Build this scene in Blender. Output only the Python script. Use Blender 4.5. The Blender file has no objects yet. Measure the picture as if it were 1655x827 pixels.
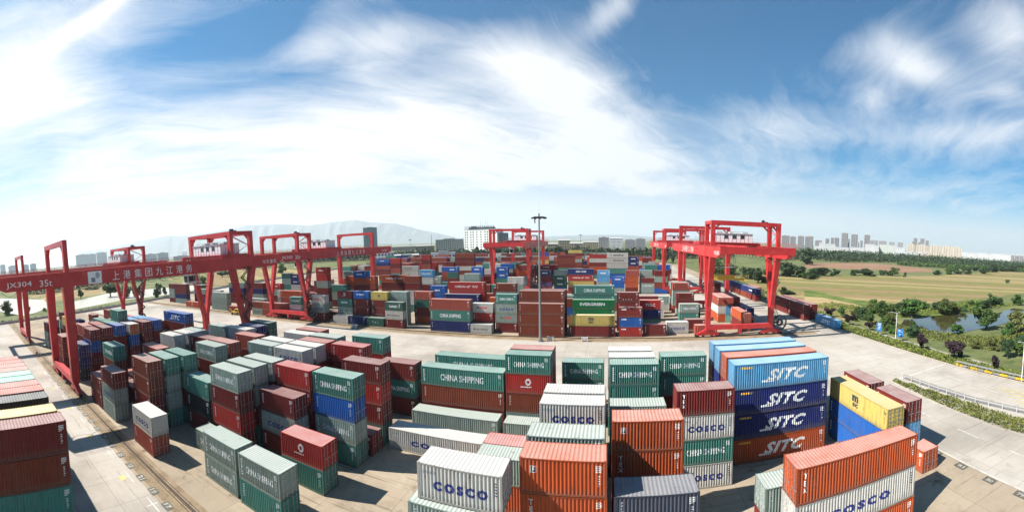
import bpy, bmesh, math, random
from mathutils import Vector, Matrix
R = math.radians
rng = random.Random(7)
scene = bpy.context.scene
col = scene.collection

# ------------------------------------------------------------------ camera
cam = bpy.data.cameras.new('camera')
cam_ob = bpy.data.objects.new('camera', cam); col.objects.link(cam_ob)
PITCH, ROLL, YAW, CAM_H = 0.0887586, -0.0175992, -0.2384524, 25.2057
FX, FY, CU, CV = 659.077, 668.199, 827.003, 446.901        # cylinder scale in photo pixels
fwd = Vector((math.sin(YAW)*math.cos(PITCH), math.cos(YAW)*math.cos(PITCH), -math.sin(PITCH)))
rt = Vector((math.cos(YAW), -math.sin(YAW), 0)); up = rt.cross(fwd)
rt2 = rt*math.cos(ROLL)+up*math.sin(ROLL); up2 = up*math.cos(ROLL)-rt*math.sin(ROLL)
m = Matrix((rt2, up2, -fwd)).transposed().to_4x4(); m.translation = (0, 0, CAM_H)
cam_ob.matrix_world = m
cam.type = 'PANO'
cam.panorama_type = 'CENTRAL_CYLINDRICAL'
cam.central_cylindrical_range_u_min = -CU/FX
cam.central_cylindrical_range_u_max = (1655-CU)/FX
cam.central_cylindrical_range_v_min = -(827-CV)/FY
cam.central_cylindrical_range_v_max = CV/FY
cam.central_cylindrical_radius = 1.0
cam.clip_start = 0.1; cam.clip_end = 60000
scene.camera = cam_ob
scene.render.engine = 'CYCLES'
scene.cycles.use_denoising = True
scene.cycles.max_bounces = 6
scene.cycles.diffuse_bounces = 3
scene.cycles.volume_bounces = 1
scene.view_settings.view_transform = 'Standard'
scene.view_settings.look = 'None'
scene.view_settings.exposure = 1.15
scene.view_settings.gamma = 1.0
scene.view_settings.use_curve_mapping = False

# ------------------------------------------------------------------ sun and sky
TO_SUN = Vector((-5.216, -1.665, 5.18)).normalized()
SUN_EL = math.asin(TO_SUN.z); SUN_AZ = math.atan2(TO_SUN.x, TO_SUN.y)
sun = bpy.data.lights.new('sun', 'SUN'); sun.energy = 5.0; sun.angle = R(0.5); sun.color = (1.0, 0.95, 0.87)
sun_ob = bpy.data.objects.new('sun', sun); col.objects.link(sun_ob)
sun_ob.rotation_euler = TO_SUN.to_track_quat('Z', 'Y').to_euler()
sun_ob.location = TO_SUN*200

world = bpy.data.worlds.new('World'); scene.world = world; world.use_nodes = True
nt = world.node_tree; nt.nodes.clear()
class NG:
    """small helper that writes math node chains"""
    def __init__(s, nt): s.nt = nt
    def n(s, typ, **kw):
        nd = s.nt.nodes.new(typ)
        for k, v in kw.items(): setattr(nd, k, v)
        return nd
    def put(s, sock, v):
        if hasattr(v, 'is_output') or isinstance(v, bpy.types.NodeSocket): s.nt.links.new(v, sock)
        else: sock.default_value = v
    def m(s, op, a, b=None, c=None, clamp=False):
        nd = s.n('ShaderNodeMath', operation=op, use_clamp=clamp)
        s.put(nd.inputs[0], a)
        if b is not None: s.put(nd.inputs[1], b)
        if c is not None: s.put(nd.inputs[2], c)
        return nd.outputs[0]
    def mix(s, f, a, b, blend='MIX'):
        nd = s.n('ShaderNodeMix', data_type='RGBA', blend_type=blend)
        s.put(nd.inputs[0], f)
        for i, v in ((6, a), (7, b)):
            s.put(nd.inputs[i], v if not isinstance(v, tuple) or len(v) == 4 else (*v, 1))
        return nd.outputs[2]
    def noise(s, vec, scale, detail=4, rough=.55, dist=0.0, dim='3D'):
        nd = s.n('ShaderNodeTexNoise', noise_dimensions=dim)
        if vec is not None: s.put(nd.inputs['Vector'], vec)
        nd.inputs['Scale'].default_value = scale; nd.inputs['Detail'].default_value = detail
        nd.inputs['Roughness'].default_value = rough; nd.inputs['Distortion'].default_value = dist
        return nd.outputs[0]
    def ramp(s, f, lo, hi, a=0.0, b=1.0, smooth=True):
        nd = s.n('ShaderNodeMapRange', interpolation_type='SMOOTHSTEP' if smooth else 'LINEAR', clamp=True)
        s.put(nd.inputs[0], f)
        for i, v in enumerate((lo, hi, a, b)): s.put(nd.inputs[i+1], v)
        return nd.outputs[0]
    def comb(s, x, y, z=0.0):
        nd = s.n('ShaderNodeCombineXYZ')
        for i, v in enumerate((x, y, z)): s.put(nd.inputs[i], v)
        return nd.outputs[0]
    def sep(s, v):
        nd = s.n('ShaderNodeSeparateXYZ'); s.put(nd.inputs[0], v); return nd.outputs
    def vscale(s, v, sc):
        nd = s.n('ShaderNodeVectorMath', operation='MULTIPLY'); s.put(nd.inputs[0], v); nd.inputs[1].default_value = sc; return nd.outputs[0]
    def vadd(s, v, w):
        nd = s.n('ShaderNodeVectorMath', operation='ADD'); s.put(nd.inputs[0], v); s.put(nd.inputs[1], w); return nd.outputs[0]
g = NG(nt)
sky = g.n('ShaderNodeTexSky', sky_type='NISHITA', sun_disc=False)
sky.sun_elevation = SUN_EL; sky.sun_rotation = SUN_AZ
sky.altitude = 0; sky.air_density = 1.0; sky.dust_density = 0.6; sky.ozone_density = 2.5
tc = g.n('ShaderNodeTexCoord'); D = tc.outputs['Generated']
dx, dy, dz = g.sep(D)
az = g.m('ARCTAN2', dx, dy)                                  # radians east of +Y
el = g.m('ARCSINE', dz)
# cirrus are thin sheets about 8 km up: look them up on a flat layer above the yard
den = g.m('ADD', g.m('MAXIMUM', dz, 0.0), 0.10)
cx = g.m('DIVIDE', dx, den); cy = g.m('DIVIDE', dy, den)
lay = g.comb(cx, cy, 0.0)
warp = g.n('ShaderNodeTexNoise'); g.put(warp.inputs['Vector'], lay); warp.inputs['Scale'].default_value = 0.55; warp.inputs['Detail'].default_value = 3
wv = g.vscale(warp.outputs[1], (1.0, 1.0, 0))
layw = g.vadd(lay, wv)
n_big = g.noise(layw, 0.42, 5, .55)
n_mid = g.noise(layw, 1.1, 8, .62, .4)
# streaks: stretched along the wind
rot = g.n('ShaderNodeVectorRotate', rotation_type='Z_AXIS'); g.put(rot.inputs[0], layw); rot.inputs[3].default_value = R(28)
n_str = g.noise(g.vscale(rot.outputs[0], (2.6, .45, 1)), 1.0, 9, .66, .5)
fib = g.m('ADD', g.m('MULTIPLY', n_str, .55), g.m('MULTIPLY', n_mid, .45))
bias = 0.0
def blob(u, v, ru, rv, amp, tilt=0.0):
    """cloud bank centred on an azimuth/elevation (degrees), amp is how much it thickens the sheet"""
    global bias
    a0, e0, ra, re = R(u), R(v), R(ru), R(rv)
    da = g.m('SUBTRACT', az, a0); de = g.m('SUBTRACT', el, e0)
    c, s = math.cos(R(tilt)), math.sin(R(tilt))
    p = g.m('DIVIDE', g.m('ADD', g.m('MULTIPLY', da, c), g.m('MULTIPLY', de, s)), ra)
    q = g.m('DIVIDE', g.m('SUBTRACT', g.m('MULTIPLY', de, c), g.m('MULTIPLY', da, s)), re)
    d = g.m('ADD', g.m('MULTIPLY', p, p), g.m('MULTIPLY', q, q))
    e = g.m('MULTIPLY', g.m('EXPONENT', g.m('MULTIPLY', d, -1.0)), amp)
    bias = g.m('ADD', bias, e)
blob(-81.4, 24.5, 19.1, 7.1, 0.95, 15)
blob(-55.3, 18.0, 19.1, 5.0, 0.55, 0)
blob(-36.0, 13.7, 19.1, 4.5, 0.50, 10)
blob(-24.9, 16.2, 13.9, 5.1, 0.60, -20)
blob(-10.4, 21.3, 13.9, 3.4, 0.75, -18)
blob(-38.6, 26.6, 3.0, 6.2, 0.65, -65)
blob(-30.3, 25.5, 3.9, 6.3, 0.60, -70)
blob(-2.1, 15.1, 15.6, 4.8, 0.70, -35)
blob(37.1, 25.1, 5.2, 2.8, 0.80, 0)
blob(42.3, 22.8, 4.3, 1.9, 0.85, 0)
blob(36.0, 19.4, 3.1, 1.7, 0.70, 0)
blob(53.7, 27.9, 5.2, 3.3, 0.80, 0)
blob(-0.0, 27.4, 1.6, 4.7, 0.70, -60)
blob(22.5, 14.5, 12.2, 3.1, 0.60, 0)
blob(48.8, 15.9, 12.2, 1.7, 0.60, 5)
blob(54.4, 21.2, 4.3, 1.5, 0.45, 0)
blob(-72.3, 29.0, 20.9, 0.9, 0.60, 22)
blob(27.0, 7.9, 34.8, 3.8, 0.50, 0)
blob(-67.3, 8.6, 43.5, 5.0, 0.70, 0)
blob(-20.9, 8.3, 26.1, 3.8, 0.50, 0)
blob(-7.2, 11.3, 19.1, 4.1, 0.35, -15)
blob(-62.4, 15.4, 26.1, 3.2, 0.30, 0)
blob(-41.9, 27.4, 28.7, 1.9, -0.45, 4)
blob(-47.4, 21.8, 26.1, 1.2, -0.25, 5)
blob(-78.7, 16.4, 13.9, 1.7, -0.25, 0)
blob(-35.7, 19.6, 10.4, 1.7, -0.30, -10)
blob(12.1, 22.4, 14.8, 8.1, -0.45, -20)
blob(26.1, 27.4, 13.9, 3.4, -0.40, 0)
blob(-18.6, 28.2, 10.4, 2.7, -0.40, 0)
blob(5.6, 8.9, 10.4, 1.5, -0.20, 0)
fine = g.noise(g.vscale(rot.outputs[0], (5.5, 2.0, 1)), 1.0, 8, .7, .8)
fibc = g.m('MULTIPLY', g.m('SUBTRACT', g.m('ADD', g.m('MULTIPLY', fib, .68), g.m('MULTIPLY', fine, .32)), .5), 2.7)
cover = g.m('ADD', g.m('ADD', g.m('ADD', fibc, .62), g.m('MULTIPLY', g.m('SUBTRACT', n_big, .5), 1.3)), g.m('MULTIPLY', bias, 1.0))
mask = g.m('POWER', g.ramp(cover, 0.46, 1.62, smooth=False), 1.15)
# thick bright veil low over the horizon, thinner to the right
veil_h = g.ramp(az, R(-70), R(45), R(21), R(9), smooth=False)
veil = g.ramp(g.m('DIVIDE', el, veil_h), 0.05, 1.05, 1.0, 0.0)
veil = g.m('MULTIPLY', veil, g.m('ADD', .75, g.m('MULTIPLY', fib, .55)), clamp=True)
mask = g.m('MAXIMUM', mask, veil)
# only the north half is veiled, the sky behind the camera is clear
front = g.ramp(dy, -0.25, 0.12)
lowup = g.ramp(el, R(38), R(60), 1.0, 0.0)
mask = g.m('MULTIPLY', g.m('MULTIPLY', mask, front), lowup)
cl_col = g.mix(g.ramp(az, R(-60), R(40)), (.48, .48, .487), (.42, .44, .47))
bg_sky = g.n('ShaderNodeBackground'); bg_sky.inputs[1].default_value = 0.05
tint = g.mix(1.0, sky.outputs[0], (.0, .72, 1.06), 'MULTIPLY')
g.put(bg_sky.inputs[0], tint)
bg_cl = g.n('ShaderNodeBackground'); bg_cl.inputs[1].default_value = 1.0; g.put(bg_cl.inputs[0], cl_col)
mixs = g.n('ShaderNodeMixShader'); g.put(mixs.inputs[0], mask)
nt.links.new(bg_sky.outputs[0], mixs.inputs[1]); nt.links.new(bg_cl.outputs[0], mixs.inputs[2])
wout = g.n('ShaderNodeOutputWorld'); nt.links.new(mixs.outputs[0], wout.inputs['Surface'])

# ------------------------------------------------------------------ mesh helpers
class MB:
    """collects quads, boxes and bars and links them as one mesh object"""
    def __init__(s): s.v = []; s.f = []; s.mi = []
    def quad(s, a, b, c, d, mi=0):
        n = len(s.v); s.v += [tuple(a), tuple(b), tuple(c), tuple(d)]; s.f.append((n, n+1, n+2, n+3)); s.mi.append(mi)
    def poly(s, pts, mi=0):
        n = len(s.v); s.v += [tuple(p) for p in pts]; s.f.append(tuple(range(n, n+len(pts)))); s.mi.append(mi)
    def hexa(s, p, mi=0):
        n = len(s.v); s.v += [tuple(q) for q in p]
        for f in ((0, 3, 2, 1), (4, 5, 6, 7), (0, 1, 5, 4), (1, 2, 6, 5), (2, 3, 7, 6), (3, 0, 4, 7)):
            s.f.append(tuple(n+i for i in f)); s.mi.append(mi)
    def box(s, x0, x1, y0, y1, z0, z1, mi=0):
        s.hexa([(x0, y0, z0), (x1, y0, z0), (x1, y1, z0), (x0, y1, z0), (x0, y0, z1), (x1, y0, z1), (x1, y1, z1), (x0, y1, z1)], mi)
    def bar(s, p, q, w, h, w2=None, h2=None, mi=0, side=None):
        """box beam from p to q, w wide (sideways) and h deep"""
        p, q = Vector(p), Vector(q); d = (q-p).normalized()
        ref = Vector((0, 0, 1)) if abs(d.z) < .9 else Vector((0, 1, 0))
        sd = d.cross(ref).normalized() if side is None else Vector(side).normalized()
        u = sd.cross(d).normalized(); w2 = w if w2 is None else w2; h2 = h if h2 is None else h2
        pts = []
        for c, ww, hh in ((p, w, h), (q, w2, h2)):
            pts += [c-sd*ww/2-u*hh/2, c+sd*ww/2-u*hh/2, c+sd*ww/2+u*hh/2, c-sd*ww/2+u*hh/2]
        s.hexa(pts, mi)
    def cyl(s, p, q, r, r2=None, n=10, mi=0, caps=True):
        p, q = Vector(p), Vector(q); d = (q-p).normalized()
        a = d.orthogonal().normalized(); b = d.cross(a); r2 = r if r2 is None else r2
        k = len(s.v)
        for c, rr in ((p, r), (q, r2)):
            for i in range(n):
                t = 2*math.pi*i/n; s.v.append(tuple(c+a*math.cos(t)*rr+b*math.sin(t)*rr))
        for i in range(n):
            j = (i+1) % n; s.f.append((k+i, k+j, k+n+j, k+n+i)); s.mi.append(mi)
        if caps:
            s.f.append(tuple(k+i for i in reversed(range(n)))); s.mi.append(mi)
            s.f.append(tuple(k+n+i for i in range(n))); s.mi.append(mi)
    def ring(s, c, axis, r0, r1, w, n=24, mi=0):
        c = Vector(c); d = Vector(axis).normalized(); a = d.orthogonal().normalized(); b = d.cross(a)
        def P(r, t, o): return c+a*math.cos(t)*r+b*math.sin(t)*r+d*o
        for i in range(n):
            t, u = 2*math.pi*i/n, 2*math.pi*(i+1)/n
            s.hexa([P(r0, t, -w/2), P(r1, t, -w/2), P(r1, u, -w/2), P(r0, u, -w/2), P(r0, t, w/2), P(r1, t, w/2), P(r1, u, w/2), P(r0, u, w/2)], mi)
    def mesh(s, name):
        me = bpy.data.meshes.new(name); me.from_pydata(s.v, [], s.f)
        if any(s.mi): me.polygons.foreach_set('material_index', s.mi)
        me.update(); return me
    def build(s, name, mats=None, parent=None, loc=None):
        me = s.mesh(name)
        for mt in (mats if isinstance(mats, (list, tuple)) else [mats]): me.materials.append(mt)
        return link(name, me, parent, loc)
def link(name, me, parent=None, loc=None):
    o = bpy.data.objects.new(name, me); col.objects.link(o)
    if parent is not None: o.parent = parent
    if loc is not None: o.location = loc
    return o
def thing(name, label, cat, loc=(0, 0, 0), rz=0.0, group=None):
    o = bpy.data.objects.new(name, None); col.objects.link(o); o.empty_display_size = .5
    o.location = loc; o.rotation_euler = (0, 0, rz); o['label'] = label; o['category'] = cat
    if group: o['group'] = group
    return o
def tag(o, label, cat, group=None):
    o['label'] = label; o['category'] = cat
    if group: o['group'] = group
    return o
def struct(o, kind='structure'):
    o['kind'] = kind; return o
def copy_tree(o, parent=None):
    c = o.copy(); col.objects.link(c); c.parent = parent
    for ch in list(o.children): copy_tree(ch, c)
    return c

# ------------------------------------------------------------------ materials
def new_mat(name):
    mt = bpy.data.materials.new(name); mt.use_nodes = True; n = mt.node_tree; n.nodes.clear()
    G = NG(n); out = G.n('ShaderNodeOutputMaterial'); bs = G.n('ShaderNodeBsdfPrincipled')
    n.links.new(bs.outputs[0], out.inputs['Surface'])
    return mt, G, bs
def simple(name, c, rough=.6, metal=0.0, var=.12, scale=3.0, coord='Object', spec=.5):
    mt, G, bs = new_mat(name)
    t = G.n('ShaderNodeTexCoord').outputs[coord]
    f = G.noise(t, scale, 4, .6)
    lo = tuple(x*(1-var) for x in c); hi = tuple(min(1, x*(1+var)) for x in c)
    G.put(bs.inputs['Base Color'], G.mix(G.ramp(f, .3, .7), lo, hi))
    bs.inputs['Roughness'].default_value = rough; bs.inputs['Metallic'].default_value = metal
    bs.inputs['Specular IOR Level'].default_value = spec
    return mt
DUST = (.44, .42, .39)
def paint(name, c, part):
    """weathered container paint: fading blotches, rust at random, streaks running down the walls, dust on the roofs"""
    mt, G, bs = new_mat(name)
    tcn = G.n('ShaderNodeTexCoord'); oi = G.n('ShaderNodeObjectInfo')
    off = G.m('MULTIPLY', oi.outputs['Random'], 97.0)
    p = G.vadd(tcn.outputs['Object'], G.comb(off, off, off))
    big = G.noise(p, .45, 5, .6); fine = G.noise(p, 5.0, 5, .7)
    streak = G.noise(G.vscale(p, (5.0, 5.0, .35)), 1.0, 4, .6)
    rust_n = G.noise(p, 1.3, 8, .72)
    tone = G.m('ADD', G.m('MULTIPLY', oi.outputs['Random'], .34), .83)
    base = G.mix(1.0, (*c, 1), G.comb(tone, tone, tone), 'MULTIPLY')
    lum = .3*c[0]+.6*c[1]+.1*c[2]
    faded = tuple(x*.82+lum*.15+.012 for x in c)
    base = G.mix(G.ramp(big, .42, .75, 0, .6), base, faded)
    if part == 'roof':
        d = tuple(DUST[i]*.60+c[i]*.52 for i in range(3))
        dust = G.m('MULTIPLY', G.ramp(G.m('ADD', G.m('MULTIPLY', big, .6), G.m('MULTIPLY', fine, .4)), .28, .62, .5, .95), G.m('ADD', G.m('MULTIPLY', G.m('FRACT', G.m('MULTIPLY', oi.outputs['Random'], 7.3)), .35), .65))
        base = G.mix(dust, base, d)
        base = G.mix(G.ramp(rust_n, .60, .72, 0, .75), base, (.17, .085, .05))
        blk = G.noise(G.vscale(p, (.35, 2.2, 1)), 1.4, 5, .65)
        base = G.mix(G.ramp(blk, .66, .74, 0, .55), base, (.07, .065, .06))
    else:
        base = G.mix(G.ramp(streak, .47, .70, 0, .55), base, tuple(x*.42+.012 for x in c))
        run = G.noise(G.vscale(p, (7.0, 7.0, .55)), 1.0, 5, .68)
        base = G.mix(G.ramp(G.m('ADD', G.m('MULTIPLY', rust_n, .55), G.m('MULTIPLY', run, .45)), .545, .66, 0, .75 if part == 'wall' else .9), base, (.125, .062, .034))
        zz = G.sep(tcn.outputs['Object'])[2]
        base = G.mix(G.m('MULTIPLY', G.ramp(zz, .05, .75, .5, 0), G.ramp(fine, .3, .6)), base, (.13, .11, .085))
        scuff = G.noise(G.vscale(p, (.5, .5, 3.0)), 1.6, 5, .7)
        base = G.mix(G.ramp(scuff, .66, .74, 0, .45), base, tuple(x*.6+lum*.2+.09 for x in c))
        base = G.mix(G.ramp(fine, .64, .85, 0, .14), base, DUST)
    G.put(bs.inputs['Base Color'], base)
    G.put(bs.inputs['Roughness'], G.ramp(fine, .2, .8, .5, .75))
    bs.inputs['Specular IOR Level'].default_value = .22
    return mt
ALB = .78
PAL = {'M': (.20, .026, .022), 'R': (.44, .034, .026), 'B': (.25, .052, .024), 'O': (.52, .095, .028), 'S': (.40, .085, .055),
       'G': (.072, .250, .200), 'D': (.045, .135, .10), 'E': (.012, .200, .065), 'W': (.60, .575, .525), 'A': (.31, .385, .335),
       'Z': (.075, .085, .120), 'Y': (.62, .47, .13), 'N': (.016, .028, .140), 'U': (.018, .120, .440), 'L': (.110, .360, .620),
       'K': (.022, .025, .032), 'P': (.120, .060, .160), 'Q': (.62, .60, .56), 'F': (.22, .52, .40)}
MATS = {}
def pm(c, part):
    k = (c, part)
    if k not in MATS:
        cc = tuple(x*ALB for x in PAL[c])
        if part == 'frame': cc = tuple(x*.8 for x in cc)
        if part == 'door' and c == 'Q': cc = (.52, .15, .03)
        MATS[k] = paint('paint_%s_%s' % (part, c.lower()), cc, 'roof' if part == 'roof' else 'wall' if part in ('wall', 'door') else 'frame')
    return MATS[k]
def letter(name, c): return simple(name, c, .6, 0, .18, 9.0)
LET = {'w': letter('white_lettering', (.72, .72, .70)), 'b': letter('blue_lettering', (.02, .035, .20)), 'k': letter('dark_lettering', (.035, .04, .05)),
       'r': letter('red_lettering', (.55, .06, .05)), 'y': letter('yellow_lettering', (.75, .42, .03)), 'g': letter('grey_lettering', (.28, .30, .31))}
M_steel = simple('galvanised_steel', (.36, .36, .36), .45, .6)
M_dark = simple('dark_metal', (.03, .03, .033), .5, .4)
M_rail = simple('rail_steel', (.10, .075, .06), .4, .7)
M_grey = simple('light_grey_paint', (.40, .41, .42), .5)
M_white = simple('white_paint', (.74, .74, .73), .5, 0, .06)
M_glass = simple('dark_glass', (.02, .03, .04), .08, 0, .3, 2.0)
M_yellow = simple('yellow_paint', (.60, .36, .03), .5)
M_blue = simple('sign_blue', (.02, .16, .45), .4)

# ------------------------------------------------------------------ lettering
def text_polys(body, height, spacing=1.0, shear=0.0, bold=0.0, width=None):
    c = bpy.data.curves.new('lettering', 'FONT'); c.body = body; c.size = 1.0; c.space_character = spacing
    c.shear = shear; c.offset = bold; c.resolution_u = 2; c.align_x = 'CENTER'
    o = bpy.data.objects.new('lettering', c); col.objects.link(o)
    dg = bpy.context.evaluated_depsgraph_get(); dg.update()
    me = bpy.data.meshes.new_from_object(o.evaluated_get(dg))
    bpy.data.objects.remove(o); bpy.data.curves.remove(c)
    vs = [v.co for v in me.vertices]
    x0, x1 = min(v.x for v in vs), max(v.x for v in vs); y0, y1 = min(v.y for v in vs), max(v.y for v in vs)
    sy = height/(y1-y0); sx = sy if width is None else width/(x1-x0)
    for v in me.vertices: v.co = ((v.co.x-(x0+x1)/2)*sx, (v.co.y-(y0+y1)/2)*sy, 0)
    return me
L20, L40, WID, HGT = 6.058, 12.192, 2.438, 2.591
DEP = .058; PIT = .278
def corr_pts(a, b, depth=DEP, pitch=PIT):
    """corrugation profile between a and b: list of (position, inward offset)"""
    n = max(1, round((b-a)/pitch)); p = (b-a)/n; out = []
    for i in range(n):
        s = a+i*p
        out += [(s, 0.0), (s+p*.27, 0.0), (s+p*.5, depth), (s+p*.77, depth)]
    out.append((b, 0.0)); return out
def corr_at(pts, x):
    for (x0, d0), (x1, d1) in zip(pts, pts[1:]):
        if x0 <= x <= x1: return d0+(d1-d0)*(x-x0)/max(1e-9, x1-x0)
    return 0.0
def on_wall(me, cx, cz, L, H, name):
    """lay flat lettering onto the corrugated front wall (y = -width/2) so it follows the ribs"""
    pts = corr_pts(-L/2+.17, L/2-.17)
    bm = bmesh.new(); bm.from_mesh(me)
    bmesh.ops.translate(bm, verts=bm.verts, vec=(cx, cz, 0))
    lo = min(v.co.x for v in bm.verts); hi = max(v.co.x for v in bm.verts)
    for x, d in pts:
        if lo < x < hi:
            bmesh.ops.bisect_plane(bm, geom=bm.verts[:]+bm.edges[:]+bm.faces[:], plane_co=(x, 0, 0), plane_no=(1, 0, 0))
    for v in bm.verts:
        x, z = v.co.x, v.co.y
        v.co = (x, -WID/2+.012+corr_at(pts, x)-.004, z)
    out = bpy.data.meshes.new(name); bm.to_mesh(out); bm.free(); return out
def bars_mesh(rects):
    b = MB()
    for x0, x1, z0, z1 in rects: b.quad((x0, z0, 0), (x1, z0, 0), (x1, z1, 0), (x0, z1, 0))
    return b.mesh('lettering')
def bars(x0, z0, cols, rows, w, h, gx, gz, seed):
    r = random.Random(seed); out = []
    for i in range(rows):
        x = x0
        for j in range(cols):
            ww = w*r.uniform(.5, 1.0); out.append((x, x+ww, z0-i*gz-h, z0-i*gz)); x += ww+gx
    return out
def code_v(L, seed):                    # the column of small stencilled codes at the right upper corner
    return bars(L/2-.75, 2.25, 1, 4, .5, .07, .05, .13, seed)+bars(L/2-.62, 1.55, 1, 5, .18, .08, .05, .17, seed+1)
def vertical(body, x, z_top, size, key):
    """letters stacked downwards"""
    return [(ch, key, dict(height=size, bold=.02), x, z_top-i*size*1.35) for i, ch in enumerate(body)]
def mark_spec(mk, L):
    long = L > 7; T = []
    def t(body, key, h, x, z, **k): T.append((body, key, dict(height=h, **k), x, z))
    def b(rects, key): T.append((rects, key, None, 0, 0))
    if mk == 'CS':
        t('CHINA SHIPPING', 'w', .9 if long else .66, 0.1, 1.3, width=6.4 if long else 4.0, bold=.022)
        b(code_v(L, 3)+bars(-L/2+.4, 2.2, 1, 7, .22, .16, .05, .25, 9), 'w')
    elif mk == 'COSCO':
        t('COSCO', 'b', .68, .1, 1.15, width=6.2 if long else 3.9, spacing=1.45, bold=.065)
        b(bars(-L/2+.4, 2.1, 4, 1, .32, .2, .07, .3, 4), 'g'); b(bars(L/2-.5, 2.1, 1, 5, .16, .09, .05, .2, 5), 'k')
    elif mk == 'SITC':
        t('SITC', 'w', 1.25, .6, 1.3, width=5.4, shear=.42, bold=.045, spacing=1.12)
        b([(-2.7, -1.2, .60, .80)], 'w'); b(code_v(L, 8), 'w')
        b(bars(-L/2+.9, 2.3, 5, 1, .28, .2, .08, .3, 14), 'y')
    elif mk == 'MSC':
        t('m', 'k', .8, -.2, 1.7, width=1.35, bold=.05); t('sc', 'k', .5, -.2, .92, width=1.2, bold=.045); b(code_v(L, 1), 'k')
    elif mk == 'EG': t('EVERGREEN', 'w', .8, -.3, 1.4, width=7.2, bold=.045)
    elif mk == 'HS':
        t('HAMBURG', 'w', .62, -2.1, 1.4, width=3.7, bold=.02); t('SUD', 'w', .62, 3.0, 1.4, width=1.8, bold=.02)
        T.append(([(.0, .9, 1.25, 1.35), (.3, 1.3, 1.42, 1.52), (.6, 1.7, 1.58, 1.68), (.2, 1.2, 1.08, 1.16)], 'w', None, 0, 0)); b(code_v(L, 7), 'w')
    elif mk == 'MAE': t('MAERSK', 'k', .8, .8, 1.4, width=6.3, bold=.03); b([(-4.4, -3.3, .95, 1.9)], 'g')
    elif mk == 'CMA': t('CMA CGM', 'w', .7, 0, 1.45, width=4.9, bold=.04)
    elif mk == 'UASC': t('UASC', 'w', .72, -.1, 1.35, width=2.9, bold=.04); b(bars(1.85, 2.2, 1, 5, .3, .2, .05, .27, 21), 'w')
    elif mk == 'TCLC': t('TCLC', 'w', .75, 0, 1.3, width=2.9, bold=.03)
    elif mk == 'TEX':
        T += vertical('TEX', -L/2+.75, 2.0, .38, 'w'); b(code_v(L, 12), 'w')
    elif mk == 'CAI': T += [(ch, 'w', dict(height=.42, bold=.02), -.9+i*.95, 1.45-i*.12) for i, ch in enumerate('CAI')]
    elif mk == 'FLOR': T += vertical('FLO', -L/2+.6, 2.0, .3, 'w'); T += [(ch, 'w', dict(height=.32, bold=.02), -1.3+i*.75, .75) for i, ch in enumerate('RENS')]; b(code_v(L, 2), 'w')
    elif mk == 'HY': t('HYUNDAI', 'k', .5, .3, 1.25, width=3.4, bold=.02); b([(-2.2, -1.7, 1.05, 1.5)], 'k')
    elif mk == 'KL': t('K LINE', 'k', .6, 0, 1.35, width=4.5, bold=.02)
    elif mk == 'EMB':
        pts = [(.35*math.cos(a*.5236), 1.65+.4*math.sin(a*.5236)) for a in range(12)]
        T.append(('ring', 'w', None, 0, 0)); b(bars(-1.0, 1.0, 6, 1, .3, .14, .06, .2, 31), 'w')
    elif mk in ('TXT',): b(bars(-1.5 if not long else -2.6, 1.65, 5 if not long else 7, 1, .62, .5, .1, .6, 40+len(mk)), 'w'); b(code_v(L, 17), 'w')
    elif mk == 'TXB': b(bars(1.6, 1.5, 7, 2, .3, .22, .1, .42, 51), 'w')
    elif mk in ('TXS', 'VT'): b(bars(-L/2+.6, 2.25, 3, 1, .45, .3, .06, .4, 61), 'w'); b(code_v(L, 18), 'w')
    elif mk in ('TXR', 'TEXR'): b(bars(-1.6, 1.6, 6, 1, .5, .45, .1, .55, 71), 'r')
    elif mk == 'DK': b(bars(-1.6, 1.6, 6, 1, .45, .42, .12, .55, 81), 'g')
    elif mk == 'SCR': b(bars(-1.7, 1.8, 2, 1, .35, .5, .15, .5, 91)+bars(-.8, 1.75, 5, 1, .5, .35, .02, .5, 92)+bars(-.5, 1.4, 3, 1, .7, .1, .0, .5, 93), 'w')
    elif mk == 'CRO': b(bars(-1.0, 1.5, 4, 1, .6, .45, .1, .5, 94), 'w'); b([(-2.5, -2.3, 1.9, 2.1), (2.2, 2.4, 1.9, 2.1)], 'w')
    elif mk == 'LOGF': b([(-L/2+.75, -L/2+1.2, 1.55, 2.05)], 'w'); b([(-L/2+.81, -L/2+1.14, 1.61, 1.99)], 'k'); t('F', 'w', .3, -L/2+.98, 1.8, bold=.03); b(code_v(L, 19), 'w')
    elif mk == 'LOGR': b([(-1.7, -1.0, 1.2, 1.32), (-1.7, -1.0, 1.5, 1.62), (-1.2, -1.0, 1.2, 1.6)], 'k'); b(bars(-.6, 1.65, 4, 1, .5, .5, .1, .6, 95), 'r')
    elif mk == 'MS': b([(-.3, .3, 1.0, 1.7)], 'k')
    elif mk == 'V': b(code_v(L, 23), 'w'); b(bars(-L/2+.5, 2.2, 1, 6, .16, .14, .05, .22, 24), 'w')
    return T
LETM = {}
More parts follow.
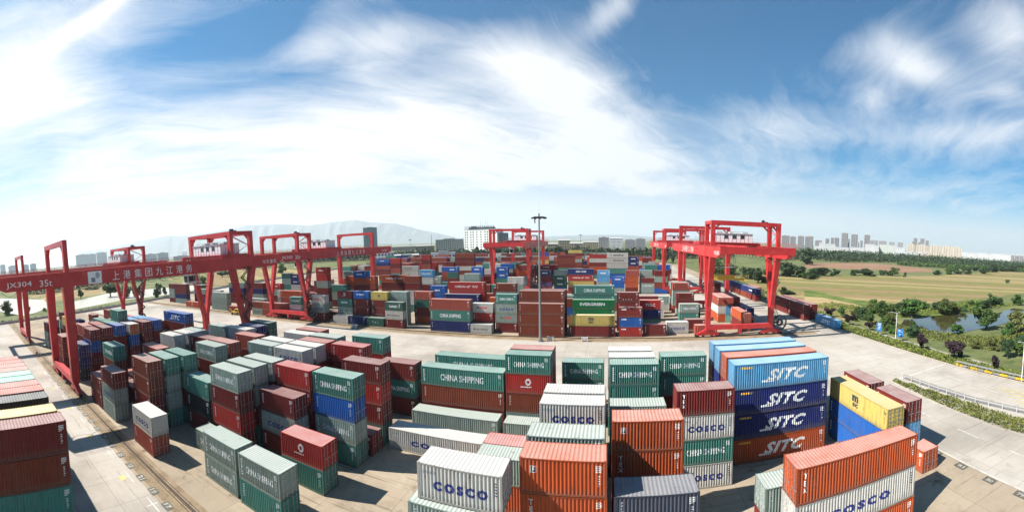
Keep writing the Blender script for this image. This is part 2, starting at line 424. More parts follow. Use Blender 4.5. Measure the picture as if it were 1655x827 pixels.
def letter_meshes(mk, L):
    """[(mesh, colour key)], one mesh per colour, shared by every container with this marking"""
    k = (mk, L > 7)
    if k in LETM: return LETM[k]
    by = {}
    for body, key, opt, x, z in mark_spec(mk, L):
        if opt is None:
            if body == 'ring':
                b = MB()
                for i in range(12):
                    a0, a1 = i*.5236, (i+1)*.5236
                    b.quad((.2*math.cos(a0), 1.6+.24*math.sin(a0), 0), (.4*math.cos(a0), 1.6+.46*math.sin(a0), 0), (.4*math.cos(a1), 1.6+.46*math.sin(a1), 0), (.2*math.cos(a1), 1.6+.24*math.sin(a1), 0))
                me = b.mesh('lettering')
            else: me = bars_mesh(body)
        else: me = text_polys(body, **opt)
        lift = .004 if not (mk == 'LOGF' and key == 'k') else .006
        w = on_wall(me, x, z, L, HGT, 'lettering')
        extra = -.003 if (mk == 'LOGF' and key == 'k') else -.006 if (mk == 'LOGF' and body == 'F') else 0
        if extra:
            for v in w.vertices: v.co.y += extra
        by.setdefault(key+('2' if mk == 'LOGF' and body == 'F' else ''), []).append(w)
    out = []
    for key, ms in by.items():
        bm = bmesh.new()
        for me in ms: bm.from_mesh(me)
        me = bpy.data.meshes.new('lettering'); bm.to_mesh(me); bm.free(); me.materials.append(LET[key[0]])
        out.append((me, key[0]))
    LETM[k] = out; return out

# ------------------------------------------------------------------ yard survey
# x, y, z (base centre, metres), 40 foot, height, turn, paint, marking, door end, block, label
CONT = [
(-63.73, 22.17, 5.18, 0, 2.591, 0, 'M', '', 1, 0, 'maroon short container, topmost, third stack from left, first near-block row'),
(-63.69, 22.17, 2.59, 0, 2.591, 0, 'A', 'COSCO', 1, 0, 'grey-green lettered container, second down, third stack from left, first near-block row'),
(-63.73, 22.17, 0.0, 0, 2.591, 0, 'A', '', 1, 0, 'grey-green short container, third down, third stack from left, first near-block row'),
(-70.58, 22.21, 2.59, 0, 2.591, 0, 'M', '', 1, 0, 'maroon short container, topmost, second stack from left, first near-block row'),
(-70.55, 22.19, 0.0, 0, 2.591, 0, 'M', '', 1, 0, 'maroon short container, second down, second stack from left, first near-block row'),
(-50.06, 22.11, 2.59, 0, 2.591, 0, 'W', 'COSCO', 1, 0, 'off-white short container with dark blue lettering, on top, above a salmon red one'),
(-50.08, 22.13, 0.0, 0, 2.591, 0, 'S', '', 1, 0, 'salmon red short container, second down, fourth stack from left, first near-block row'),
(-36.46, 25.19, 2.59, 0, 2.591, 0, 'A', 'CS', 1, 0, 'grey-green short container with white block lettering, on top, above a grey-green one'),
(-36.44, 25.18, 0.0, 0, 2.591, 0, 'A', 'CS', 1, 0, 'grey-green short container with white block lettering, second from top, under a grey-green one'),
(-29.68, 25.02, 2.59, 0, 2.591, 0, 'A', 'CS', 1, 0, 'grey-green lettered container, topmost, sixth stack from left, second near-block row'),
(-29.65, 25.02, 0.0, 0, 2.591, 0, 'G', 'V', 1, 0, 'teal green short container, second down, sixth stack from left, second near-block row'),
(-29.86, 31.23, 2.59, 0, 2.591, 0, 'R', 'EMB', 1, 0, 'bright red short container with a white emblem, on top, above a teal green one'),
(-29.87, 31.2, 0.0, 0, 2.591, 0, 'G', 'V', 1, 0, 'teal green short container, second down, sixth stack from left, fourth near-block row'),
(-43.22, 28.09, 0.0, 0, 2.591, 0, 'A', 'CS', 1, 0, 'grey-green short container with white block lettering, on top on the ground'),
(-56.89, 25.34, 7.77, 0, 2.591, 0, 'B', '', 1, 0, 'rust brown short container, topmost, fourth stack from left, second near-block row'),
(-56.86, 25.33, 5.18, 0, 2.591, 0, 'B', '', 1, 0, 'rust brown short container, second down, fourth stack from left, second near-block row'),
(-56.91, 25.33, 2.59, 0, 2.591, 0, 'M', '', 1, 0, 'maroon short container, third down, fourth stack from left, second near-block row'),
(-56.74, 28.24, 7.77, 0, 2.591, 0, 'G', '', 1, 0, 'teal green short container, topmost, fourth stack from left, third near-block row'),
(-56.76, 28.22, 5.18, 0, 2.591, 0, 'A', '', 1, 0, 'grey-green short container, second down, fourth stack from left, third near-block row'),
(-56.72, 28.22, 2.59, 0, 2.591, 0, 'A', '', 1, 0, 'grey-green short container, third down, fourth stack from left, third near-block row'),
(-56.74, 28.26, 0.0, 0, 2.591, 0, 'G', '', 1, 0, 'teal green short container, fourth down, fourth stack from left, third near-block row'),
(-56.49, 31.21, 7.77, 0, 2.591, 0, 'G', '', 1, 0, 'teal green short container, topmost, third stack from left, fourth near-block row'),
(-70.61, 25.12, 7.77, 0, 2.591, 0, 'G', 'CS', 1, 0, 'teal green short container with white block lettering, on top, above a rust brown one'),
(-70.59, 25.13, 5.18, 0, 2.591, 0, 'B', '', 1, 0, 'rust brown short container, second down, third stack from left, second near-block row'),
(-89.39, 23.86, 5.18, 0, 2.591, 0, 'N', '', 1, 0, 'navy blue short container, topmost, second stack from left, second near-block row'),
(-89.42, 23.89, 2.59, 0, 2.591, 0, 'N', '', 1, 0, 'navy blue short container, second down, second stack from left, second near-block row'),
(-89.38, 23.85, 0.0, 0, 2.591, 0, 'K', '', 1, 0, 'black short container, third down, second stack from left, second near-block row'),
(-102.73, 23.14, 5.18, 0, 2.591, 0, 'B', '', 1, 0, 'rust brown short container, topmost, first stack from left, first near-block row'),
(-102.73, 23.13, 2.59, 0, 2.591, 0, 'B', '', 1, 0, 'rust brown short container, second down, first stack from left, first near-block row'),
(-102.74, 23.16, 0.0, 0, 2.591, 0, 'M', '', 1, 0, 'maroon short container, third down, first stack from left, first near-block row'),
(-91.67, 27.4, 7.77, 0, 2.591, 0, 'M', '', 1, 0, 'maroon short container, topmost, third stack from left, third near-block row'),
(-91.65, 27.38, 5.18, 0, 2.591, 0, 'U', '', 1, 0, 'blue short container, second down, third stack from left, third near-block row'),
(-91.68, 27.37, 2.59, 0, 2.591, 0, 'M', '', 1, 0, 'maroon short container, third down, third stack from left, third near-block row'),
(-92.35, 30.67, 7.77, 0, 2.591, 0, 'M', '', 1, 0, 'maroon short container, topmost, first stack from left, fourth near-block row'),
(-92.8, 34.19, 7.77, 0, 2.591, 0, 'U', '', 1, 0, 'blue short container, topmost, first stack from left, fifth near-block row'),
(-92.02, 37.2, 7.77, 0, 2.591, 0, 'Q', '', 1, 0, 'white-framed orange-doored short container, topmost, second stack from left, sixth near-block row'),
(-92.02, 37.17, 5.18, 0, 2.591, 0, 'U', '', 1, 0, 'blue short container, second down, second stack from left, sixth near-block row'),
(-92.05, 37.22, 2.59, 0, 2.591, 0, 'M', '', 1, 0, 'maroon short container, third down, second stack from left, sixth near-block row'),
(-92.33, 40.86, 7.77, 0, 2.591, 0, 'M', '', 1, 0, 'maroon short container, topmost, first stack from left, eighth near-block row'),
(-92.29, 40.88, 5.18, 0, 2.591, 0, 'M', '', 1, 0, 'maroon short container, second down, first stack from left, eighth near-block row'),
(-92.56, 43.66, 7.77, 0, 2.591, 0, 'U', '', 1, 0, 'blue short container, topmost, first stack from left, ninth near-block row'),
(-49.83, 30.98, 5.18, 0, 2.591, 0, 'G', 'V', 1, 0, 'teal green short container, topmost, fourth stack from left, fourth near-block row'),
(-49.81, 30.96, 2.59, 0, 2.591, 0, 'K', '', 1, 0, 'black short container, second down, fourth stack from left, fourth near-block row'),
(-49.8, 31.0, 0.0, 0, 2.591, 0, 'M', '', 1, 0, 'maroon short container, third down, fourth stack from left, fourth near-block row'),
(-43.1, 31.08, 7.77, 0, 2.591, 0, 'A', 'CS', 1, 0, 'grey-green lettered container, topmost, fifth stack from left, fourth near-block row'),
(-43.12, 31.11, 5.18, 0, 2.591, 0, 'M', 'V', 1, 0, 'maroon short container, second down, fifth stack from left, fourth near-block row'),
(-43.11, 31.11, 2.59, 0, 2.591, 0, 'R', 'V', 1, 0, 'bright red short container, third down, fifth stack from left, fourth near-block row'),
(-43.07, 31.11, 0.0, 0, 2.591, 0, 'M', '', 1, 0, 'maroon short container, fourth down, fifth stack from left, fourth near-block row'),
(-43.49, 34.19, 7.77, 0, 2.591, 0, 'A', '', 1, 0, 'grey-green short container, topmost, second stack from left, fifth near-block row'),
(-43.5, 34.2, 5.18, 0, 2.591, 0, 'A', '', 1, 0, 'grey-green short container, second down, second stack from left, fifth near-block row'),
(-43.45, 34.2, 2.59, 0, 2.591, 0, 'M', '', 1, 0, 'maroon short container, third down, second stack from left, fifth near-block row'),
(-43.21, 37.12, 7.77, 0, 2.591, 0, 'A', '', 1, 0, 'grey-green short container, topmost, fifth stack from left, sixth near-block row'),
(-36.55, 34.17, 5.18, 0, 2.591, 0, 'M', '', 1, 0, 'maroon short container, topmost, third stack from left, fifth near-block row'),
(-36.51, 34.14, 2.59, 0, 2.591, 0, 'A', 'COSCO', 1, 0, 'grey-green lettered container, second down, third stack from left, fifth near-block row'),
(-36.52, 34.15, 0.0, 0, 2.591, 0, 'M', '', 1, 0, 'maroon short container, third down, third stack from left, fifth near-block row'),
(-36.42, 37.02, 7.77, 0, 2.591, 0, 'R', 'V', 1, 0, 'bright red short container, topmost, sixth stack from left, sixth near-block row'),
(-36.4, 37.03, 5.18, 0, 2.591, 0, 'M', '', 1, 0, 'maroon short container, second down, sixth stack from left, sixth near-block row'),
(-30.05, 37.28, 7.77, 0, 2.591, 0, 'G', 'CS', 1, 0, 'teal green short container with white block lettering, on top, above a blue one'),
(-30.09, 37.31, 5.18, 0, 2.591, 0, 'U', 'V', 1, 0, 'blue short container, second down, seventh stack from left, sixth near-block row'),
(-30.01, 37.28, 2.59, 0, 2.591, 0, 'A', 'CS', 1, 0, 'grey-green short container with white block lettering, third from top, under a blue one'),
(-30.06, 37.27, 0.0, 0, 2.591, 0, 'G', '', 1, 0, 'teal green short container, fourth down, seventh stack from left, sixth near-block row'),
(-30.04, 43.19, 7.77, 0, 2.591, 0, 'M', 'V', 1, 0, 'maroon short container, topmost, fifth stack from left, ninth near-block row'),
(-30.07, 43.21, 5.18, 0, 2.591, 0, 'R', 'V', 1, 0, 'bright red short container, second down, fifth stack from left, ninth near-block row'),
(-30.01, 43.16, 2.59, 0, 2.591, 0, 'M', 'V', 1, 0, 'maroon short container, third down, fifth stack from left, ninth near-block row'),
(-30.05, 43.17, 0.0, 0, 2.591, 0, 'G', '', 1, 0, 'teal green short container, fourth down, fifth stack from left, ninth near-block row'),
(-30.17, 52.51, 5.18, 0, 2.591, 0, 'M', '', 1, 0, 'maroon short container, topmost, fifth stack from left, twelfth near-block row'),
(-30.19, 52.5, 2.59, 0, 2.591, 0, 'G', 'CS', 1, 0, 'teal green short container with white block lettering, second from top, under a maroon one'),
(-30.16, 52.51, 0.0, 0, 2.591, 0, 'M', '', 1, 0, 'maroon short container, third down, fifth stack from left, twelfth near-block row'),
(-37.19, 55.39, 7.77, 0, 2.591, 0, 'G', 'V', 1, 0, 'teal green short container, topmost, third stack from left, thirteenth near-block row'),
(-36.94, 49.45, 7.77, 0, 2.591, 0, 'R', 'V', 1, 0, 'bright red short container, topmost, fourth stack from left, eleventh near-block row'),
(-43.64, 43.51, 7.77, 0, 2.591, 0, 'W', 'COSCO', 1, 0, 'off-white lettered container, topmost, fourth stack from left, ninth near-block row'),
(-43.64, 46.52, 7.77, 0, 2.591, 0, 'W', '', 1, 0, 'off-white short container, topmost, third stack from left, tenth near-block row'),
(-43.8, 49.26, 7.77, 0, 2.591, 0, 'S', '', 1, 0, 'salmon red short container, topmost, third stack from left, eleventh near-block row'),
(-44.36, 52.67, 7.77, 0, 2.591, 0, 'A', '', 1, 0, 'grey-green short container, topmost, fourth stack from left, twelfth near-block row'),
(-50.46, 52.37, 7.77, 0, 2.591, 0, 'W', '', 1, 0, 'off-white short container, topmost, third stack from left, twelfth near-block row'),
(-50.4, 55.62, 7.77, 0, 2.591, 0, 'S', '', 1, 0, 'salmon red short container, topmost, second stack from left, thirteenth near-block row'),
(-97.41, 53.9, 7.77, 1, 2.591, 0, 'U', 'SITC', 1, 0, 'blue long container with slanted white lettering'),
(-97.39, 53.9, 5.18, 1, 2.591, 0, 'M', '', 1, 0, 'maroon long container, second down, first stack from left, twelfth near-block row'),
(-70.59, 37.48, 7.77, 0, 2.591, 0, 'W', 'V', 1, 0, 'off-white short container, topmost, third stack from left, sixth near-block row'),
(-70.59, 40.52, 7.77, 0, 2.591, 0, 'W', '', 1, 0, 'off-white short container, topmost, second stack from left, eighth near-block row'),
(-71.09, 42.94, 7.77, 0, 2.591, 0, 'A', '', 1, 0, 'grey-green short container, topmost, second stack from left, ninth near-block row'),
(-57.35, 37.71, 7.77, 0, 2.591, 0, 'A', 'CS', 1, 0, 'grey-green lettered container, topmost, fourth stack from left, sixth near-block row'),
(-57.34, 37.71, 5.18, 0, 2.591, 0, 'M', '', 1, 0, 'maroon short container, second down, fourth stack from left, sixth near-block row'),
(-63.58, 40.41, 7.77, 0, 2.591, 0, 'M', '', 1, 0, 'maroon short container, topmost, first stack from left, seventh near-block row'),
(-57.48, 40.63, 7.77, 0, 2.591, 0, 'S', '', 1, 0, 'salmon red short container, topmost, third stack from left, eighth near-block row'),
(-64.56, 52.96, 7.77, 0, 2.591, 0, 'N', '', 1, 0, 'navy blue short container, topmost, second stack from left, twelfth near-block row'),
(-65.52, 56.73, 7.77, 0, 2.591, 0, 'D', '', 1, 0, 'dark green short container, topmost, first stack from left, thirteenth near-block row'),
(-50.09, 43.48, 7.77, 0, 2.591, 0, 'A', '', 1, 0, 'grey-green short container, topmost, third stack from left, ninth near-block row'),
(-50.09, 46.52, 7.77, 0, 2.591, 0, 'W', '', 1, 0, 'off-white short container, topmost, second stack from left, tenth near-block row'),
(-70.34, 49.18, 7.77, 0, 2.591, 0, 'A', '', 1, 0, 'grey-green short container, topmost, first stack from left, eleventh near-block row'),
(-57.61, 46.52, 7.77, 0, 2.591, 0, 'S', '', 1, 0, 'salmon red short container, topmost, first stack from left, tenth near-block row'),
(-64.17, 49.72, 7.77, 0, 2.591, 0, 'W', '', 1, 0, 'off-white short container, topmost, second stack from left, eleventh near-block row'),
(-63.63, 30.27, 7.77, 0, 2.591, 0, 'S', '', 1, 0, 'salmon red short container, topmost, second stack from left, fourth near-block row'),
(-29.9, 40.32, 0.0, 0, 2.591, 0, 'M', '', 1, 0, 'maroon short container, topmost, second stack from left, seventh near-block row'),
(-19.92, 52.41, 5.18, 1, 2.591, 0, 'G', 'CS', 1, 0, 'teal green long container with white block lettering, on top, above a rust brown one'),
(-19.9, 52.42, 2.59, 1, 2.591, 0, 'B', 'V', 1, 0, 'rust brown long container, second down, sixth stack from left, twelfth near-block row'),
(-19.93, 52.4, 0.0, 1, 2.591, 0, 'M', '', 1, 0, 'maroon long container, third down, sixth stack from left, twelfth near-block row'),
(-20.39, 58.4, 5.18, 1, 2.591, 0, 'G', 'CS', 1, 0, 'teal green long container with white block lettering, on top, above a grey-green one'),
(-10.49, 52.36, 7.77, 0, 2.591, 0, 'G', 'CS', 1, 0, 'teal green short container with white block lettering, on top, above a bright red one'),
(-10.47, 52.35, 5.18, 0, 2.591, 0, 'R', 'EMB', 1, 0, 'bright red short container with a white emblem, second from top, under a teal green one'),
(-10.49, 52.37, 2.59, 0, 2.591, 0, 'B', 'V', 1, 0, 'rust brown short container, third down, seventh stack from left, twelfth near-block row'),
(-10.49, 55.22, 7.77, 0, 2.591, 0, 'S', '', 1, 0, 'salmon red short container, topmost, fourth stack from left, thirteenth near-block row'),
(-19.98, 49.25, 0.0, 1, 2.591, 0, 'A', '', 1, 0, 'grey-green long container, topmost, fifth stack from left, eleventh near-block row'),
(-20.13, 43.26, 0.0, 1, 2.591, 0, 'W', 'COSCO', 1, 0, 'off-white long container with dark blue lettering, on top on the ground'),
(-9.69, 25.08, 7.77, 0, 2.591, 0, 'W', 'COSCO', 1, 0, 'off-white lettered container, topmost, seventh stack from left, second near-block row'),
(-10.2, 24.49, 5.18, 0, 2.591, 0, 'A', '', 1, 0, 'grey-green short container, second down, seventh stack from left, second near-block row'),
(-10.06, 49.06, 0.0, 0, 2.591, 0, 'A', '', 1, 0, 'grey-green short container, topmost, sixth stack from left, eleventh near-block row'),
(-3.25, 30.87, 7.77, 0, 2.591, 0, 'A', '', 1, 0, 'grey-green short container, topmost, seventh stack from left, fourth near-block row'),
(-3.3, 37.14, 7.77, 0, 2.591, 0, 'W', 'COSCO', 1, 0, 'off-white lettered container, topmost, ninth stack from left, sixth near-block row'),
(-3.36, 40.03, 7.77, 0, 2.591, 0, 'W', '', 1, 0, 'off-white short container, topmost, fourth stack from left, seventh near-block row'),
(-9.4, 38.78, 2.59, 0, 2.591, 0, 'R', '', 1, 0, 'bright red short container, topmost, third stack from left, seventh near-block row'),
(-9.37, 36.3, 2.59, 0, 2.591, 0, 'A', '', 1, 0, 'grey-green short container, topmost, eighth stack from left, sixth near-block row'),
(-9.38, 36.31, 0.0, 0, 2.591, 0, 'O', '', 1, 0, 'orange short container, second down, eighth stack from left, sixth near-block row'),
(-3.1, 27.68, 7.77, 0, 2.591, 0, 'O', 'LOGF', 1, 0, 'orange lettered container, topmost, sixth stack from left, third near-block row'),
(-3.07, 27.7, 5.18, 0, 2.591, 0, 'O', 'TEX', 1, 0, 'orange lettered container, second down, sixth stack from left, third near-block row'),
(-3.64, 58.39, 5.18, 0, 2.591, 0, 'G', 'CS', 1, 0, 'teal green lettered container, topmost, second stack from left, fourteenth near-block row'),
(-3.64, 58.41, 2.59, 0, 2.591, 0, 'G', '', 1, 0, 'teal green short container, second down, second stack from left, fourteenth near-block row'),
(2.99, 55.4, 7.77, 0, 2.591, 0, 'W', '', 1, 0, 'off-white short container, topmost, fifth stack from left, thirteenth near-block row'),
(3.06, 52.34, 7.77, 0, 2.591, 0, 'W', '', 1, 0, 'off-white short container, topmost, eighth stack from left, twelfth near-block row'),
(3.19, 49.27, 7.77, 0, 2.591, 0, 'G', 'CS', 1, 0, 'teal green lettered container, topmost, seventh stack from left, eleventh near-block row'),
(3.16, 49.25, 5.18, 0, 2.591, 0, 'G', 'V', 1, 0, 'teal green short container, second down, seventh stack from left, eleventh near-block row'),
(3.21, 43.05, 5.18, 0, 2.591, 0, 'A', '', 1, 0, 'grey-green short container, topmost, seventh stack from left, ninth near-block row'),
(3.36, 33.79, 7.77, 0, 2.591, 0, 'O', 'LOGF', 1, 0, 'orange lettered container, topmost, fourth stack from left, fifth near-block row'),
(3.36, 33.81, 5.18, 0, 2.591, 0, 'O', 'TEX', 1, 0, 'orange lettered container, second down, fourth stack from left, fifth near-block row'),
(3.45, 27.83, 5.18, 0, 2.591, 0, 'Z', '', 1, 0, 'slate grey short container, topmost, seventh stack from left, third near-block row'),
(9.83, 52.29, 7.77, 0, 2.591, 0, 'G', 'CS', 1, 0, 'teal green lettered container, topmost, ninth stack from left, twelfth near-block row'),
(9.81, 52.28, 5.18, 0, 2.591, 0, 'G', 'V', 1, 0, 'teal green short container, second down, ninth stack from left, twelfth near-block row'),
(9.86, 40.13, 7.77, 0, 2.591, 0, 'M', 'TEX', 1, 0, 'maroon short container with vertical white letters, on top, above an off-white one'),
(9.89, 40.14, 5.18, 0, 2.591, 0, 'W', 'COSCO', 1, 0, 'off-white short container with dark blue lettering, second from top, under a maroon one'),
(9.85, 40.14, 2.59, 0, 2.591, 0, 'G', 'CS', 1, 0, 'teal green short container with white block lettering, third from top, under an off-white one'),
(9.86, 40.11, 0.0, 0, 2.591, 0, 'W', 'COSCO', 1, 0, 'off-white short container with dark blue lettering, fourth from top, under a teal green one'),
(20.0, 52.82, 8.69, 1, 2.896, 0, 'L', '', -1, 0, 'sky blue long container, topmost, tenth stack from left, twelfth near-block row'),
(19.97, 52.82, 5.79, 1, 2.896, 0, 'M', '', -1, 0, 'maroon long container, second down, tenth stack from left, twelfth near-block row'),
(20.0, 49.82, 8.69, 1, 2.896, 0, 'L', '', -1, 0, 'sky blue long container, topmost, eighth stack from left, eleventh near-block row'),
(20.0, 46.72, 8.69, 1, 2.896, 0, 'O', '', -1, 0, 'orange long container, topmost, fourth stack from left, tenth near-block row'),
(20.0, 43.62, 8.69, 1, 2.896, 0, 'L', 'SITC', -1, 0, 'sky blue long container with slanted white lettering, on top, above a navy blue one'),
(19.99, 43.6, 5.79, 1, 2.896, 0, 'N', 'SITC', -1, 0, 'navy blue long container with slanted white lettering, second from top, under a sky blue one'),
(19.97, 43.65, 2.9, 1, 2.896, 0, 'N', 'SITC', -1, 0, 'navy blue long container with slanted white lettering, third from top, under a navy blue one'),
(19.96, 43.6, 0.0, 1, 2.896, 0, 'O', 'SITC', -1, 0, 'orange long container with slanted white lettering'),
(19.7, 26.97, 5.79, 1, 2.896, 0, 'O', 'TEX', -1, 0, 'orange long container with vertical white letters'),
(19.67, 26.99, 2.9, 1, 2.896, 0, 'W', 'COSCO', -1, 0, 'off-white long container with dark blue lettering, second from top, under an orange one'),
(19.73, 26.95, 0.0, 1, 2.896, 0, 'O', '', -1, 0, 'orange long container, third down, eighth stack from left, third near-block row'),
(15.73, 30.72, 2.59, 0, 2.591, 0, 'A', 'V', -1, 0, 'grey-green short container, topmost, eighth stack from left, fourth near-block row'),
(29.69, 39.42, 5.18, 1, 2.591, 2, 'Y', 'MSC', 1, 0, 'yellow long container with a black m logo, on top, above a blue one'),
(29.66, 39.42, 2.59, 1, 2.591, 2, 'U', '', 1, 0, 'blue long container, second down, third stack from front, right corner stacks'),
(29.7, 39.4, 0.0, 1, 2.591, 2, 'U', '', 1, 0, 'blue long container, third down, third stack from front, right corner stacks'),
(32.9, 36.79, 5.18, 0, 2.591, 2, 'M', '', 1, 0, 'maroon short container, topmost, first stack from front, right corner stacks'),
(32.94, 36.8, 2.59, 0, 2.591, 2, 'L', '', 1, 0, 'sky blue short container, second down, first stack from front, right corner stacks'),
(32.9, 44.09, 5.18, 0, 2.591, 2, 'M', '', 1, 0, 'maroon short container, topmost, fourth stack from front, right corner stacks'),
(33.85, 37.58, 0.0, 1, 2.591, 2, 'O', '', 1, 0, 'orange long container, topmost, second stack from front, right corner stacks'),
(-129.12, 24.54, 5.18, 0, 2.591, 0, 'M', '', 1, 0, 'maroon short container, topmost, first stack from left, second near-block row'),
(-129.12, 24.51, 2.59, 0, 2.591, 0, 'A', '', 1, 0, 'grey-green short container, second down, first stack from left, second near-block row'),
(-129.14, 24.56, 0.0, 0, 2.591, 0, 'A', '', 1, 0, 'grey-green short container, third down, first stack from left, second near-block row'),
(-118.65, 28.47, 7.77, 0, 2.591, 0, 'Y', '', 1, 0, 'yellow short container, topmost, first stack from left, third near-block row'),
(-118.63, 28.47, 5.18, 0, 2.591, 0, 'M', '', 1, 0, 'maroon short container, second down, first stack from left, third near-block row'),
(-98.87, 27.82, 7.77, 0, 2.591, 0, 'S', '', 1, 0, 'salmon red short container, topmost, second stack from left, third near-block row'),
(-98.87, 37.22, 10.36, 0, 2.591, 0, 'G', '', 1, 0, 'teal green short container, topmost, first stack from left, sixth near-block row'),
(-36.84, 1.45, 8.69, 1, 2.896, 1, 'M', 'V', 1, 1, 'maroon long container, topmost, first stack from front, left-edge row'),
(-36.82, 1.45, 5.79, 1, 2.896, 1, 'B', 'V', 1, 1, 'rust brown long container, second down, first stack from front, left-edge row'),
(-36.82, 1.48, 2.9, 1, 2.896, 1, 'G', 'V', 1, 1, 'teal green long container, third down, first stack from front, left-edge row'),
(-39.68, 1.29, 8.69, 1, 2.896, 1, 'Y', '', 1, 1, 'yellow long container, topmost, second stack from front, left-edge row'),
(-44.13, 1.3, 8.69, 1, 2.896, 1, 'K', 'TXB', 1, 1, 'black long container with white lettering'),
(-47.05, 1.36, 8.69, 1, 2.896, 1, 'S', '', 1, 1, 'salmon red long container, topmost, fourth stack from front, left-edge row'),
(-49.53, 1.27, 8.69, 1, 2.896, 1, 'S', 'V', 1, 1, 'salmon red long container, topmost, fifth stack from front, left-edge row'),
(-52.14, 1.16, 8.69, 1, 2.896, 1, 'F', '', 1, 1, 'mint green long container, topmost, sixth stack from front, left-edge row'),
(-54.76, 1.17, 8.69, 1, 2.896, 1, 'F', '', 1, 1, 'mint green long container, topmost, seventh stack from front, left-edge row'),
(-57.32, 1.14, 8.69, 1, 2.896, 1, 'S', '', 1, 1, 'salmon red long container, topmost, eighth stack from front, left-edge row'),
(-59.79, 1.09, 8.69, 1, 2.896, 1, 'S', '', 1, 1, 'salmon red long container, topmost, ninth stack from front, left-edge row'),
(-82.47, 109.22, 7.72, 0, 2.573, 0, 'M', 'EMB', 1, 2, 'maroon short container with a white emblem'),
(-82.51, 109.25, 5.15, 0, 2.573, 0, 'G', 'TXT', 1, 2, 'teal green short container with small white lettering'),
(-82.51, 109.24, 2.57, 0, 2.573, 0, 'A', 'HY', 1, 2, 'grey-green short container with dark lettering'),
(-75.79, 109.22, 7.79, 0, 2.596, 0, 'U', 'SCR', 1, 2, 'blue short container with white script lettering'),
(-75.83, 109.22, 5.19, 0, 2.596, 0, 'M', 'V', 1, 2, 'maroon short container, second down, second stack from left, third middle-block row'),
(-75.83, 109.21, 2.6, 0, 2.596, 0, 'M', 'V', 1, 2, 'maroon short container, third down, second stack from left, third middle-block row'),
(-68.8, 109.22, 7.75, 0, 2.584, 0, 'Y', 'MS', 1, 2, 'yellow short container with a small emblem'),
(-68.77, 109.21, 5.17, 0, 2.584, 0, 'M', 'V', 1, 2, 'maroon short container, second down, third stack from left, third middle-block row'),
(-68.83, 109.2, 2.58, 0, 2.584, 0, 'M', 'FLOR', 1, 2, 'maroon short container with vertical white letters, third from top, under a maroon one'),
(-62.71, 110.72, 7.77, 0, 2.59, 0, 'A', 'DK', 1, 2, 'grey-green lettered container, topmost, fourth stack from left, third middle-block row'),
(-82.31, 106.12, 0.0, 0, 2.642, 0, 'W', '', 1, 2, 'off-white short container, topmost, seventh stack from left, first middle-block row'),
(-75.42, 106.12, 0.0, 0, 2.629, 0, 'N', 'V', 1, 2, 'navy blue short container, topmost, eighth stack from left, first middle-block row'),
(-68.66, 106.12, 0.0, 0, 2.68, 0, 'D', 'CAI', 1, 2, 'dark green short container with white letters'),
(-61.79, 106.12, 5.2, 0, 2.598, 0, 'D', 'UASC', 1, 2, 'dark green short container with white lettering'),
(-61.77, 106.1, 2.6, 0, 2.598, 0, 'W', 'HY', 1, 2, 'off-white short container with dark lettering, second from top, under a dark green one'),
(-61.78, 106.11, 0.0, 0, 2.598, 0, 'M', 'V', 1, 2, 'maroon short container, third down, tenth stack from left, first middle-block row'),
(-91.86, 106.22, 5.96, 0, 2.98, 0, 'W', 'TEXR', 1, 2, 'off-white short container with red lettering'),
(-91.86, 106.23, 2.98, 0, 2.98, 0, 'A', 'COSCO', 1, 2, 'grey-green short container with dark blue lettering, second from top, under an off-white one'),
(-91.85, 106.24, 0.0, 0, 2.98, 0, 'M', '', 1, 2, 'maroon short container, third down, sixth stack from left, first middle-block row'),
(-102.64, 106.22, 5.28, 0, 2.641, 0, 'G', 'CS', 1, 2, 'teal green short container with white block lettering, on top, above an off-white one'),
(-102.62, 106.22, 2.64, 0, 2.641, 0, 'W', 'CS', 1, 2, 'off-white short container with white block lettering'),
(-102.64, 106.22, 0.0, 0, 2.641, 0, 'M', '', 1, 2, 'maroon short container, third down, fifth stack from left, first middle-block row'),
(-117.55, 118.98, 5.5, 1, 2.752, 0, 'O', 'V', 1, 2, 'orange long container, topmost, first stack from left, sixth middle-block row'),
(-106.53, 134.67, 6.18, 1, 3.091, 0, 'G', '', 1, 2, 'teal green long container, topmost, first stack from left, tenth middle-block row'),
(-43.64, 106.22, 6.09, 1, 3.046, 0, 'S', 'V', 1, 2, 'salmon red long container, topmost, eleventh stack from left, first middle-block row'),
(-43.62, 106.22, 3.05, 1, 3.046, 0, 'G', 'CS', 1, 2, 'teal green long container with white block lettering, second from top, under a salmon red one'),
(-43.63, 106.21, 0.0, 1, 3.046, 0, 'N', 'V', 1, 2, 'navy blue long container, third down, eleventh stack from left, first middle-block row'),
(-34.77, 108.72, 5.24, 0, 2.622, 0, 'W', 'LOGR', 1, 2, 'off-white short container with a red logo'),
(-34.78, 108.73, 2.62, 0, 2.622, 0, 'R', 'V', 1, 2, 'bright red short container, second down, second stack from left, second middle-block row'),
(-34.43, 106.02, 0.0, 0, 2.559, 0, 'W', 'HY', 1, 2, 'off-white short container with dark lettering, on top on the ground'),
(-27.85, 108.72, 7.9, 0, 2.634, 0, 'G', 'CS', 1, 2, 'teal green short container with white block lettering, on top, above a grey-green one'),
(-27.85, 108.73, 5.27, 0, 2.634, 0, 'A', 'COSCO', 1, 2, 'grey-green short container with dark blue lettering, second from top, under a teal green one'),
(-27.83, 108.71, 2.63, 0, 2.634, 0, 'A', 'LOGR', 1, 2, 'grey-green short container with a red logo'),
(-27.86, 108.74, 0.0, 0, 2.634, 0, 'M', '', 1, 2, 'maroon short container, fourth down, third stack from left, second middle-block row'),
(-55.91, 114.22, 7.59, 0, 2.528, 0, 'S', '', 1, 2, 'salmon red short container, topmost, second stack from left, fourth middle-block row'),
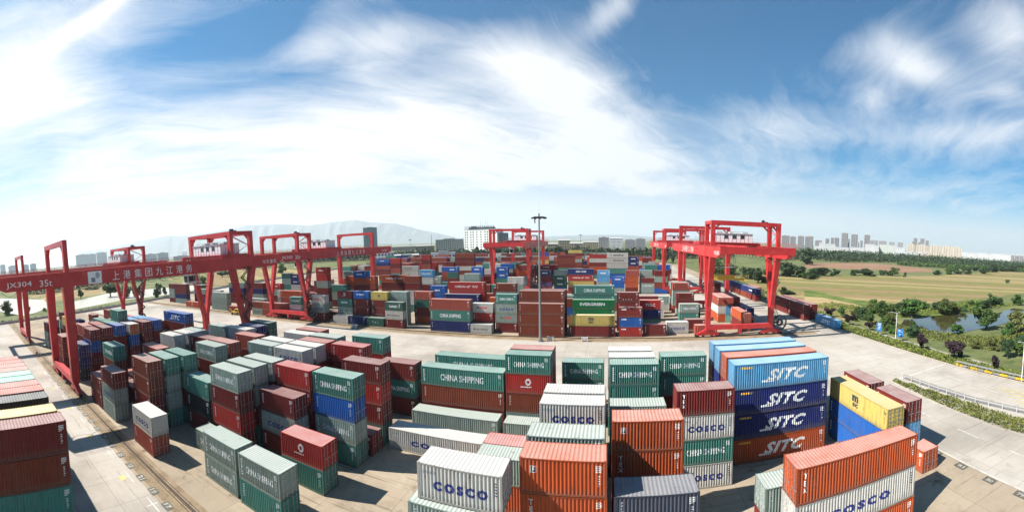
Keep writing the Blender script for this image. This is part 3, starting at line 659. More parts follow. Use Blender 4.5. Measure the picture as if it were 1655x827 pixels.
(-55.93, 114.25, 5.06, 0, 2.528, 0, 'D', '', 1, 2, 'dark green short container, second down, second stack from left, fourth middle-block row'),
(-55.94, 114.23, 2.53, 0, 2.528, 0, 'M', '', 1, 2, 'maroon short container, third down, second stack from left, fourth middle-block row'),
(-55.89, 114.23, 0.0, 0, 2.528, 0, 'O', '', 1, 2, 'orange short container, fourth down, second stack from left, fourth middle-block row'),
(-60.27, 135.32, 6.34, 0, 3.172, 0, 'U', 'CRO', 1, 2, 'blue short container with white lettering'),
(-45.4, 125.24, 8.96, 1, 2.986, 0, 'R', 'HS', 1, 2, 'bright red long container with a white swoosh logo, on top, above a bright red one'),
(-46.37, 122.76, 5.58, 1, 2.79, 0, 'N', 'V', 1, 2, 'navy blue long container, topmost, first stack from left, seventh middle-block row'),
(-30.05, 117.22, 10.03, 0, 2.508, 0, 'B', '', 1, 2, 'rust brown short container, topmost, first stack from left, fifth middle-block row'),
(-50.17, 144.22, 10.5, 0, 2.626, 0, 'A', 'DK', 1, 2, 'grey-green lettered container, topmost, first stack from left, twelfth middle-block row'),
(-4.32, 116.89, 5.4, 1, 2.7, 0, 'E', 'EG', 1, 2, 'bright green long container with white lettering'),
(-4.31, 116.88, 2.7, 1, 2.7, 0, 'E', '', 1, 2, 'bright green long container, second down, second stack from left, fifth middle-block row'),
(-4.34, 122.76, 8.6, 1, 2.866, 0, 'G', 'CS', 1, 2, 'teal green long container with white block lettering, on top, above a teal green one'),
(-4.33, 122.77, 5.73, 1, 2.866, 0, 'G', '', 1, 2, 'teal green long container, second down, second stack from left, seventh middle-block row'),
(-4.34, 106.22, 2.8, 1, 2.798, 0, 'Y', 'MSC', 1, 2, 'yellow long container with a black m logo, on top, above a maroon one'),
(-4.37, 106.19, 0.0, 1, 2.798, 0, 'M', 'V', 1, 2, 'maroon long container, second down, fourteenth stack from left, first middle-block row'),
(5.85, 106.12, 5.13, 0, 2.565, 0, 'M', 'TXS', 1, 2, 'maroon short container with a small white code'),
(5.88, 106.14, 2.56, 0, 2.565, 0, 'U', 'VT', 1, 2, 'blue short container with a white code'),
(5.82, 106.11, 0.0, 0, 2.565, 0, 'R', 'TXS', 1, 2, 'bright red short container with a small white code'),
(5.4, 113.14, 8.05, 0, 2.684, 0, 'M', 'FLOR', 1, 2, 'maroon short container with vertical white letters, on top, above a maroon one'),
(5.36, 113.13, 5.37, 0, 2.684, 0, 'M', '', 1, 2, 'maroon short container, second down, third stack from left, fourth middle-block row'),
(12.0, 116.22, 5.41, 0, 2.704, 0, 'R', 'TCLC', 1, 2, 'bright red short container with white lettering'),
(12.03, 116.21, 2.7, 0, 2.704, 0, 'N', 'V', 1, 2, 'navy blue short container, second down, third stack from left, fifth middle-block row'),
(12.28, 106.72, 0.0, 0, 3.141, 0, 'M', 'V', 1, 2, 'maroon short container, topmost, sixteenth stack from left, first middle-block row'),
(18.79, 109.22, 0.0, 0, 3.213, 0, 'W', 'COSCO', 1, 2, 'off-white short container with dark blue lettering, on top on the ground'),
(25.31, 140.38, 7.88, 0, 2.626, 0, 'S', '', 1, 2, 'salmon red short container, topmost, first stack from left, eleventh middle-block row'),
(25.78, 134.97, 5.11, 0, 2.554, 0, 'M', '', 1, 2, 'maroon short container, topmost, fourth stack from left, tenth middle-block row'),
(25.06, 124.55, 2.84, 0, 2.842, 0, 'A', 'CS', 1, 2, 'grey-green lettered container, topmost, fifth stack from left, eighth middle-block row'),
(25.06, 124.53, 0.0, 0, 2.842, 0, 'G', '', 1, 2, 'teal green short container, second down, fifth stack from left, eighth middle-block row'),
(24.55, 113.22, 0.0, 0, 3.053, 0, 'M', '', 1, 2, 'maroon short container, topmost, fourth stack from left, fourth middle-block row'),
(26.28, 106.72, 0.0, 0, 2.696, 0, 'S', '', 1, 2, 'salmon red short container, topmost, seventeenth stack from left, first middle-block row'),
(-13.01, 192.22, 8.61, 1, 2.87, 0, 'N', 'CMA', 1, 2, 'navy blue long container with white lettering'),
(-13.04, 192.24, 5.74, 1, 2.87, 0, 'R', 'HS', 1, 2, 'bright red long container with a white swoosh logo, second from top, above a yellow one'),
(-12.98, 192.19, 2.87, 1, 2.87, 0, 'Y', '', 1, 2, 'yellow long container, third down, second stack from left, first distant-block row'),
(-2.37, 192.22, 8.07, 0, 2.69, 0, 'L', 'TXT', 1, 2, 'sky blue short container with small white lettering'),
(4.5, 192.22, 5.24, 0, 2.621, 0, 'U', 'TXT', 1, 2, 'blue short container with small white lettering, on top, above a blue one'),
(24.67, 190.98, 8.17, 0, 2.722, 0, 'M', '', 1, 2, 'maroon short container, topmost, fifth stack from left, first distant-block row'),
(-30.03, 192.22, 8.02, 0, 2.672, 0, 'N', 'TXT', 1, 2, 'navy blue short container with small white lettering'),
(-35.28, 233.22, 8.08, 1, 2.694, 0, 'R', 'TXT', 1, 2, 'bright red long container with small white lettering'),
(-29.03, 278.22, 11.83, 1, 2.958, 0, 'M', '', 1, 2, 'maroon long container, topmost, first stack from left, second farthest-block row'),
(5.0, 233.22, 14.61, 1, 2.923, 0, 'W', 'MAE', 1, 2, 'off-white lettered container, topmost, second stack from left, sixth distant-block row'),
(4.99, 233.24, 11.69, 1, 2.923, 0, 'W', 'MAE', 1, 2, 'off-white long container with dark lettering, second from top, under an off-white one'),
(4.98, 233.23, 8.77, 1, 2.923, 0, 'W', '', 1, 2, 'off-white long container, third down, second stack from left, sixth distant-block row'),
(5.02, 233.21, 5.85, 1, 2.923, 0, 'G', '', 1, 2, 'teal green long container, fourth down, second stack from left, sixth distant-block row'),
(-6.3, 263.19, 7.82, 1, 2.608, 0, 'M', '', 1, 2, 'maroon long container, third down, first stack from left, first farthest-block row'),
(-84.88, 230.98, 15.4, 1, 2.567, 0, 'B', '', 1, 2, 'rust brown long container, topmost, first stack from left, fifth distant-block row'),
(-84.88, 230.99, 12.84, 1, 2.567, 0, 'M', '', 1, 2, 'maroon long container, second down, first stack from left, fifth distant-block row'),
(-70.0, 146.22, 11.45, 0, 2.863, 0, 'L', 'CS', 1, 2, 'sky blue short container with white block lettering'),
(-69.99, 146.25, 8.59, 0, 2.863, 0, 'W', '', 1, 2, 'off-white short container, second down, second stack from left, thirteenth middle-block row'),
(-111.44, 209.18, 8.96, 1, 2.985, 0, 'W', 'KL', 1, 2, 'off-white lettered container, topmost, first stack from left, fourth distant-block row'),
(-34.17, 147.22, 8.68, 0, 2.892, 0, 'W', 'V', 1, 2, 'off-white short container, topmost, third stack from left, thirteenth middle-block row'),
(-80.82, 201.22, 8.85, 0, 2.95, 0, 'U', 'TXT', 1, 2, 'blue short container with small white lettering, on top, above a dark green one'),
(-89.87, 129.22, 12.69, 0, 2.539, 0, 'U', 'TXT', 1, 2, 'blue short container with small white lettering, on top, above an orange one'),
(-89.89, 129.23, 10.16, 0, 2.539, 0, 'O', '', 1, 2, 'orange short container, second down, second stack from left, ninth middle-block row'),
(-85.36, 147.22, 9.23, 1, 3.076, 0, 'O', 'HS', 1, 2, 'orange long container with a white swoosh logo'),
(-85.4, 147.22, 6.15, 1, 3.076, 0, 'M', '', 1, 2, 'maroon long container, second down, first stack from left, thirteenth middle-block row'),
(-69.95, 134.04, 10.46, 0, 2.615, 0, 'B', '', 1, 2, 'rust brown short container, topmost, second stack from left, tenth middle-block row'),
(-69.92, 134.04, 7.84, 0, 2.615, 0, 'M', '', 1, 2, 'maroon short container, second down, second stack from left, tenth middle-block row'),
(-109.08, 129.22, 14.13, 0, 2.826, 0, 'R', 'TXT', 1, 2, 'bright red short container with small white lettering, on top, above a bright red one'),
(-109.06, 129.21, 11.31, 0, 2.826, 0, 'R', '', 1, 2, 'bright red short container, second down, first stack from left, ninth middle-block row'),
(-109.08, 129.2, 8.48, 0, 2.826, 0, 'A', '', 1, 2, 'grey-green short container, third down, first stack from left, ninth middle-block row'),
(-109.06, 129.24, 5.65, 0, 2.826, 0, 'M', '', 1, 2, 'maroon short container, fourth down, first stack from left, ninth middle-block row'),
(-17.65, 105.3, 5.79, 1, 2.896, 0, 'B', 'V', 1, 2, 'rust brown long container, topmost, thirteenth stack from left, first middle-block row'),
(-17.66, 105.3, 2.9, 1, 2.896, 0, 'B', 'V', 1, 2, 'rust brown long container, second down, thirteenth stack from left, first middle-block row'),
(-17.62, 105.31, 0.0, 1, 2.896, 0, 'B', '', 1, 2, 'rust brown long container, third down, thirteenth stack from left, first middle-block row'),
(-17.95, 108.53, 8.69, 1, 2.896, 0, 'B', '', 1, 2, 'rust brown long container, topmost, fourth stack from left, second middle-block row'),
(-117.97, 106.22, 2.59, 0, 2.591, 0, 'S', '', 1, 2, 'salmon red short container, topmost, third stack from left, first middle-block row'),
(-111.47, 106.42, 2.59, 0, 2.591, 0, 'S', '', 1, 2, 'salmon red short container, topmost, fourth stack from left, first middle-block row'),
(-111.5, 106.4, 0.0, 0, 2.591, 0, 'M', '', 1, 2, 'maroon short container, second down, fourth stack from left, first middle-block row'),
(-173.4, 105.82, 0.0, 1, 2.591, 0, 'O', 'EMB', 1, 2, 'orange long container with a white emblem'),
(-139.97, 105.82, 0.0, 0, 2.591, 0, 'S', '', 1, 2, 'salmon red short container, topmost, second stack from left, first middle-block row'),
(-151.9, 107.22, 5.18, 1, 2.591, 0, 'A', '', 1, 2, 'grey-green long container, topmost, first stack from left, second middle-block row'),
(-151.93, 107.2, 2.59, 1, 2.591, 0, 'A', '', 1, 2, 'grey-green long container, second down, first stack from left, second middle-block row'),
(-151.92, 107.2, 0.0, 1, 2.591, 0, 'A', '', 1, 2, 'grey-green long container, third down, first stack from left, second middle-block row'),
(-161.9, 125.22, 7.77, 1, 2.591, 0, 'A', '', 1, 2, 'grey-green long container, topmost, first stack from left, eighth middle-block row'),
(-161.87, 125.21, 5.18, 1, 2.591, 0, 'N', '', 1, 2, 'navy blue long container, second down, first stack from left, eighth middle-block row'),
(-147.9, 125.22, 7.77, 1, 2.591, 0, 'M', '', 1, 2, 'maroon long container, topmost, second stack from left, eighth middle-block row'),
(-147.88, 125.24, 5.18, 1, 2.591, 0, 'N', '', 1, 2, 'navy blue long container, second down, second stack from left, eighth middle-block row'),
(-133.9, 113.22, 2.59, 1, 2.591, 0, 'A', '', 1, 2, 'grey-green long container, topmost, first stack from left, fourth middle-block row'),
(-132.97, 125.22, 7.77, 0, 2.591, 0, 'R', 'TXT', 1, 2, 'bright red short container with small white lettering, on top, above a grey-green one'),
(37.7, 127.7, 5.18, 1, 2.591, 2, 'S', '', 1, 2, 'salmon red long container, topmost, sixth stack from front, right road lane'),
(38.82, 114.1, 2.59, 1, 2.591, 2, 'O', '', 1, 2, 'orange long container, topmost, second stack from front, right road lane'),
(38.84, 114.1, 0.0, 1, 2.591, 2, 'M', '', 1, 2, 'maroon long container, second down, second stack from front, right road lane'),
(42.62, 122.1, 2.59, 1, 2.591, 2, 'N', '', 1, 2, 'navy blue long container, topmost, third stack from front, right road lane'),
(35.22, 127.9, 5.18, 1, 2.591, 2, 'S', '', 1, 2, 'salmon red long container, topmost, seventh stack from front, right road lane'),
(35.23, 127.89, 2.59, 1, 2.591, 2, 'W', '', 1, 2, 'off-white long container, second down, seventh stack from front, right road lane'),
(35.25, 127.91, 0.0, 1, 2.591, 2, 'O', '', 1, 2, 'orange long container, third down, seventh stack from front, right road lane'),
(38.62, 143.03, 7.77, 0, 2.591, 2, 'M', '', 1, 2, 'maroon short container, topmost, ninth stack from front, right road lane'),
(64.12, 125.6, 2.59, 1, 2.591, 2, 'M', 'V', 1, 2, 'maroon long container, topmost, fourth stack from front, right road lane'),
(64.13, 125.58, 0.0, 1, 2.591, 2, 'M', '', 1, 2, 'maroon long container, second down, fourth stack from front, right road lane'),
(67.42, 126.6, 2.59, 1, 2.591, 2, 'M', 'V', 1, 2, 'maroon long container, topmost, fifth stack from front, right road lane'),
(64.12, 138.4, 2.59, 1, 2.591, 2, 'M', '', 1, 2, 'maroon long container, topmost, eighth stack from front, right road lane'),
(64.09, 138.43, 0.0, 1, 2.591, 2, 'M', '', 1, 2, 'maroon long container, second down, eighth stack from front, right road lane'),
(67.12, 110.7, 0.0, 1, 2.591, 2, 'L', 'SITC', 1, 2, 'sky blue long container with slanted white lettering, on top on the ground'),
(63.42, 169.6, 2.59, 1, 2.591, 2, 'N', 'TXT', 1, 2, 'navy blue long container with small white lettering'),
(63.38, 169.6, 0.0, 1, 2.591, 2, 'M', '', 1, 2, 'maroon long container, second down, tenth stack from front, right road lane'),
(-40.57, 194.72, 10.36, 0, 2.591, 0, 'M', '', 1, 2, 'maroon short container, topmost, first stack from left, second distant-block row')]
# the many small or buried ones: x, y, z, 40 foot, height, turn, paint, marking, in view
BULK = [
(-56.88,25.34,0,0,2.591,0,'M','',0),(-56.51,31.23,5.18,0,2.591,0,'A','',1),(-56.53,31.23,2.59,0,2.591,0,'M','',1),(-56.5,31.18,0,0,2.591,0,'G','',1),(-70.59,25.09,2.59,0,2.591,0,'M','',1),
(-70.63,25.11,0,0,2.591,0,'M','',1),(-91.69,27.43,0,0,2.591,0,'M','',1),(-92.33,30.68,5.18,0,2.591,0,'M','',1),(-92.35,30.66,2.59,0,2.591,0,'M','',0),(-92.38,30.64,0,0,2.591,0,'M','',0),
(-92.84,34.2,5.18,0,2.591,0,'M','',1),(-92.81,34.17,2.59,0,2.591,0,'M','',1),(-92.81,34.19,0,0,2.591,0,'M','',1),(-92.01,37.19,0,0,2.591,0,'M','',1),(-92.31,40.83,2.59,0,2.591,0,'M','',1),
(-92.33,40.88,0,0,2.591,0,'M','',0),(-92.59,43.63,5.18,0,2.591,0,'M','',1),(-92.56,43.64,2.59,0,2.591,0,'N','',1),(-92.57,43.68,0,0,2.591,0,'M','',0),(-43.52,34.18,0,0,2.591,0,'G','',1),
(-43.23,37.12,5.18,0,2.591,0,'M','',1),(-43.22,37.11,2.59,0,2.591,0,'A','',0),(-43.22,37.15,0,0,2.591,0,'G','',0),(-36.42,37.04,2.59,0,2.591,0,'M','',1),
(-36.42,37.01,0,0,2.591,0,'M','',0),(-37.19,55.42,5.18,0,2.591,0,'R','',1),(-37.19,55.41,2.59,0,2.591,0,'M','',0),(-37.15,55.4,0,0,2.591,0,'G','',0),(-36.92,49.43,5.18,0,2.591,0,'M','',1),
(-36.94,49.43,2.59,0,2.591,0,'A','',0),(-36.98,49.46,0,0,2.591,0,'M','',0),(-43.68,43.48,5.18,0,2.591,0,'A','',0),(-43.63,43.5,2.59,0,2.591,0,'M','',0),
(-43.64,43.52,0,0,2.591,0,'G','',0),(-43.66,46.55,5.18,0,2.591,0,'M','',1),(-43.66,46.52,2.59,0,2.591,0,'A','',0),(-43.63,46.51,0,0,2.591,0,'G','',0),(-43.78,49.24,5.18,0,2.591,0,'M','',1),
(-43.77,49.24,2.59,0,2.591,0,'G','',0),(-43.79,49.27,0,0,2.591,0,'M','',0),(-44.37,52.7,5.18,0,2.591,0,'G','',0),(-44.35,52.67,2.59,0,2.591,0,'M','',0),
(-44.36,52.68,0,0,2.591,0,'M','',0),(-50.49,52.37,5.18,0,2.591,0,'A','',0),(-50.45,52.39,2.59,0,2.591,0,'G','',0),(-50.45,52.39,0,0,2.591,0,'M','',0),(-50.41,55.62,5.18,0,2.591,0,'M','',0),
(-50.41,55.63,2.59,0,2.591,0,'A','',0),(-50.4,55.6,0,0,2.591,0,'G','',0),(-97.37,53.91,2.59,1,2.591,0,'G','',1),(-97.44,53.91,0,1,2.591,0,'A','',0),(-70.57,37.49,5.18,0,2.591,0,'A','',0),
(-70.57,37.47,2.59,0,2.591,0,'M','',0),(-70.62,37.49,0,0,2.591,0,'M','',0),(-70.58,40.51,5.18,0,2.591,0,'A','',1),(-70.63,40.52,2.59,0,2.591,0,'M','',0),
(-70.57,40.52,0,0,2.591,0,'M','',0),(-71.08,42.94,5.18,0,2.591,0,'M','',0),(-71.09,42.93,2.59,0,2.591,0,'G','',0),(-71.12,42.94,0,0,2.591,0,'M','',0),(-57.34,37.71,2.59,0,2.591,0,'G','',0),
(-57.36,37.69,0,0,2.591,0,'M','',0),(-63.62,40.39,5.18,0,2.591,0,'M','',1),(-63.59,40.42,2.59,0,2.591,0,'A','',0),(-63.57,40.41,0,0,2.591,0,'G','',0),(-57.49,40.65,5.18,0,2.591,0,'M','',0),
(-57.47,40.63,2.59,0,2.591,0,'M','',0),(-57.45,40.6,0,0,2.591,0,'A','',0),(-64.53,52.94,5.18,0,2.591,0,'M','',0),(-64.54,52.96,2.59,0,2.591,0,'G','',0),
(-64.53,52.95,0,0,2.591,0,'M','',0),(-65.48,56.72,5.18,0,2.591,0,'G','',1),(-65.52,56.71,2.59,0,2.591,0,'M','',0),(-65.5,56.7,0,0,2.591,0,'M','',0),(-50.12,43.5,5.18,0,2.591,0,'M','',0),
(-50.09,43.49,2.59,0,2.591,0,'G','',0),(-50.11,43.46,0,0,2.591,0,'A','',0),(-50.12,46.54,5.18,0,2.591,0,'A','',0),(-50.06,46.53,2.59,0,2.591,0,'M','',0),
(-50.11,46.53,0,0,2.591,0,'G','',0),(-70.37,49.19,5.18,0,2.591,0,'G','',0),(-70.31,49.18,2.59,0,2.591,0,'M','',0),(-70.37,49.16,0,0,2.591,0,'M','',0),(-57.65,46.51,5.18,0,2.591,0,'M','',1),
(-57.63,46.52,2.59,0,2.591,0,'M','',0),(-57.65,46.52,0,0,2.591,0,'A','',0),(-64.16,49.72,5.18,0,2.591,0,'G','',0),(-64.15,49.72,2.59,0,2.591,0,'M','',0),
(-64.16,49.72,0,0,2.591,0,'M','',0),(-63.66,30.29,5.18,0,2.591,0,'M','',0),(-63.6,30.24,2.59,0,2.591,0,'M','',0),(-63.6,30.27,0,0,2.591,0,'A','',0),(-20.4,58.38,2.59,1,2.591,0,'A','',0),
(-20.36,58.43,0,1,2.591,0,'M','',0),(-10.5,52.37,0,0,2.591,0,'A','',1),(-10.48,55.21,5.18,0,2.591,0,'M','',1),(-10.45,55.2,2.59,0,2.591,0,'M','',0),(-10.45,55.2,0,0,2.591,0,'A','',0),
(-10.02,24.77,2.59,0,2.591,0,'A','',0),(-9.72,25.06,0,0,2.591,0,'G','',0),(-3.27,30.85,5.18,0,2.591,0,'G','',0),(-3.28,30.84,2.59,0,2.591,0,'M','',0),(-3.26,30.84,0,0,2.591,0,'M','',0),
(-3.28,37.13,5.18,0,2.591,0,'A','',0),(-3.28,37.17,2.59,0,2.591,0,'M','',0),(-3.27,37.13,0,0,2.591,0,'G','',0),(-3.33,40.03,5.18,0,2.591,0,'A','',0),(-3.36,40.02,2.59,0,2.591,0,'M','',0),
(-3.34,40.02,0,0,2.591,0,'G','',0),(-9.41,38.75,0,0,2.591,0,'M','',0),(-3.09,27.69,2.59,0,2.591,0,'M','',0),(-3.1,27.71,0,0,2.591,0,'M','',0),(-3.64,58.39,0,0,2.591,0,'M','',0),
(2.98,55.43,5.18,0,2.591,0,'A','',0),(3.03,55.43,2.59,0,2.591,0,'M','',0),(3.02,55.38,0,0,2.591,0,'G','',0),(3.09,52.34,5.18,0,2.591,0,'M','',1),(3.04,52.32,2.59,0,2.591,0,'A','',1),
(3.04,52.32,0,0,2.591,0,'G','',1),(3.2,49.25,2.59,0,2.591,0,'M','',0),(3.21,49.28,0,0,2.591,0,'A','',0),(3.23,43.04,2.59,0,2.591,0,'G','',1),(3.21,43.04,0,0,2.591,0,'M','',1),
(3.37,33.76,2.59,0,2.591,0,'M','',1),(3.34,33.79,0,0,2.591,0,'M','',0),(3.43,27.82,2.59,0,2.591,0,'G','',0),(3.44,27.83,0,0,2.591,0,'M','',0),(9.83,52.27,2.59,0,2.591,0,'M','',1),
(9.82,52.27,0,0,2.591,0,'A','',0),(20.02,52.83,2.9,1,2.896,0,'N','',0),(19.98,52.8,0,1,2.896,0,'M','',0),(19.98,49.82,5.79,1,2.896,0,'N','',1),(19.99,49.83,2.9,1,2.896,0,'M','',0),
(20.03,49.81,0,1,2.896,0,'M','',0),(20.01,46.7,5.79,1,2.896,0,'M','',1),(19.98,46.74,2.9,1,2.896,0,'N','',0),(19.97,46.73,0,1,2.896,0,'M','',0),(15.77,30.72,0,0,2.591,0,'M','',1),
(32.94,44.11,2.59,0,2.591,2,'L','',0),(-130.77,30.27,7.77,0,2.591,0,'M','',1),(-130.8,30.25,5.18,0,2.591,0,'A','',1),(-130.75,30.27,2.59,0,2.591,0,'M','',1),
(-130.77,30.25,0,0,2.591,0,'N','',0),(-118.65,28.46,2.59,0,2.591,0,'M','',1),(-118.65,28.46,0,0,2.591,0,'M','',0),(-98.85,27.8,5.18,0,2.591,0,'M','',1),
(-98.86,27.84,2.59,0,2.591,0,'M','',0),(-98.88,27.84,0,0,2.591,0,'M','',0),(-98.87,30.92,7.77,0,2.591,0,'S','',1),(-98.86,30.91,5.18,0,2.591,0,'B','',0),
(-98.87,30.92,2.59,0,2.591,0,'M','',0),(-98.84,30.93,0,0,2.591,0,'M','',0),(-98.87,34.12,7.77,0,2.591,0,'G','',1),(-98.85,34.11,5.18,0,2.591,0,'M','',0),
(-98.9,34.14,2.59,0,2.591,0,'M','',0),(-98.86,34.1,0,0,2.591,0,'M','',0),(-98.86,37.25,7.77,0,2.591,0,'G','',0),(-98.88,37.22,5.18,0,2.591,0,'M','',0),
(-98.87,37.21,2.59,0,2.591,0,'N','',0),(-98.87,37.25,0,0,2.591,0,'M','',0),(-98.87,40.32,7.77,0,2.591,0,'L','',1),(-98.86,40.33,5.18,0,2.591,0,'U','',0),
(-98.88,40.33,2.59,0,2.591,0,'M','',0),(-98.88,40.34,0,0,2.591,0,'M','',0),(-98.87,43.32,7.77,0,2.591,0,'L','',1),(-98.89,43.3,5.18,0,2.591,0,'M','',0),
(-98.88,43.3,2.59,0,2.591,0,'M','',0),(-98.84,43.35,0,0,2.591,0,'N','',0),(-105.57,34.22,7.77,0,2.591,0,'G','',1),(-105.54,34.24,5.18,0,2.591,0,'M','',0),
(-105.59,34.21,2.59,0,2.591,0,'M','',0),(-105.57,34.2,0,0,2.591,0,'N','',0),(-105.57,40.42,7.77,0,2.591,0,'U','',0),(-105.6,40.4,5.18,0,2.591,0,'M','',0),
(-105.56,40.41,2.59,0,2.591,0,'M','',0),(-105.54,40.45,0,0,2.591,0,'M','',0),(-111.97,46.22,5.18,0,2.591,0,'M','',0),(-111.95,46.21,2.59,0,2.591,0,'N','',0),
(-111.94,46.21,0,0,2.591,0,'M','',0),(-118.97,31.22,5.18,0,2.591,0,'M','',1),(-118.95,31.23,2.59,0,2.591,0,'B','',0),(-118.98,31.2,0,0,2.591,0,'M','',0),
(-118.97,37.22,5.18,0,2.591,0,'N','',0),(-119.01,37.21,2.59,0,2.591,0,'M','',0),(-118.99,37.22,0,0,2.591,0,'M','',0),(-118.97,43.22,5.18,0,2.591,0,'A','',1),
(-119,43.19,2.59,0,2.591,0,'M','',0),(-118.98,43.23,0,0,2.591,0,'M','',0),(-127.97,34.22,5.18,0,2.591,0,'N','',1),(-127.97,34.21,2.59,0,2.591,0,'M','',0),
(-127.98,34.19,0,0,2.591,0,'M','',0),(-127.97,46.22,2.59,0,2.591,0,'A','',0),(-128,46.2,0,0,2.591,0,'M','',0),(-136.97,27.72,5.18,0,2.591,0,'A','',1),(-136.95,27.73,2.59,0,2.591,0,'M','',1),
(-137,27.74,0,0,2.591,0,'N','',0),(-136.97,49.22,2.59,0,2.591,0,'M','',0),(-136.95,49.24,0,0,2.591,0,'N','',0),(-111.97,53.22,2.59,0,2.591,0,'S','',0),
(-111.95,53.21,0,0,2.591,0,'M','',0),(-105.47,51.22,5.18,0,2.591,0,'B','',1),(-105.5,51.25,2.59,0,2.591,0,'A','',1),(-105.44,51.25,0,0,2.591,0,'M','',0),
(-163.9,58.22,2.59,1,2.591,0,'B','',1),(-163.91,58.2,0,1,2.591,0,'M','',1),(-156.97,48.22,2.59,0,2.591,0,'M','',1),(-156.94,48.22,0,0,2.591,0,'A','',0),
(-148.97,57.22,0,0,2.591,0,'A','',0),(-36.82,1.45,0,1,2.896,1,'M','',0),(-39.7,1.28,5.79,1,2.896,1,'M','',0),(-39.64,1.29,2.9,1,2.896,1,'M','',0),(-39.72,1.3,0,1,2.896,1,'M','',0),
(-44.14,1.29,5.79,1,2.896,1,'N','',0),(-44.12,1.3,2.9,1,2.896,1,'M','',0),(-44.14,1.32,0,1,2.896,1,'M','',0),(-47.03,1.38,5.79,1,2.896,1,'M','',0),(-47.07,1.36,2.9,1,2.896,1,'M','',0),
(-47.07,1.35,0,1,2.896,1,'M','',0),(-49.5,1.29,5.79,1,2.896,1,'M','',0),(-49.53,1.24,2.9,1,2.896,1,'M','',0),(-49.55,1.27,0,1,2.896,1,'M','',0),(-52.13,1.14,5.79,1,2.896,1,'G','',0),
(-52.13,1.18,2.9,1,2.896,1,'M','',0),(-52.12,1.16,0,1,2.896,1,'M','',0),(-54.78,1.16,5.79,1,2.896,1,'M','',0),(-54.79,1.14,2.9,1,2.896,1,'M','',0),(-54.72,1.18,0,1,2.896,1,'M','',0),
(-57.29,1.15,5.79,1,2.896,1,'M','',0),(-57.32,1.14,2.9,1,2.896,1,'M','',0),(-57.28,1.17,0,1,2.896,1,'M','',0),(-59.78,1.08,5.79,1,2.896,1,'A','',0),(-59.78,1.08,2.9,1,2.896,1,'M','',0),
(-59.77,1.1,0,1,2.896,1,'M','',0),(-62.24,0.91,8.69,1,2.896,1,'S','',1),(-62.21,0.94,5.79,1,2.896,1,'M','',0),(-62.22,0.9,2.9,1,2.896,1,'M','',0),(-62.23,0.89,0,1,2.896,1,'M','',0),
(-64.72,0.69,8.69,1,2.896,1,'S','',1),(-64.72,0.68,5.79,1,2.896,1,'M','',0),(-64.76,0.69,2.9,1,2.896,1,'M','',0),(-64.74,0.67,0,1,2.896,1,'M','',0),(-82.48,109.2,0,0,2.573,0,'W','',0),
(-75.77,109.24,0,0,2.596,0,'M','',0),(-68.77,109.21,0,0,2.584,0,'M','',0),(-62.7,110.7,5.18,0,2.59,0,'A','',1),(-62.72,110.71,2.59,0,2.59,0,'A','',1),(-62.7,110.71,0,0,2.59,0,'A','',1),
(-117.52,118.99,2.75,1,2.752,0,'S','',1),(-117.55,118.95,0,1,2.752,0,'N','',0),(-106.51,134.69,3.09,1,3.091,0,'A','',1),(-106.56,134.67,0,1,3.091,0,'M','',1),
(-34.78,108.73,0,0,2.622,0,'M','',1),(-60.26,135.3,3.17,0,3.172,0,'U','',1),(-60.24,135.32,0,0,3.172,0,'M','',0),(-45.37,125.24,5.97,1,2.986,0,'R','',1),
(-45.38,125.26,2.99,1,2.986,0,'M','',0),(-45.38,125.25,0,1,2.986,0,'A','',0),(-46.35,122.74,2.79,1,2.79,0,'N','',0),(-46.41,122.76,0,1,2.79,0,'B','',0),
(-30.07,117.2,7.52,0,2.508,0,'A','',1),(-30.03,117.22,5.02,0,2.508,0,'M','',0),(-30.08,117.2,2.51,0,2.508,0,'U','',0),(-30.05,117.25,0,0,2.508,0,'G','',0),
(-50.15,144.2,7.88,0,2.626,0,'A','',1),(-50.16,144.19,5.25,0,2.626,0,'N','',0),(-50.18,144.22,2.63,0,2.626,0,'N','',0),(-50.21,144.21,0,0,2.626,0,'M','',0),
(-4.32,116.88,0,1,2.7,0,'M','',0),(-4.32,122.73,2.87,1,2.866,0,'M','',0),(-4.33,122.79,0,1,2.866,0,'M','',0),(5.39,113.14,2.68,0,2.684,0,'M','',1),(5.4,113.17,0,0,2.684,0,'M','',1),
(12,116.21,0,0,2.704,0,'G','',1),(12.46,126.22,5.21,0,2.603,0,'M','',1),(12.46,126.19,2.6,0,2.603,0,'M','',0),(12.45,126.23,0,0,2.603,0,'M','',0),(25.3,140.37,5.25,0,2.626,0,'A','',1),
(25.29,140.39,2.63,0,2.626,0,'A','',1),(25.34,140.4,0,0,2.626,0,'S','',1),(25.81,134.94,2.55,0,2.554,0,'M','',1),(25.81,134.96,0,0,2.554,0,'A','',1),(-13.04,192.24,0,1,2.87,0,'S','',1),
(-2.41,192.25,5.38,0,2.69,0,'L','',1),(-2.4,192.21,2.69,0,2.69,0,'A','',1),(-2.35,192.19,0,0,2.69,0,'B','',0),(4.53,192.23,2.62,0,2.621,0,'U','',1),(4.47,192.24,0,0,2.621,0,'A','',1),
(11.03,192.22,8.11,0,2.704,0,'S','',1),(11.03,192.2,5.41,0,2.704,0,'O','',1),(11.06,192.23,2.7,0,2.704,0,'O','',1),(11.01,192.24,0,0,2.704,0,'M','',1),
(17.85,194.24,8.05,0,2.683,0,'A','DK',1),(17.85,194.22,5.37,0,2.683,0,'A','',1),(17.89,194.22,2.68,0,2.683,0,'A','',1),(17.86,194.24,0,0,2.683,0,'W','',1),
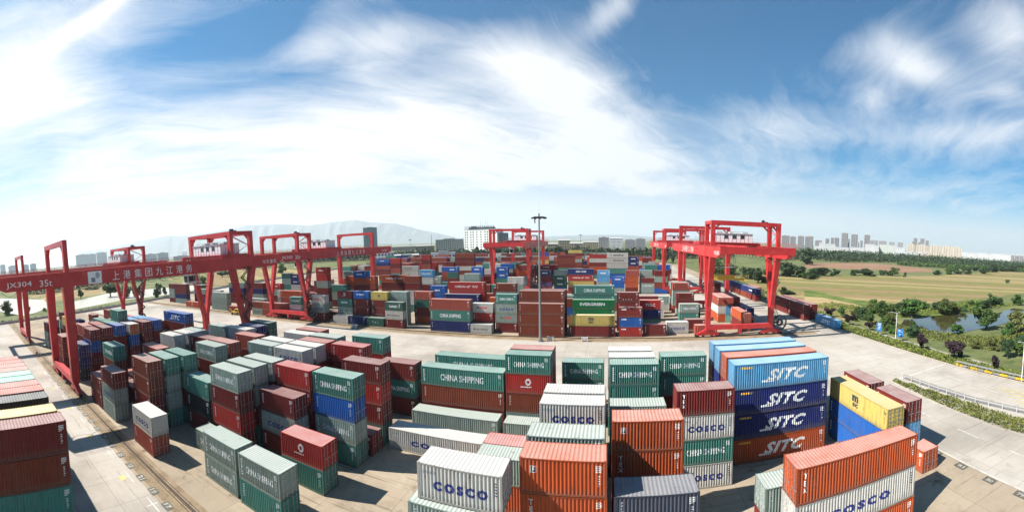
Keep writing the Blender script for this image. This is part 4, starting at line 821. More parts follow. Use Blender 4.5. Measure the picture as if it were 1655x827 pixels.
(18.57,191.76,4.94,0,2.472,0,'M','V',1),(18.58,191.74,2.47,0,2.472,0,'A','CS',1),(18.58,191.74,0,0,2.472,0,'A','',1),(25.56,193.46,4.96,0,2.479,0,'M','',1),
(25.54,193.43,2.48,0,2.479,0,'A','',1),(25.54,193.46,0,0,2.479,0,'A','',1),(24.7,190.97,5.44,0,2.722,0,'A','',1),(24.63,191.01,2.72,0,2.722,0,'B','',1),
(24.69,191,0,0,2.722,0,'U','',1),(-23.02,193.77,8.05,0,2.683,0,'A','DK',1),(-23.02,193.75,5.37,0,2.683,0,'D','TXT',1),(-23,193.79,2.68,0,2.683,0,'D','TXT',1),
(-23,193.78,0,0,2.683,0,'U','',1),(-30.03,192.23,5.34,0,2.672,0,'M','',1),(-30.02,192.23,2.67,0,2.672,0,'P','',1),(-30.06,192.25,0,0,2.672,0,'O','',1),
(-35.26,233.23,5.39,1,2.694,0,'M','',1),(-35.29,233.22,2.69,1,2.694,0,'G','',1),(-35.3,233.22,0,1,2.694,0,'O','',1),(-29.04,278.2,8.87,1,2.958,0,'B','',1),
(-29.06,278.2,5.92,1,2.958,0,'M','',1),(-29.05,278.19,2.96,1,2.958,0,'G','',1),(-29.01,278.22,0,1,2.958,0,'M','',0),(5.03,233.24,2.92,1,2.923,0,'U','',1),
(4.98,233.25,0,1,2.923,0,'S','',0),(14.22,233.22,12.85,0,2.571,0,'N','TXT',1),(14.25,233.22,10.28,0,2.571,0,'N','TXT',1),(14.23,233.24,7.71,0,2.571,0,'S','',1),
(14.19,233.25,5.14,0,2.571,0,'B','',0),(14.25,233.2,2.57,0,2.571,0,'B','',0),(14.24,233.22,0,0,2.571,0,'A','',0),(-6.31,263.22,13.04,1,2.608,0,'R','',1),
(-6.35,263.24,10.43,1,2.608,0,'W','',1),(-6.34,263.2,5.22,1,2.608,0,'O','',1),(-6.34,263.23,2.61,1,2.608,0,'M','',1),(-6.34,263.25,0,1,2.608,0,'G','',1),
(-11.55,278.22,10.63,0,2.657,0,'O','',1),(-11.58,278.19,7.97,0,2.657,0,'O','',1),(-11.59,278.2,5.31,0,2.657,0,'M','',1),(-11.56,278.2,2.66,0,2.657,0,'A','',0),
(-11.52,278.21,0,0,2.657,0,'M','',0),(-45.34,286.22,13.59,0,2.718,0,'U','',1),(-45.3,286.23,10.87,0,2.718,0,'O','',1),(-45.37,286.22,8.15,0,2.718,0,'Y','',1),
(-45.33,286.19,5.44,0,2.718,0,'M','',0),(-45.33,286.23,2.72,0,2.718,0,'U','',0),(-45.34,286.21,0,0,2.718,0,'M','',0),(-29.55,359.22,13.12,1,2.624,0,'Y','',1),
(-29.54,359.22,10.49,1,2.624,0,'M','',1),(-29.57,359.24,7.87,1,2.624,0,'S','',1),(-29.57,359.2,5.25,1,2.624,0,'A','',1),(-29.53,359.22,2.62,1,2.624,0,'B','',1),
(-29.53,359.19,0,1,2.624,0,'M','',1),(-85.39,233.46,12.98,1,2.596,0,'U','',0),(-85.37,233.43,10.38,1,2.596,0,'U','',0),(-85.38,233.48,7.79,1,2.596,0,'N','',0),
(-85.4,233.43,5.19,1,2.596,0,'M','',0),(-85.38,233.48,2.6,1,2.596,0,'S','',0),(-85.42,233.45,0,1,2.596,0,'M','',0),(-84.88,230.99,10.27,1,2.567,0,'M','',1),
(-84.87,230.96,7.7,1,2.567,0,'W','',1),(-84.86,231.01,5.13,1,2.567,0,'B','',1),(-84.87,230.97,2.57,1,2.567,0,'W','',1),(-84.84,231,0,1,2.567,0,'A','',0),
(-63.98,192.22,9.87,0,2.469,0,'U','TXT',1),(-63.95,192.22,7.41,0,2.469,0,'U','',1),(-63.97,192.23,4.94,0,2.469,0,'M','',1),(-63.99,192.22,2.47,0,2.469,0,'N','',0),
(-63.96,192.25,0,0,2.469,0,'A','',0),(-54.09,203.34,8.67,0,2.889,0,'U','TXT',1),(-54.05,203.35,5.78,0,2.889,0,'U','TXT',1),(-54.1,203.36,2.89,0,2.889,0,'G','',1),
(-54.09,203.36,0,0,2.889,0,'A','',0),(-70.01,146.23,5.73,0,2.863,0,'M','',1),(-69.99,146.21,2.86,0,2.863,0,'M','',0),(-70.04,146.19,0,0,2.863,0,'W','',0),
(-98.99,204.87,3.23,0,3.226,0,'Y','',0),(-98.95,204.85,0,0,3.226,0,'Y','',0),(-94.12,208.66,3.06,0,3.063,0,'A','TXT',1),(-94.16,208.67,0,0,3.063,0,'A','',1),
(-110.1,233.22,10.03,1,2.507,0,'R','',1),(-110.11,233.24,7.52,1,2.507,0,'R','',1),(-110.08,233.23,5.01,1,2.507,0,'G','',1),(-110.1,233.19,2.51,1,2.507,0,'G','',0),
(-110.09,233.2,0,1,2.507,0,'N','',0),(-109.46,228.48,14.56,0,2.911,0,'R','',1),(-109.43,228.47,11.65,0,2.911,0,'M','',1),(-109.43,228.46,8.73,0,2.911,0,'S','',1),
(-109.49,228.48,5.82,0,2.911,0,'A','',0),(-109.45,228.46,2.91,0,2.911,0,'M','',0),(-109.45,228.46,0,0,2.911,0,'A','',0),(-111.41,209.18,5.97,1,2.985,0,'W','',1),
(-111.45,209.2,2.99,1,2.985,0,'M','',0),(-111.48,209.2,0,1,2.985,0,'M','',0),(-34.14,147.2,5.78,0,2.892,0,'A','',1),(-34.14,147.22,2.89,0,2.892,0,'N','',0),
(-34.2,147.2,0,0,2.892,0,'O','',0),(-80.82,201.23,5.9,0,2.95,0,'D','',1),(-80.83,201.21,2.95,0,2.95,0,'M','',1),(-80.83,201.22,0,0,2.95,0,'M','',0),(-104.05,141.22,11.35,0,2.837,0,'A','DK',1),
(-104.07,141.19,8.51,0,2.837,0,'O','',1),(-104.02,141.2,5.67,0,2.837,0,'A','',0),(-104.07,141.24,2.84,0,2.837,0,'S','',0),(-104.03,141.23,0,0,2.837,0,'A','',0),
(-89.88,129.19,7.62,0,2.539,0,'M','',1),(-89.88,129.22,5.08,0,2.539,0,'W','',0),(-89.84,129.22,2.54,0,2.539,0,'G','',0),(-89.85,129.22,0,0,2.539,0,'M','',0),
(-85.39,147.22,3.08,1,3.076,0,'B','',1),(-85.38,147.25,0,1,3.076,0,'G','',0),(-69.93,134.05,5.23,0,2.615,0,'W','',1),(-69.92,134.02,2.61,0,2.615,0,'W','',1),
(-69.97,134.04,0,0,2.615,0,'G','',1),(-99.73,137.15,10.15,0,2.539,0,'O','',1),(-99.71,137.14,7.62,0,2.539,0,'O','',1),(-99.7,137.14,5.08,0,2.539,0,'A','',0),
(-99.71,137.17,2.54,0,2.539,0,'O','',0),(-99.69,137.18,0,0,2.539,0,'M','',0),(-90.63,136.22,10.17,0,2.543,0,'O','TXT',1),(-90.59,136.2,7.63,0,2.543,0,'S','',1),
(-90.65,136.23,5.09,0,2.543,0,'M','',1),(-90.67,136.24,2.54,0,2.543,0,'B','',0),(-90.64,136.24,0,0,2.543,0,'N','',0),(-115.64,201.22,14.04,0,2.808,0,'R','',1),
(-115.63,201.24,11.23,0,2.808,0,'M','',1),(-115.62,201.2,8.42,0,2.808,0,'S','',1),(-115.63,201.21,5.62,0,2.808,0,'G','',0),(-115.6,201.24,2.81,0,2.808,0,'B','',0),
(-115.67,201.19,0,0,2.808,0,'M','',0),(-173.29,281.22,10.26,1,2.564,0,'U','TXT',1),(-173.26,281.2,7.69,1,2.564,0,'N','',1),(-173.27,281.25,5.13,1,2.564,0,'S','',1),
(-173.31,281.24,2.56,1,2.564,0,'M','',1),(-173.28,281.22,0,1,2.564,0,'M','',1),(-109.06,129.24,2.83,0,2.826,0,'M','',1),(-109.08,129.22,0,0,2.826,0,'A','',1),
(-138.95,144.22,10.34,0,2.584,0,'N','TXT',1),(-138.97,144.24,7.75,0,2.584,0,'N','TXT',1),(-138.99,144.22,5.17,0,2.584,0,'W','',1),(-138.96,144.22,2.58,0,2.584,0,'B','',0),
(-138.93,144.23,0,0,2.584,0,'B','',0),(-145.34,144.22,10.61,0,2.652,0,'D','',1),(-145.36,144.24,7.96,0,2.652,0,'A','',1),(-145.35,144.23,5.3,0,2.652,0,'G','',1),
(-145.38,144.25,2.65,0,2.652,0,'G','',0),(-145.37,144.24,0,0,2.652,0,'S','',0),(-17.96,108.53,5.79,1,2.896,0,'M','',0),(-17.94,108.54,2.9,1,2.896,0,'M','',0),
(-17.95,108.51,0,1,2.896,0,'M','',0),(-17.65,111.53,8.69,1,2.896,0,'M','',1),(-17.68,111.55,5.79,1,2.896,0,'M','',1),(-17.69,111.54,2.9,1,2.896,0,'M','',1),
(-17.64,111.52,0,1,2.896,0,'M','',1),(-124.37,106.22,2.59,0,2.591,0,'B','',1),(-124.36,106.22,0,0,2.591,0,'A','HY',1),(-117.96,106.21,0,0,2.591,0,'S','',1),
(-203.97,111.22,7.77,0,2.591,0,'M','',1),(-203.99,111.25,5.18,0,2.591,0,'A','',1),(-203.99,111.25,2.59,0,2.591,0,'A','',1),(-203.95,111.24,0,0,2.591,0,'M','',1),
(-193.9,111.22,7.77,1,2.591,0,'M','',1),(-193.89,111.22,5.18,1,2.591,0,'M','',1),(-193.9,111.22,2.59,1,2.591,0,'N','',1),(-193.87,111.25,0,1,2.591,0,'A','',1),
(-179.9,115.22,5.18,1,2.591,0,'A','',1),(-179.9,115.23,2.59,1,2.591,0,'M','',1),(-179.93,115.24,0,1,2.591,0,'N','',1),(-168.97,113.22,5.18,0,2.591,0,'M','',1),
(-168.99,113.23,2.59,0,2.591,0,'K','',1),(-168.94,113.25,0,0,2.591,0,'K','',1),(-162.47,113.22,5.18,0,2.591,0,'W','',1),(-162.46,113.21,2.59,0,2.591,0,'K','',0),
(-162.49,113.2,0,0,2.591,0,'M','',0),(-161.89,125.22,2.59,1,2.591,0,'M','',1),(-161.87,125.24,0,1,2.591,0,'M','',1),(-147.92,125.23,2.59,1,2.591,0,'A','',1),
(-147.92,125.24,0,1,2.591,0,'M','',0),(-133.93,113.21,0,1,2.591,0,'M','',1),(-132.99,125.2,5.18,0,2.591,0,'A','',1),(-132.94,125.2,2.59,0,2.591,0,'M','',1),
(-132.97,125.24,0,0,2.591,0,'M','',0),(-124.97,121.46,5.18,0,2.591,0,'W','',1),(-125,121.48,2.59,0,2.591,0,'A','',1),(-124.96,121.47,0,0,2.591,0,'M','',0),
(37.69,127.68,2.59,1,2.591,2,'L','TXT',1),(37.69,127.71,0,1,2.591,2,'F','',1),(40.14,128.6,5.18,1,2.591,2,'M','',1),(40.15,128.62,2.59,1,2.591,2,'M','',1),
(40.15,128.62,0,1,2.591,2,'M','',0),(42.58,122.07,0,1,2.591,2,'M','',1),(38.6,143.06,5.18,0,2.591,2,'M','',1),(38.59,143.05,2.59,0,2.591,2,'A','',0),(38.62,143.01,0,0,2.591,2,'M','',0),
(67.45,126.62,0,1,2.591,2,'M','',1),(67.42,139.4,2.59,1,2.591,2,'M','',1),(67.38,139.38,0,1,2.591,2,'M','',0),(63.42,182.1,2.59,1,2.591,2,'N','',1),(63.41,182.11,0,1,2.591,2,'B','',1),
(63.42,194.6,2.59,1,2.591,2,'N','V',1),(63.39,194.6,0,1,2.591,2,'M','',1),(63.42,207.1,2.59,1,2.591,2,'U','',1),(63.46,207.09,0,1,2.591,2,'N','',1),(66.22,176.1,2.59,1,2.591,2,'S','',1),
(66.19,176.08,0,1,2.591,2,'M','',0),(-97.63,109.02,2.59,1,2.591,0,'B','',1),(-97.66,109.04,0,1,2.591,0,'U','',1),(-4.16,109.02,0,1,2.591,0,'W','',0),(-93.7,112.02,0,1,2.591,0,'M','',1),
(-102.81,115.02,2.59,0,2.591,0,'W','',1),(-102.82,114.99,0,0,2.591,0,'U','',0),(-33.41,121.02,5.18,0,2.591,0,'O','',1),(-33.39,120.99,2.59,0,2.591,0,'B','',0),
(-33.42,121.02,0,0,2.591,0,'O','',0),(-13.72,121.02,5.18,0,2.591,0,'B','',1),(-13.68,121.05,2.59,0,2.591,0,'U','',1),(-13.7,121.02,0,0,2.591,0,'O','',0),
(-111.25,124.02,2.59,1,2.591,0,'B','',1),(-111.27,124,0,1,2.591,0,'U','',0),(-32.93,124.02,7.77,0,2.591,0,'M','',1),(-32.94,124.03,5.18,0,2.591,0,'U','',0),
(-32.96,123.99,2.59,0,2.591,0,'S','',0),(-32.95,124.02,0,0,2.591,0,'M','',0),(-12.73,127.02,5.18,0,2.591,0,'G','',1),(-12.71,127,2.59,0,2.591,0,'B','',0),
(-12.71,127.01,0,0,2.591,0,'N','',0),(26.18,127.02,2.59,0,2.591,0,'A','',1),(26.16,127.02,0,0,2.591,0,'N','',1),(-143.79,130.02,5.18,1,2.591,0,'B','',1),
(-143.81,130.04,2.59,1,2.591,0,'S','',1),(-143.81,129.99,0,1,2.591,0,'M','',1),(-124.49,130.02,2.59,1,2.591,0,'N','',1),(-124.48,130,0,1,2.591,0,'S','',0),
(-37.45,130.02,5.18,0,2.591,0,'B','',1),(-37.44,130.01,2.59,0,2.591,0,'U','',0),(-37.48,130.05,0,0,2.591,0,'M','',0),(-2.02,130.02,5.18,1,2.591,0,'G','',1),
(-2.04,130.01,2.59,1,2.591,0,'S','',1),(-2.02,130.02,0,1,2.591,0,'W','',0),(-42.74,133.02,7.77,0,2.591,0,'B','',1),(-42.73,133,5.18,0,2.591,0,'N','',0),
(-42.77,133,2.59,0,2.591,0,'M','',0),(-42.74,133.03,0,0,2.591,0,'W','',0),(-36.11,133.02,7.77,0,2.591,0,'G','',1),(-36.08,133.04,5.18,0,2.591,0,'A','',0),
(-36.11,133,2.59,0,2.591,0,'U','',0),(-36.13,133.03,0,0,2.591,0,'W','',0),(12.21,133.02,2.59,1,2.591,0,'W','',1),(12.23,132.99,0,1,2.591,0,'W','',1),(-121.8,136.02,2.59,1,2.591,0,'M','',1),
(-121.81,136.04,0,1,2.591,0,'B','',0),(-128.73,139.02,2.59,1,2.591,0,'M','',1),(-128.77,139.02,0,1,2.591,0,'B','',0),(-119.15,139.02,7.77,0,2.591,0,'M','',1),
(-119.12,139.01,5.18,0,2.591,0,'B','',1),(-119.16,139.03,2.59,0,2.591,0,'M','',0),(-119.12,138.99,0,0,2.591,0,'M','',0),(15.73,139.02,2.59,0,2.591,0,'A','',1),
(15.7,139,0,0,2.591,0,'M','',0),(-122.5,142.02,5.18,1,2.591,0,'M','',1),(-122.49,142.05,2.59,1,2.591,0,'N','',0),(-122.49,142.01,0,1,2.591,0,'W','',0),
(-120.15,145.02,7.77,0,2.591,0,'A','',1),(-120.15,145.02,5.18,0,2.591,0,'N','',0),(-120.15,145,2.59,0,2.591,0,'B','',0),(-120.14,145.03,0,0,2.591,0,'B','',0),
(15.64,145.02,2.59,1,2.591,0,'A','',1),(15.68,145.03,0,1,2.591,0,'W','',1),(25.28,145.02,7.77,0,2.591,0,'A','',1),(25.3,145.02,5.18,0,2.591,0,'B','',1),
(25.32,145.05,2.59,0,2.591,0,'A','',1),(25.25,145.05,0,0,2.591,0,'M','',1),(-145.41,194.72,10.36,0,2.591,0,'G','',1),(-145.4,194.74,7.77,0,2.591,0,'W','',0),
(-145.42,194.71,5.18,0,2.591,0,'W','',0),(-145.44,194.7,2.59,0,2.591,0,'M','',0),(-145.44,194.7,0,0,2.591,0,'M','',0),(-129.18,194.72,0,1,2.591,0,'A','',0),
(-119.65,194.72,5.18,0,2.591,0,'B','',1),(-119.65,194.7,2.59,0,2.591,0,'G','',1),(-119.62,194.7,0,0,2.591,0,'O','',1),(-63.15,194.72,5.18,1,2.591,0,'B','',1),
(-63.18,194.71,2.59,1,2.591,0,'M','',1),(-63.13,194.69,0,1,2.591,0,'A','',0),(-40.57,194.74,7.77,0,2.591,0,'O','',1),(-40.6,194.74,5.18,0,2.591,0,'A','',1),
(-40.57,194.71,2.59,0,2.591,0,'A','',1),(-40.55,194.72,0,0,2.591,0,'O','',0),(-144.44,197.72,10.36,0,2.591,0,'B','',1),(-144.48,197.72,7.77,0,2.591,0,'S','',0),
(-144.46,197.71,5.18,0,2.591,0,'S','',0),(-144.45,197.73,2.59,0,2.591,0,'B','',0),(-144.43,197.71,0,0,2.591,0,'M','',0),(-137.84,197.72,7.77,0,2.591,0,'B','',1),
(-137.87,197.72,5.18,0,2.591,0,'G','',0),(-137.82,197.73,2.59,0,2.591,0,'A','',0),(-137.87,197.69,0,0,2.591,0,'W','',0),(-131.35,197.72,10.36,0,2.591,0,'M','',1),
(-131.34,197.75,7.77,0,2.591,0,'A','',1),(-131.33,197.71,5.18,0,2.591,0,'B','',1),(-131.31,197.7,2.59,0,2.591,0,'A','',0),(-131.38,197.71,0,0,2.591,0,'S','',0),
(-37.77,197.72,0,0,2.591,0,'S','',1),(-137.84,200.72,10.36,0,2.591,0,'W','',1),(-137.83,200.72,7.77,0,2.591,0,'N','',0),(-137.82,200.74,5.18,0,2.591,0,'B','',0),
(-137.81,200.73,2.59,0,2.591,0,'M','',0),(-137.87,200.72,0,0,2.591,0,'W','',0),(-41.09,200.72,10.36,0,2.591,0,'G','',1),(-41.1,200.72,7.77,0,2.591,0,'O','',1),
(-41.11,200.69,5.18,0,2.591,0,'B','',1),(-41.11,200.71,2.59,0,2.591,0,'W','',1),(-41.07,200.75,0,0,2.591,0,'M','',0),(20.78,200.72,10.36,0,2.591,0,'G','',1),
(20.82,200.72,7.77,0,2.591,0,'M','',1),(20.79,200.69,5.18,0,2.591,0,'A','',0),(20.8,200.74,2.59,0,2.591,0,'U','',0),(20.77,200.73,0,0,2.591,0,'M','',0),
(27.36,200.72,10.36,0,2.591,0,'U','',1),(27.36,200.72,7.77,0,2.591,0,'M','',1),(27.34,200.74,5.18,0,2.591,0,'S','',1),(27.4,200.71,2.59,0,2.591,0,'W','',1),
(27.37,200.71,0,0,2.591,0,'O','',1),(-143.43,203.72,10.36,1,2.591,0,'M','',1),(-143.41,203.69,7.77,1,2.591,0,'S','',0),(-143.43,203.75,5.18,1,2.591,0,'G','',0),
(-143.47,203.73,2.59,1,2.591,0,'O','',0),(-143.44,203.7,0,1,2.591,0,'A','',0),(-63.02,203.72,7.77,0,2.591,0,'W','',1),(-63.04,203.72,5.18,0,2.591,0,'M','',0),
(-62.99,203.7,2.59,0,2.591,0,'M','',0),(-63.06,203.73,0,0,2.591,0,'B','',0),(-43.73,203.72,10.36,0,2.591,0,'B','',1),(-43.7,203.74,7.77,0,2.591,0,'O','',1),
(-43.72,203.7,5.18,0,2.591,0,'B','',1),(-43.7,203.7,2.59,0,2.591,0,'S','',0),(-43.69,203.72,0,0,2.591,0,'B','',0),(-37.17,203.72,0,0,2.591,0,'M','',1),
(-140.44,206.72,10.36,0,2.591,0,'A','',0),(-140.44,206.71,7.77,0,2.591,0,'B','',0),(-140.4,206.75,5.18,0,2.591,0,'S','',0),(-140.47,206.74,2.59,0,2.591,0,'A','',0),
(-140.42,206.7,0,0,2.591,0,'B','',0),(-58.93,206.72,10.36,0,2.591,0,'W','',1),(-58.9,206.69,7.77,0,2.591,0,'A','',1),(-58.9,206.74,5.18,0,2.591,0,'B','',1),
(-58.89,206.7,2.59,0,2.591,0,'W','',1),(-58.91,206.69,0,0,2.591,0,'B','',0),(-52.32,206.72,10.36,0,2.591,0,'U','',1),(-52.35,206.73,7.77,0,2.591,0,'A','',1),
(-52.28,206.72,5.18,0,2.591,0,'S','',1),(-52.33,206.74,2.59,0,2.591,0,'M','',0),(-52.31,206.75,0,0,2.591,0,'O','',0),(-45.81,206.72,10.36,0,2.591,0,'G','',1),
(-45.85,206.74,7.77,0,2.591,0,'M','',1),(-45.79,206.7,5.18,0,2.591,0,'B','',1),(-45.8,206.71,2.59,0,2.591,0,'S','',0),(-45.82,206.7,0,0,2.591,0,'S','',0),
(-145.76,209.72,10.36,0,2.591,0,'M','',0),(-145.74,209.73,7.77,0,2.591,0,'U','',0),(-145.73,209.74,5.18,0,2.591,0,'M','',0),(-145.74,209.7,2.59,0,2.591,0,'S','',0),
(-145.74,209.73,0,0,2.591,0,'M','',0),(-139.16,209.72,7.77,0,2.591,0,'A','',0),(-139.13,209.7,5.18,0,2.591,0,'B','',0),(-139.13,209.75,2.59,0,2.591,0,'A','',0),
(-139.17,209.72,0,0,2.591,0,'S','',0),(-60.73,209.72,10.36,1,2.591,0,'G','',1),(-60.7,209.73,7.77,1,2.591,0,'M','',0),(-60.75,209.7,5.18,1,2.591,0,'U','',0),
(-60.76,209.73,2.59,1,2.591,0,'S','',0),(-60.74,209.69,0,1,2.591,0,'M','',0),(-48.05,209.72,7.77,1,2.591,0,'B','',0),(-48.08,209.72,5.18,1,2.591,0,'O','',0),
(-48.06,209.72,2.59,1,2.591,0,'A','',0),(-48.05,209.72,0,1,2.591,0,'A','',0),(18.99,209.72,7.77,0,2.591,0,'U','',1),(19.03,209.7,5.18,0,2.591,0,'B','',0),
(18.98,209.72,2.59,0,2.591,0,'M','',0),(18.99,209.71,0,0,2.591,0,'W','',0),(29.52,209.72,10.36,0,2.591,0,'W','',1),(29.5,209.72,7.77,0,2.591,0,'M','',1),
(29.56,209.69,5.18,0,2.591,0,'W','',1),(29.54,209.71,2.59,0,2.591,0,'S','',0),(29.52,209.73,0,0,2.591,0,'M','',0),(-86.99,212.72,0,1,2.591,0,'G','',1),
(-64.64,212.72,7.77,0,2.591,0,'W','',0),(-64.65,212.75,5.18,0,2.591,0,'S','',0),(-64.64,212.73,2.59,0,2.591,0,'B','',0),(-64.63,212.74,0,0,2.591,0,'M','',0),
(-58.22,212.72,7.77,0,2.591,0,'B','',0),(-58.2,212.7,5.18,0,2.591,0,'A','',0),(-58.19,212.73,2.59,0,2.591,0,'M','',0),(-58.22,212.73,0,0,2.591,0,'A','',0),
(20.94,212.72,10.36,0,2.591,0,'A','',1),(20.98,212.7,7.77,0,2.591,0,'N','',0),(20.93,212.72,5.18,0,2.591,0,'M','',0),(20.94,212.69,2.59,0,2.591,0,'A','',0),
(20.92,212.73,0,0,2.591,0,'U','',0),(27.4,212.72,10.36,0,2.591,0,'O','',1),(27.37,212.69,7.77,0,2.591,0,'G','',0),(27.44,212.72,5.18,0,2.591,0,'N','',0),
(27.4,212.69,2.59,0,2.591,0,'O','',0),(27.38,212.72,0,0,2.591,0,'S','',0),(-144.35,215.72,10.36,0,2.591,0,'A','',1),(-144.36,215.72,7.77,0,2.591,0,'M','',0),
(-144.37,215.74,5.18,0,2.591,0,'S','',0),(-144.38,215.71,2.59,0,2.591,0,'M','',0),(-144.38,215.73,0,0,2.591,0,'A','',0),(-55.75,215.72,10.36,0,2.591,0,'B','',1),
(-55.76,215.74,7.77,0,2.591,0,'A','',0),(-55.78,215.73,5.18,0,2.591,0,'G','',0),(-55.76,215.74,2.59,0,2.591,0,'M','',0),(-55.77,215.74,0,0,2.591,0,'M','',0),
(-46.13,215.72,7.77,1,2.591,0,'B','',1),(-46.15,215.73,5.18,1,2.591,0,'S','',1),(-46.16,215.72,2.59,1,2.591,0,'W','',1),(-46.15,215.73,0,1,2.591,0,'B','',0),
(-118.45,218.72,10.36,0,2.591,0,'S','',1),(-118.47,218.72,7.77,0,2.591,0,'N','',0),(-118.43,218.7,5.18,0,2.591,0,'B','',0),(-118.47,218.73,2.59,0,2.591,0,'B','',0),
(-118.44,218.74,0,0,2.591,0,'O','',0),(-63.44,218.72,10.36,0,2.591,0,'A','',1),(-63.45,218.74,7.77,0,2.591,0,'O','',0),(-63.44,218.71,5.18,0,2.591,0,'A','',0),
(-63.46,218.72,2.59,0,2.591,0,'A','',0),(-63.45,218.69,0,0,2.591,0,'O','',0),(-57.03,218.72,10.36,0,2.591,0,'O','',1),(-57.03,218.72,7.77,0,2.591,0,'G','',0),
(-57,218.75,5.18,0,2.591,0,'S','',0),(-56.99,218.73,2.59,0,2.591,0,'B','',0),(-57.05,218.71,0,0,2.591,0,'S','',0),(-50.38,218.72,10.36,0,2.591,0,'G','',1),
(-50.35,218.74,7.77,0,2.591,0,'W','',0),(-50.4,218.7,5.18,0,2.591,0,'G','',0),(-50.34,218.71,2.59,0,2.591,0,'M','',0),(-50.37,218.71,0,0,2.591,0,'S','',0),
(-43.92,218.72,7.77,0,2.591,0,'M','',0),(-43.9,218.74,5.18,0,2.591,0,'M','',0),(-43.91,218.71,2.59,0,2.591,0,'M','',0),(-43.91,218.7,0,0,2.591,0,'B','',0),
(-118.64,221.72,10.36,0,2.591,0,'O','',1),(-118.63,221.73,7.77,0,2.591,0,'M','',0),(-118.62,221.74,5.18,0,2.591,0,'S','',0),(-118.61,221.73,2.59,0,2.591,0,'B','',0),
(-118.61,221.73,0,0,2.591,0,'O','',0),(-92.98,221.72,7.77,0,2.591,0,'U','',1),(-92.95,221.69,5.18,0,2.591,0,'S','',1),(-92.95,221.73,2.59,0,2.591,0,'B','',1),
(-93.01,221.74,0,0,2.591,0,'N','',1),(20.87,221.72,7.77,0,2.591,0,'M','',0),(20.86,221.73,5.18,0,2.591,0,'B','',0),(20.88,221.72,2.59,0,2.591,0,'W','',0),
(20.9,221.71,0,0,2.591,0,'M','',0),(27.33,221.72,7.77,0,2.591,0,'M','',0),(27.36,221.72,5.18,0,2.591,0,'M','',0),(27.31,221.72,2.59,0,2.591,0,'W','',0),
(27.32,221.73,0,0,2.591,0,'B','',0),(-92.75,224.72,7.77,0,2.591,0,'B','',1),(-92.78,224.7,5.18,0,2.591,0,'M','',0),(-92.77,224.72,2.59,0,2.591,0,'S','',0),
(-92.73,224.71,0,0,2.591,0,'U','',0),(-70.01,224.72,7.77,1,2.591,0,'G','',1),(-69.97,224.71,5.18,1,2.591,0,'U','',0),(-70.03,224.7,2.59,1,2.591,0,'N','',0),
(-69.99,224.72,0,1,2.591,0,'O','',0),(-47.93,224.72,10.36,0,2.591,0,'M','',1),(-47.91,224.7,7.77,0,2.591,0,'N','',0),(-47.89,224.69,5.18,0,2.591,0,'N','',0),
(-47.95,224.75,2.59,0,2.591,0,'M','',0),(-47.96,224.75,0,0,2.591,0,'M','',0),(-12.72,224.72,0,1,2.591,0,'M','',1),(-122.6,227.72,10.36,1,2.591,0,'M','',1),
(-122.56,227.72,7.77,1,2.591,0,'S','',0),(-122.57,227.71,5.18,1,2.591,0,'M','',0),(-122.58,227.69,2.59,1,2.591,0,'W','',0),(-122.59,227.7,0,1,2.591,0,'B','',0),
(-71.29,227.72,7.77,1,2.591,0,'G','',0),(-71.33,227.72,5.18,1,2.591,0,'A','',0),(-71.31,227.72,2.59,1,2.591,0,'G','',0),(-71.33,227.71,0,1,2.591,0,'B','',0),
(-57.67,227.72,10.36,0,2.591,0,'B','',1),(-57.66,227.73,7.77,0,2.591,0,'A','',0),(-57.68,227.71,5.18,0,2.591,0,'S','',0),(-57.69,227.73,2.59,0,2.591,0,'O','',0),
(-57.65,227.7,0,0,2.591,0,'O','',0),(-94.57,230.72,10.36,0,2.591,0,'M','',1),(-94.59,230.73,7.77,0,2.591,0,'M','',0),(-94.56,230.69,5.18,0,2.591,0,'M','',0),
(-94.58,230.74,2.59,0,2.591,0,'O','',0),(-94.54,230.73,0,0,2.591,0,'S','',0),(-64.35,230.72,10.36,0,2.591,0,'M','',1),(-64.32,230.74,7.77,0,2.591,0,'S','',0),
(-64.35,230.74,5.18,0,2.591,0,'N','',0),(-64.36,230.75,2.59,0,2.591,0,'G','',0),(-64.31,230.74,0,0,2.591,0,'M','',0),(-51.37,230.72,10.36,0,2.591,0,'B','',1),
(-51.35,230.7,7.77,0,2.591,0,'M','',0),(-51.35,230.69,5.18,0,2.591,0,'A','',0),(-51.34,230.74,2.59,0,2.591,0,'N','',0),(-51.34,230.73,0,0,2.591,0,'M','',0),
(-44.85,230.72,7.77,0,2.591,0,'M','',1),(-44.85,230.74,5.18,0,2.591,0,'M','',1),(-44.84,230.71,2.59,0,2.591,0,'M','',1),(-44.83,230.74,0,0,2.591,0,'S','',1),
(25.89,230.72,10.36,0,2.591,0,'A','',1),(25.91,230.72,7.77,0,2.591,0,'A','',0),(25.86,230.71,5.18,0,2.591,0,'A','',0),(25.86,230.72,2.59,0,2.591,0,'U','',0),
(25.86,230.73,0,0,2.591,0,'B','',0),(-186.03,280.22,7.77,0,2.591,0,'M','',1),(-186.01,280.24,5.18,0,2.591,0,'O','',0),(-186.07,280.23,2.59,0,2.591,0,'S','',0),
(-186.03,280.24,0,0,2.591,0,'B','',0),(-153.65,280.22,10.36,0,2.591,0,'S','',1),(-153.63,280.2,7.77,0,2.591,0,'A','',0),(-153.63,280.23,5.18,0,2.591,0,'N','',0),
(-153.63,280.22,2.59,0,2.591,0,'A','',0),(-153.67,280.21,0,0,2.591,0,'M','',0),(-144.01,280.22,7.77,1,2.591,0,'M','',1),(-144,280.23,5.18,1,2.591,0,'M','',0),
(-143.99,280.21,2.59,1,2.591,0,'B','',0),(-144.01,280.24,0,1,2.591,0,'W','',0),(-114.49,280.22,7.77,1,2.591,0,'M','',1),(-114.51,280.21,5.18,1,2.591,0,'B','',0),
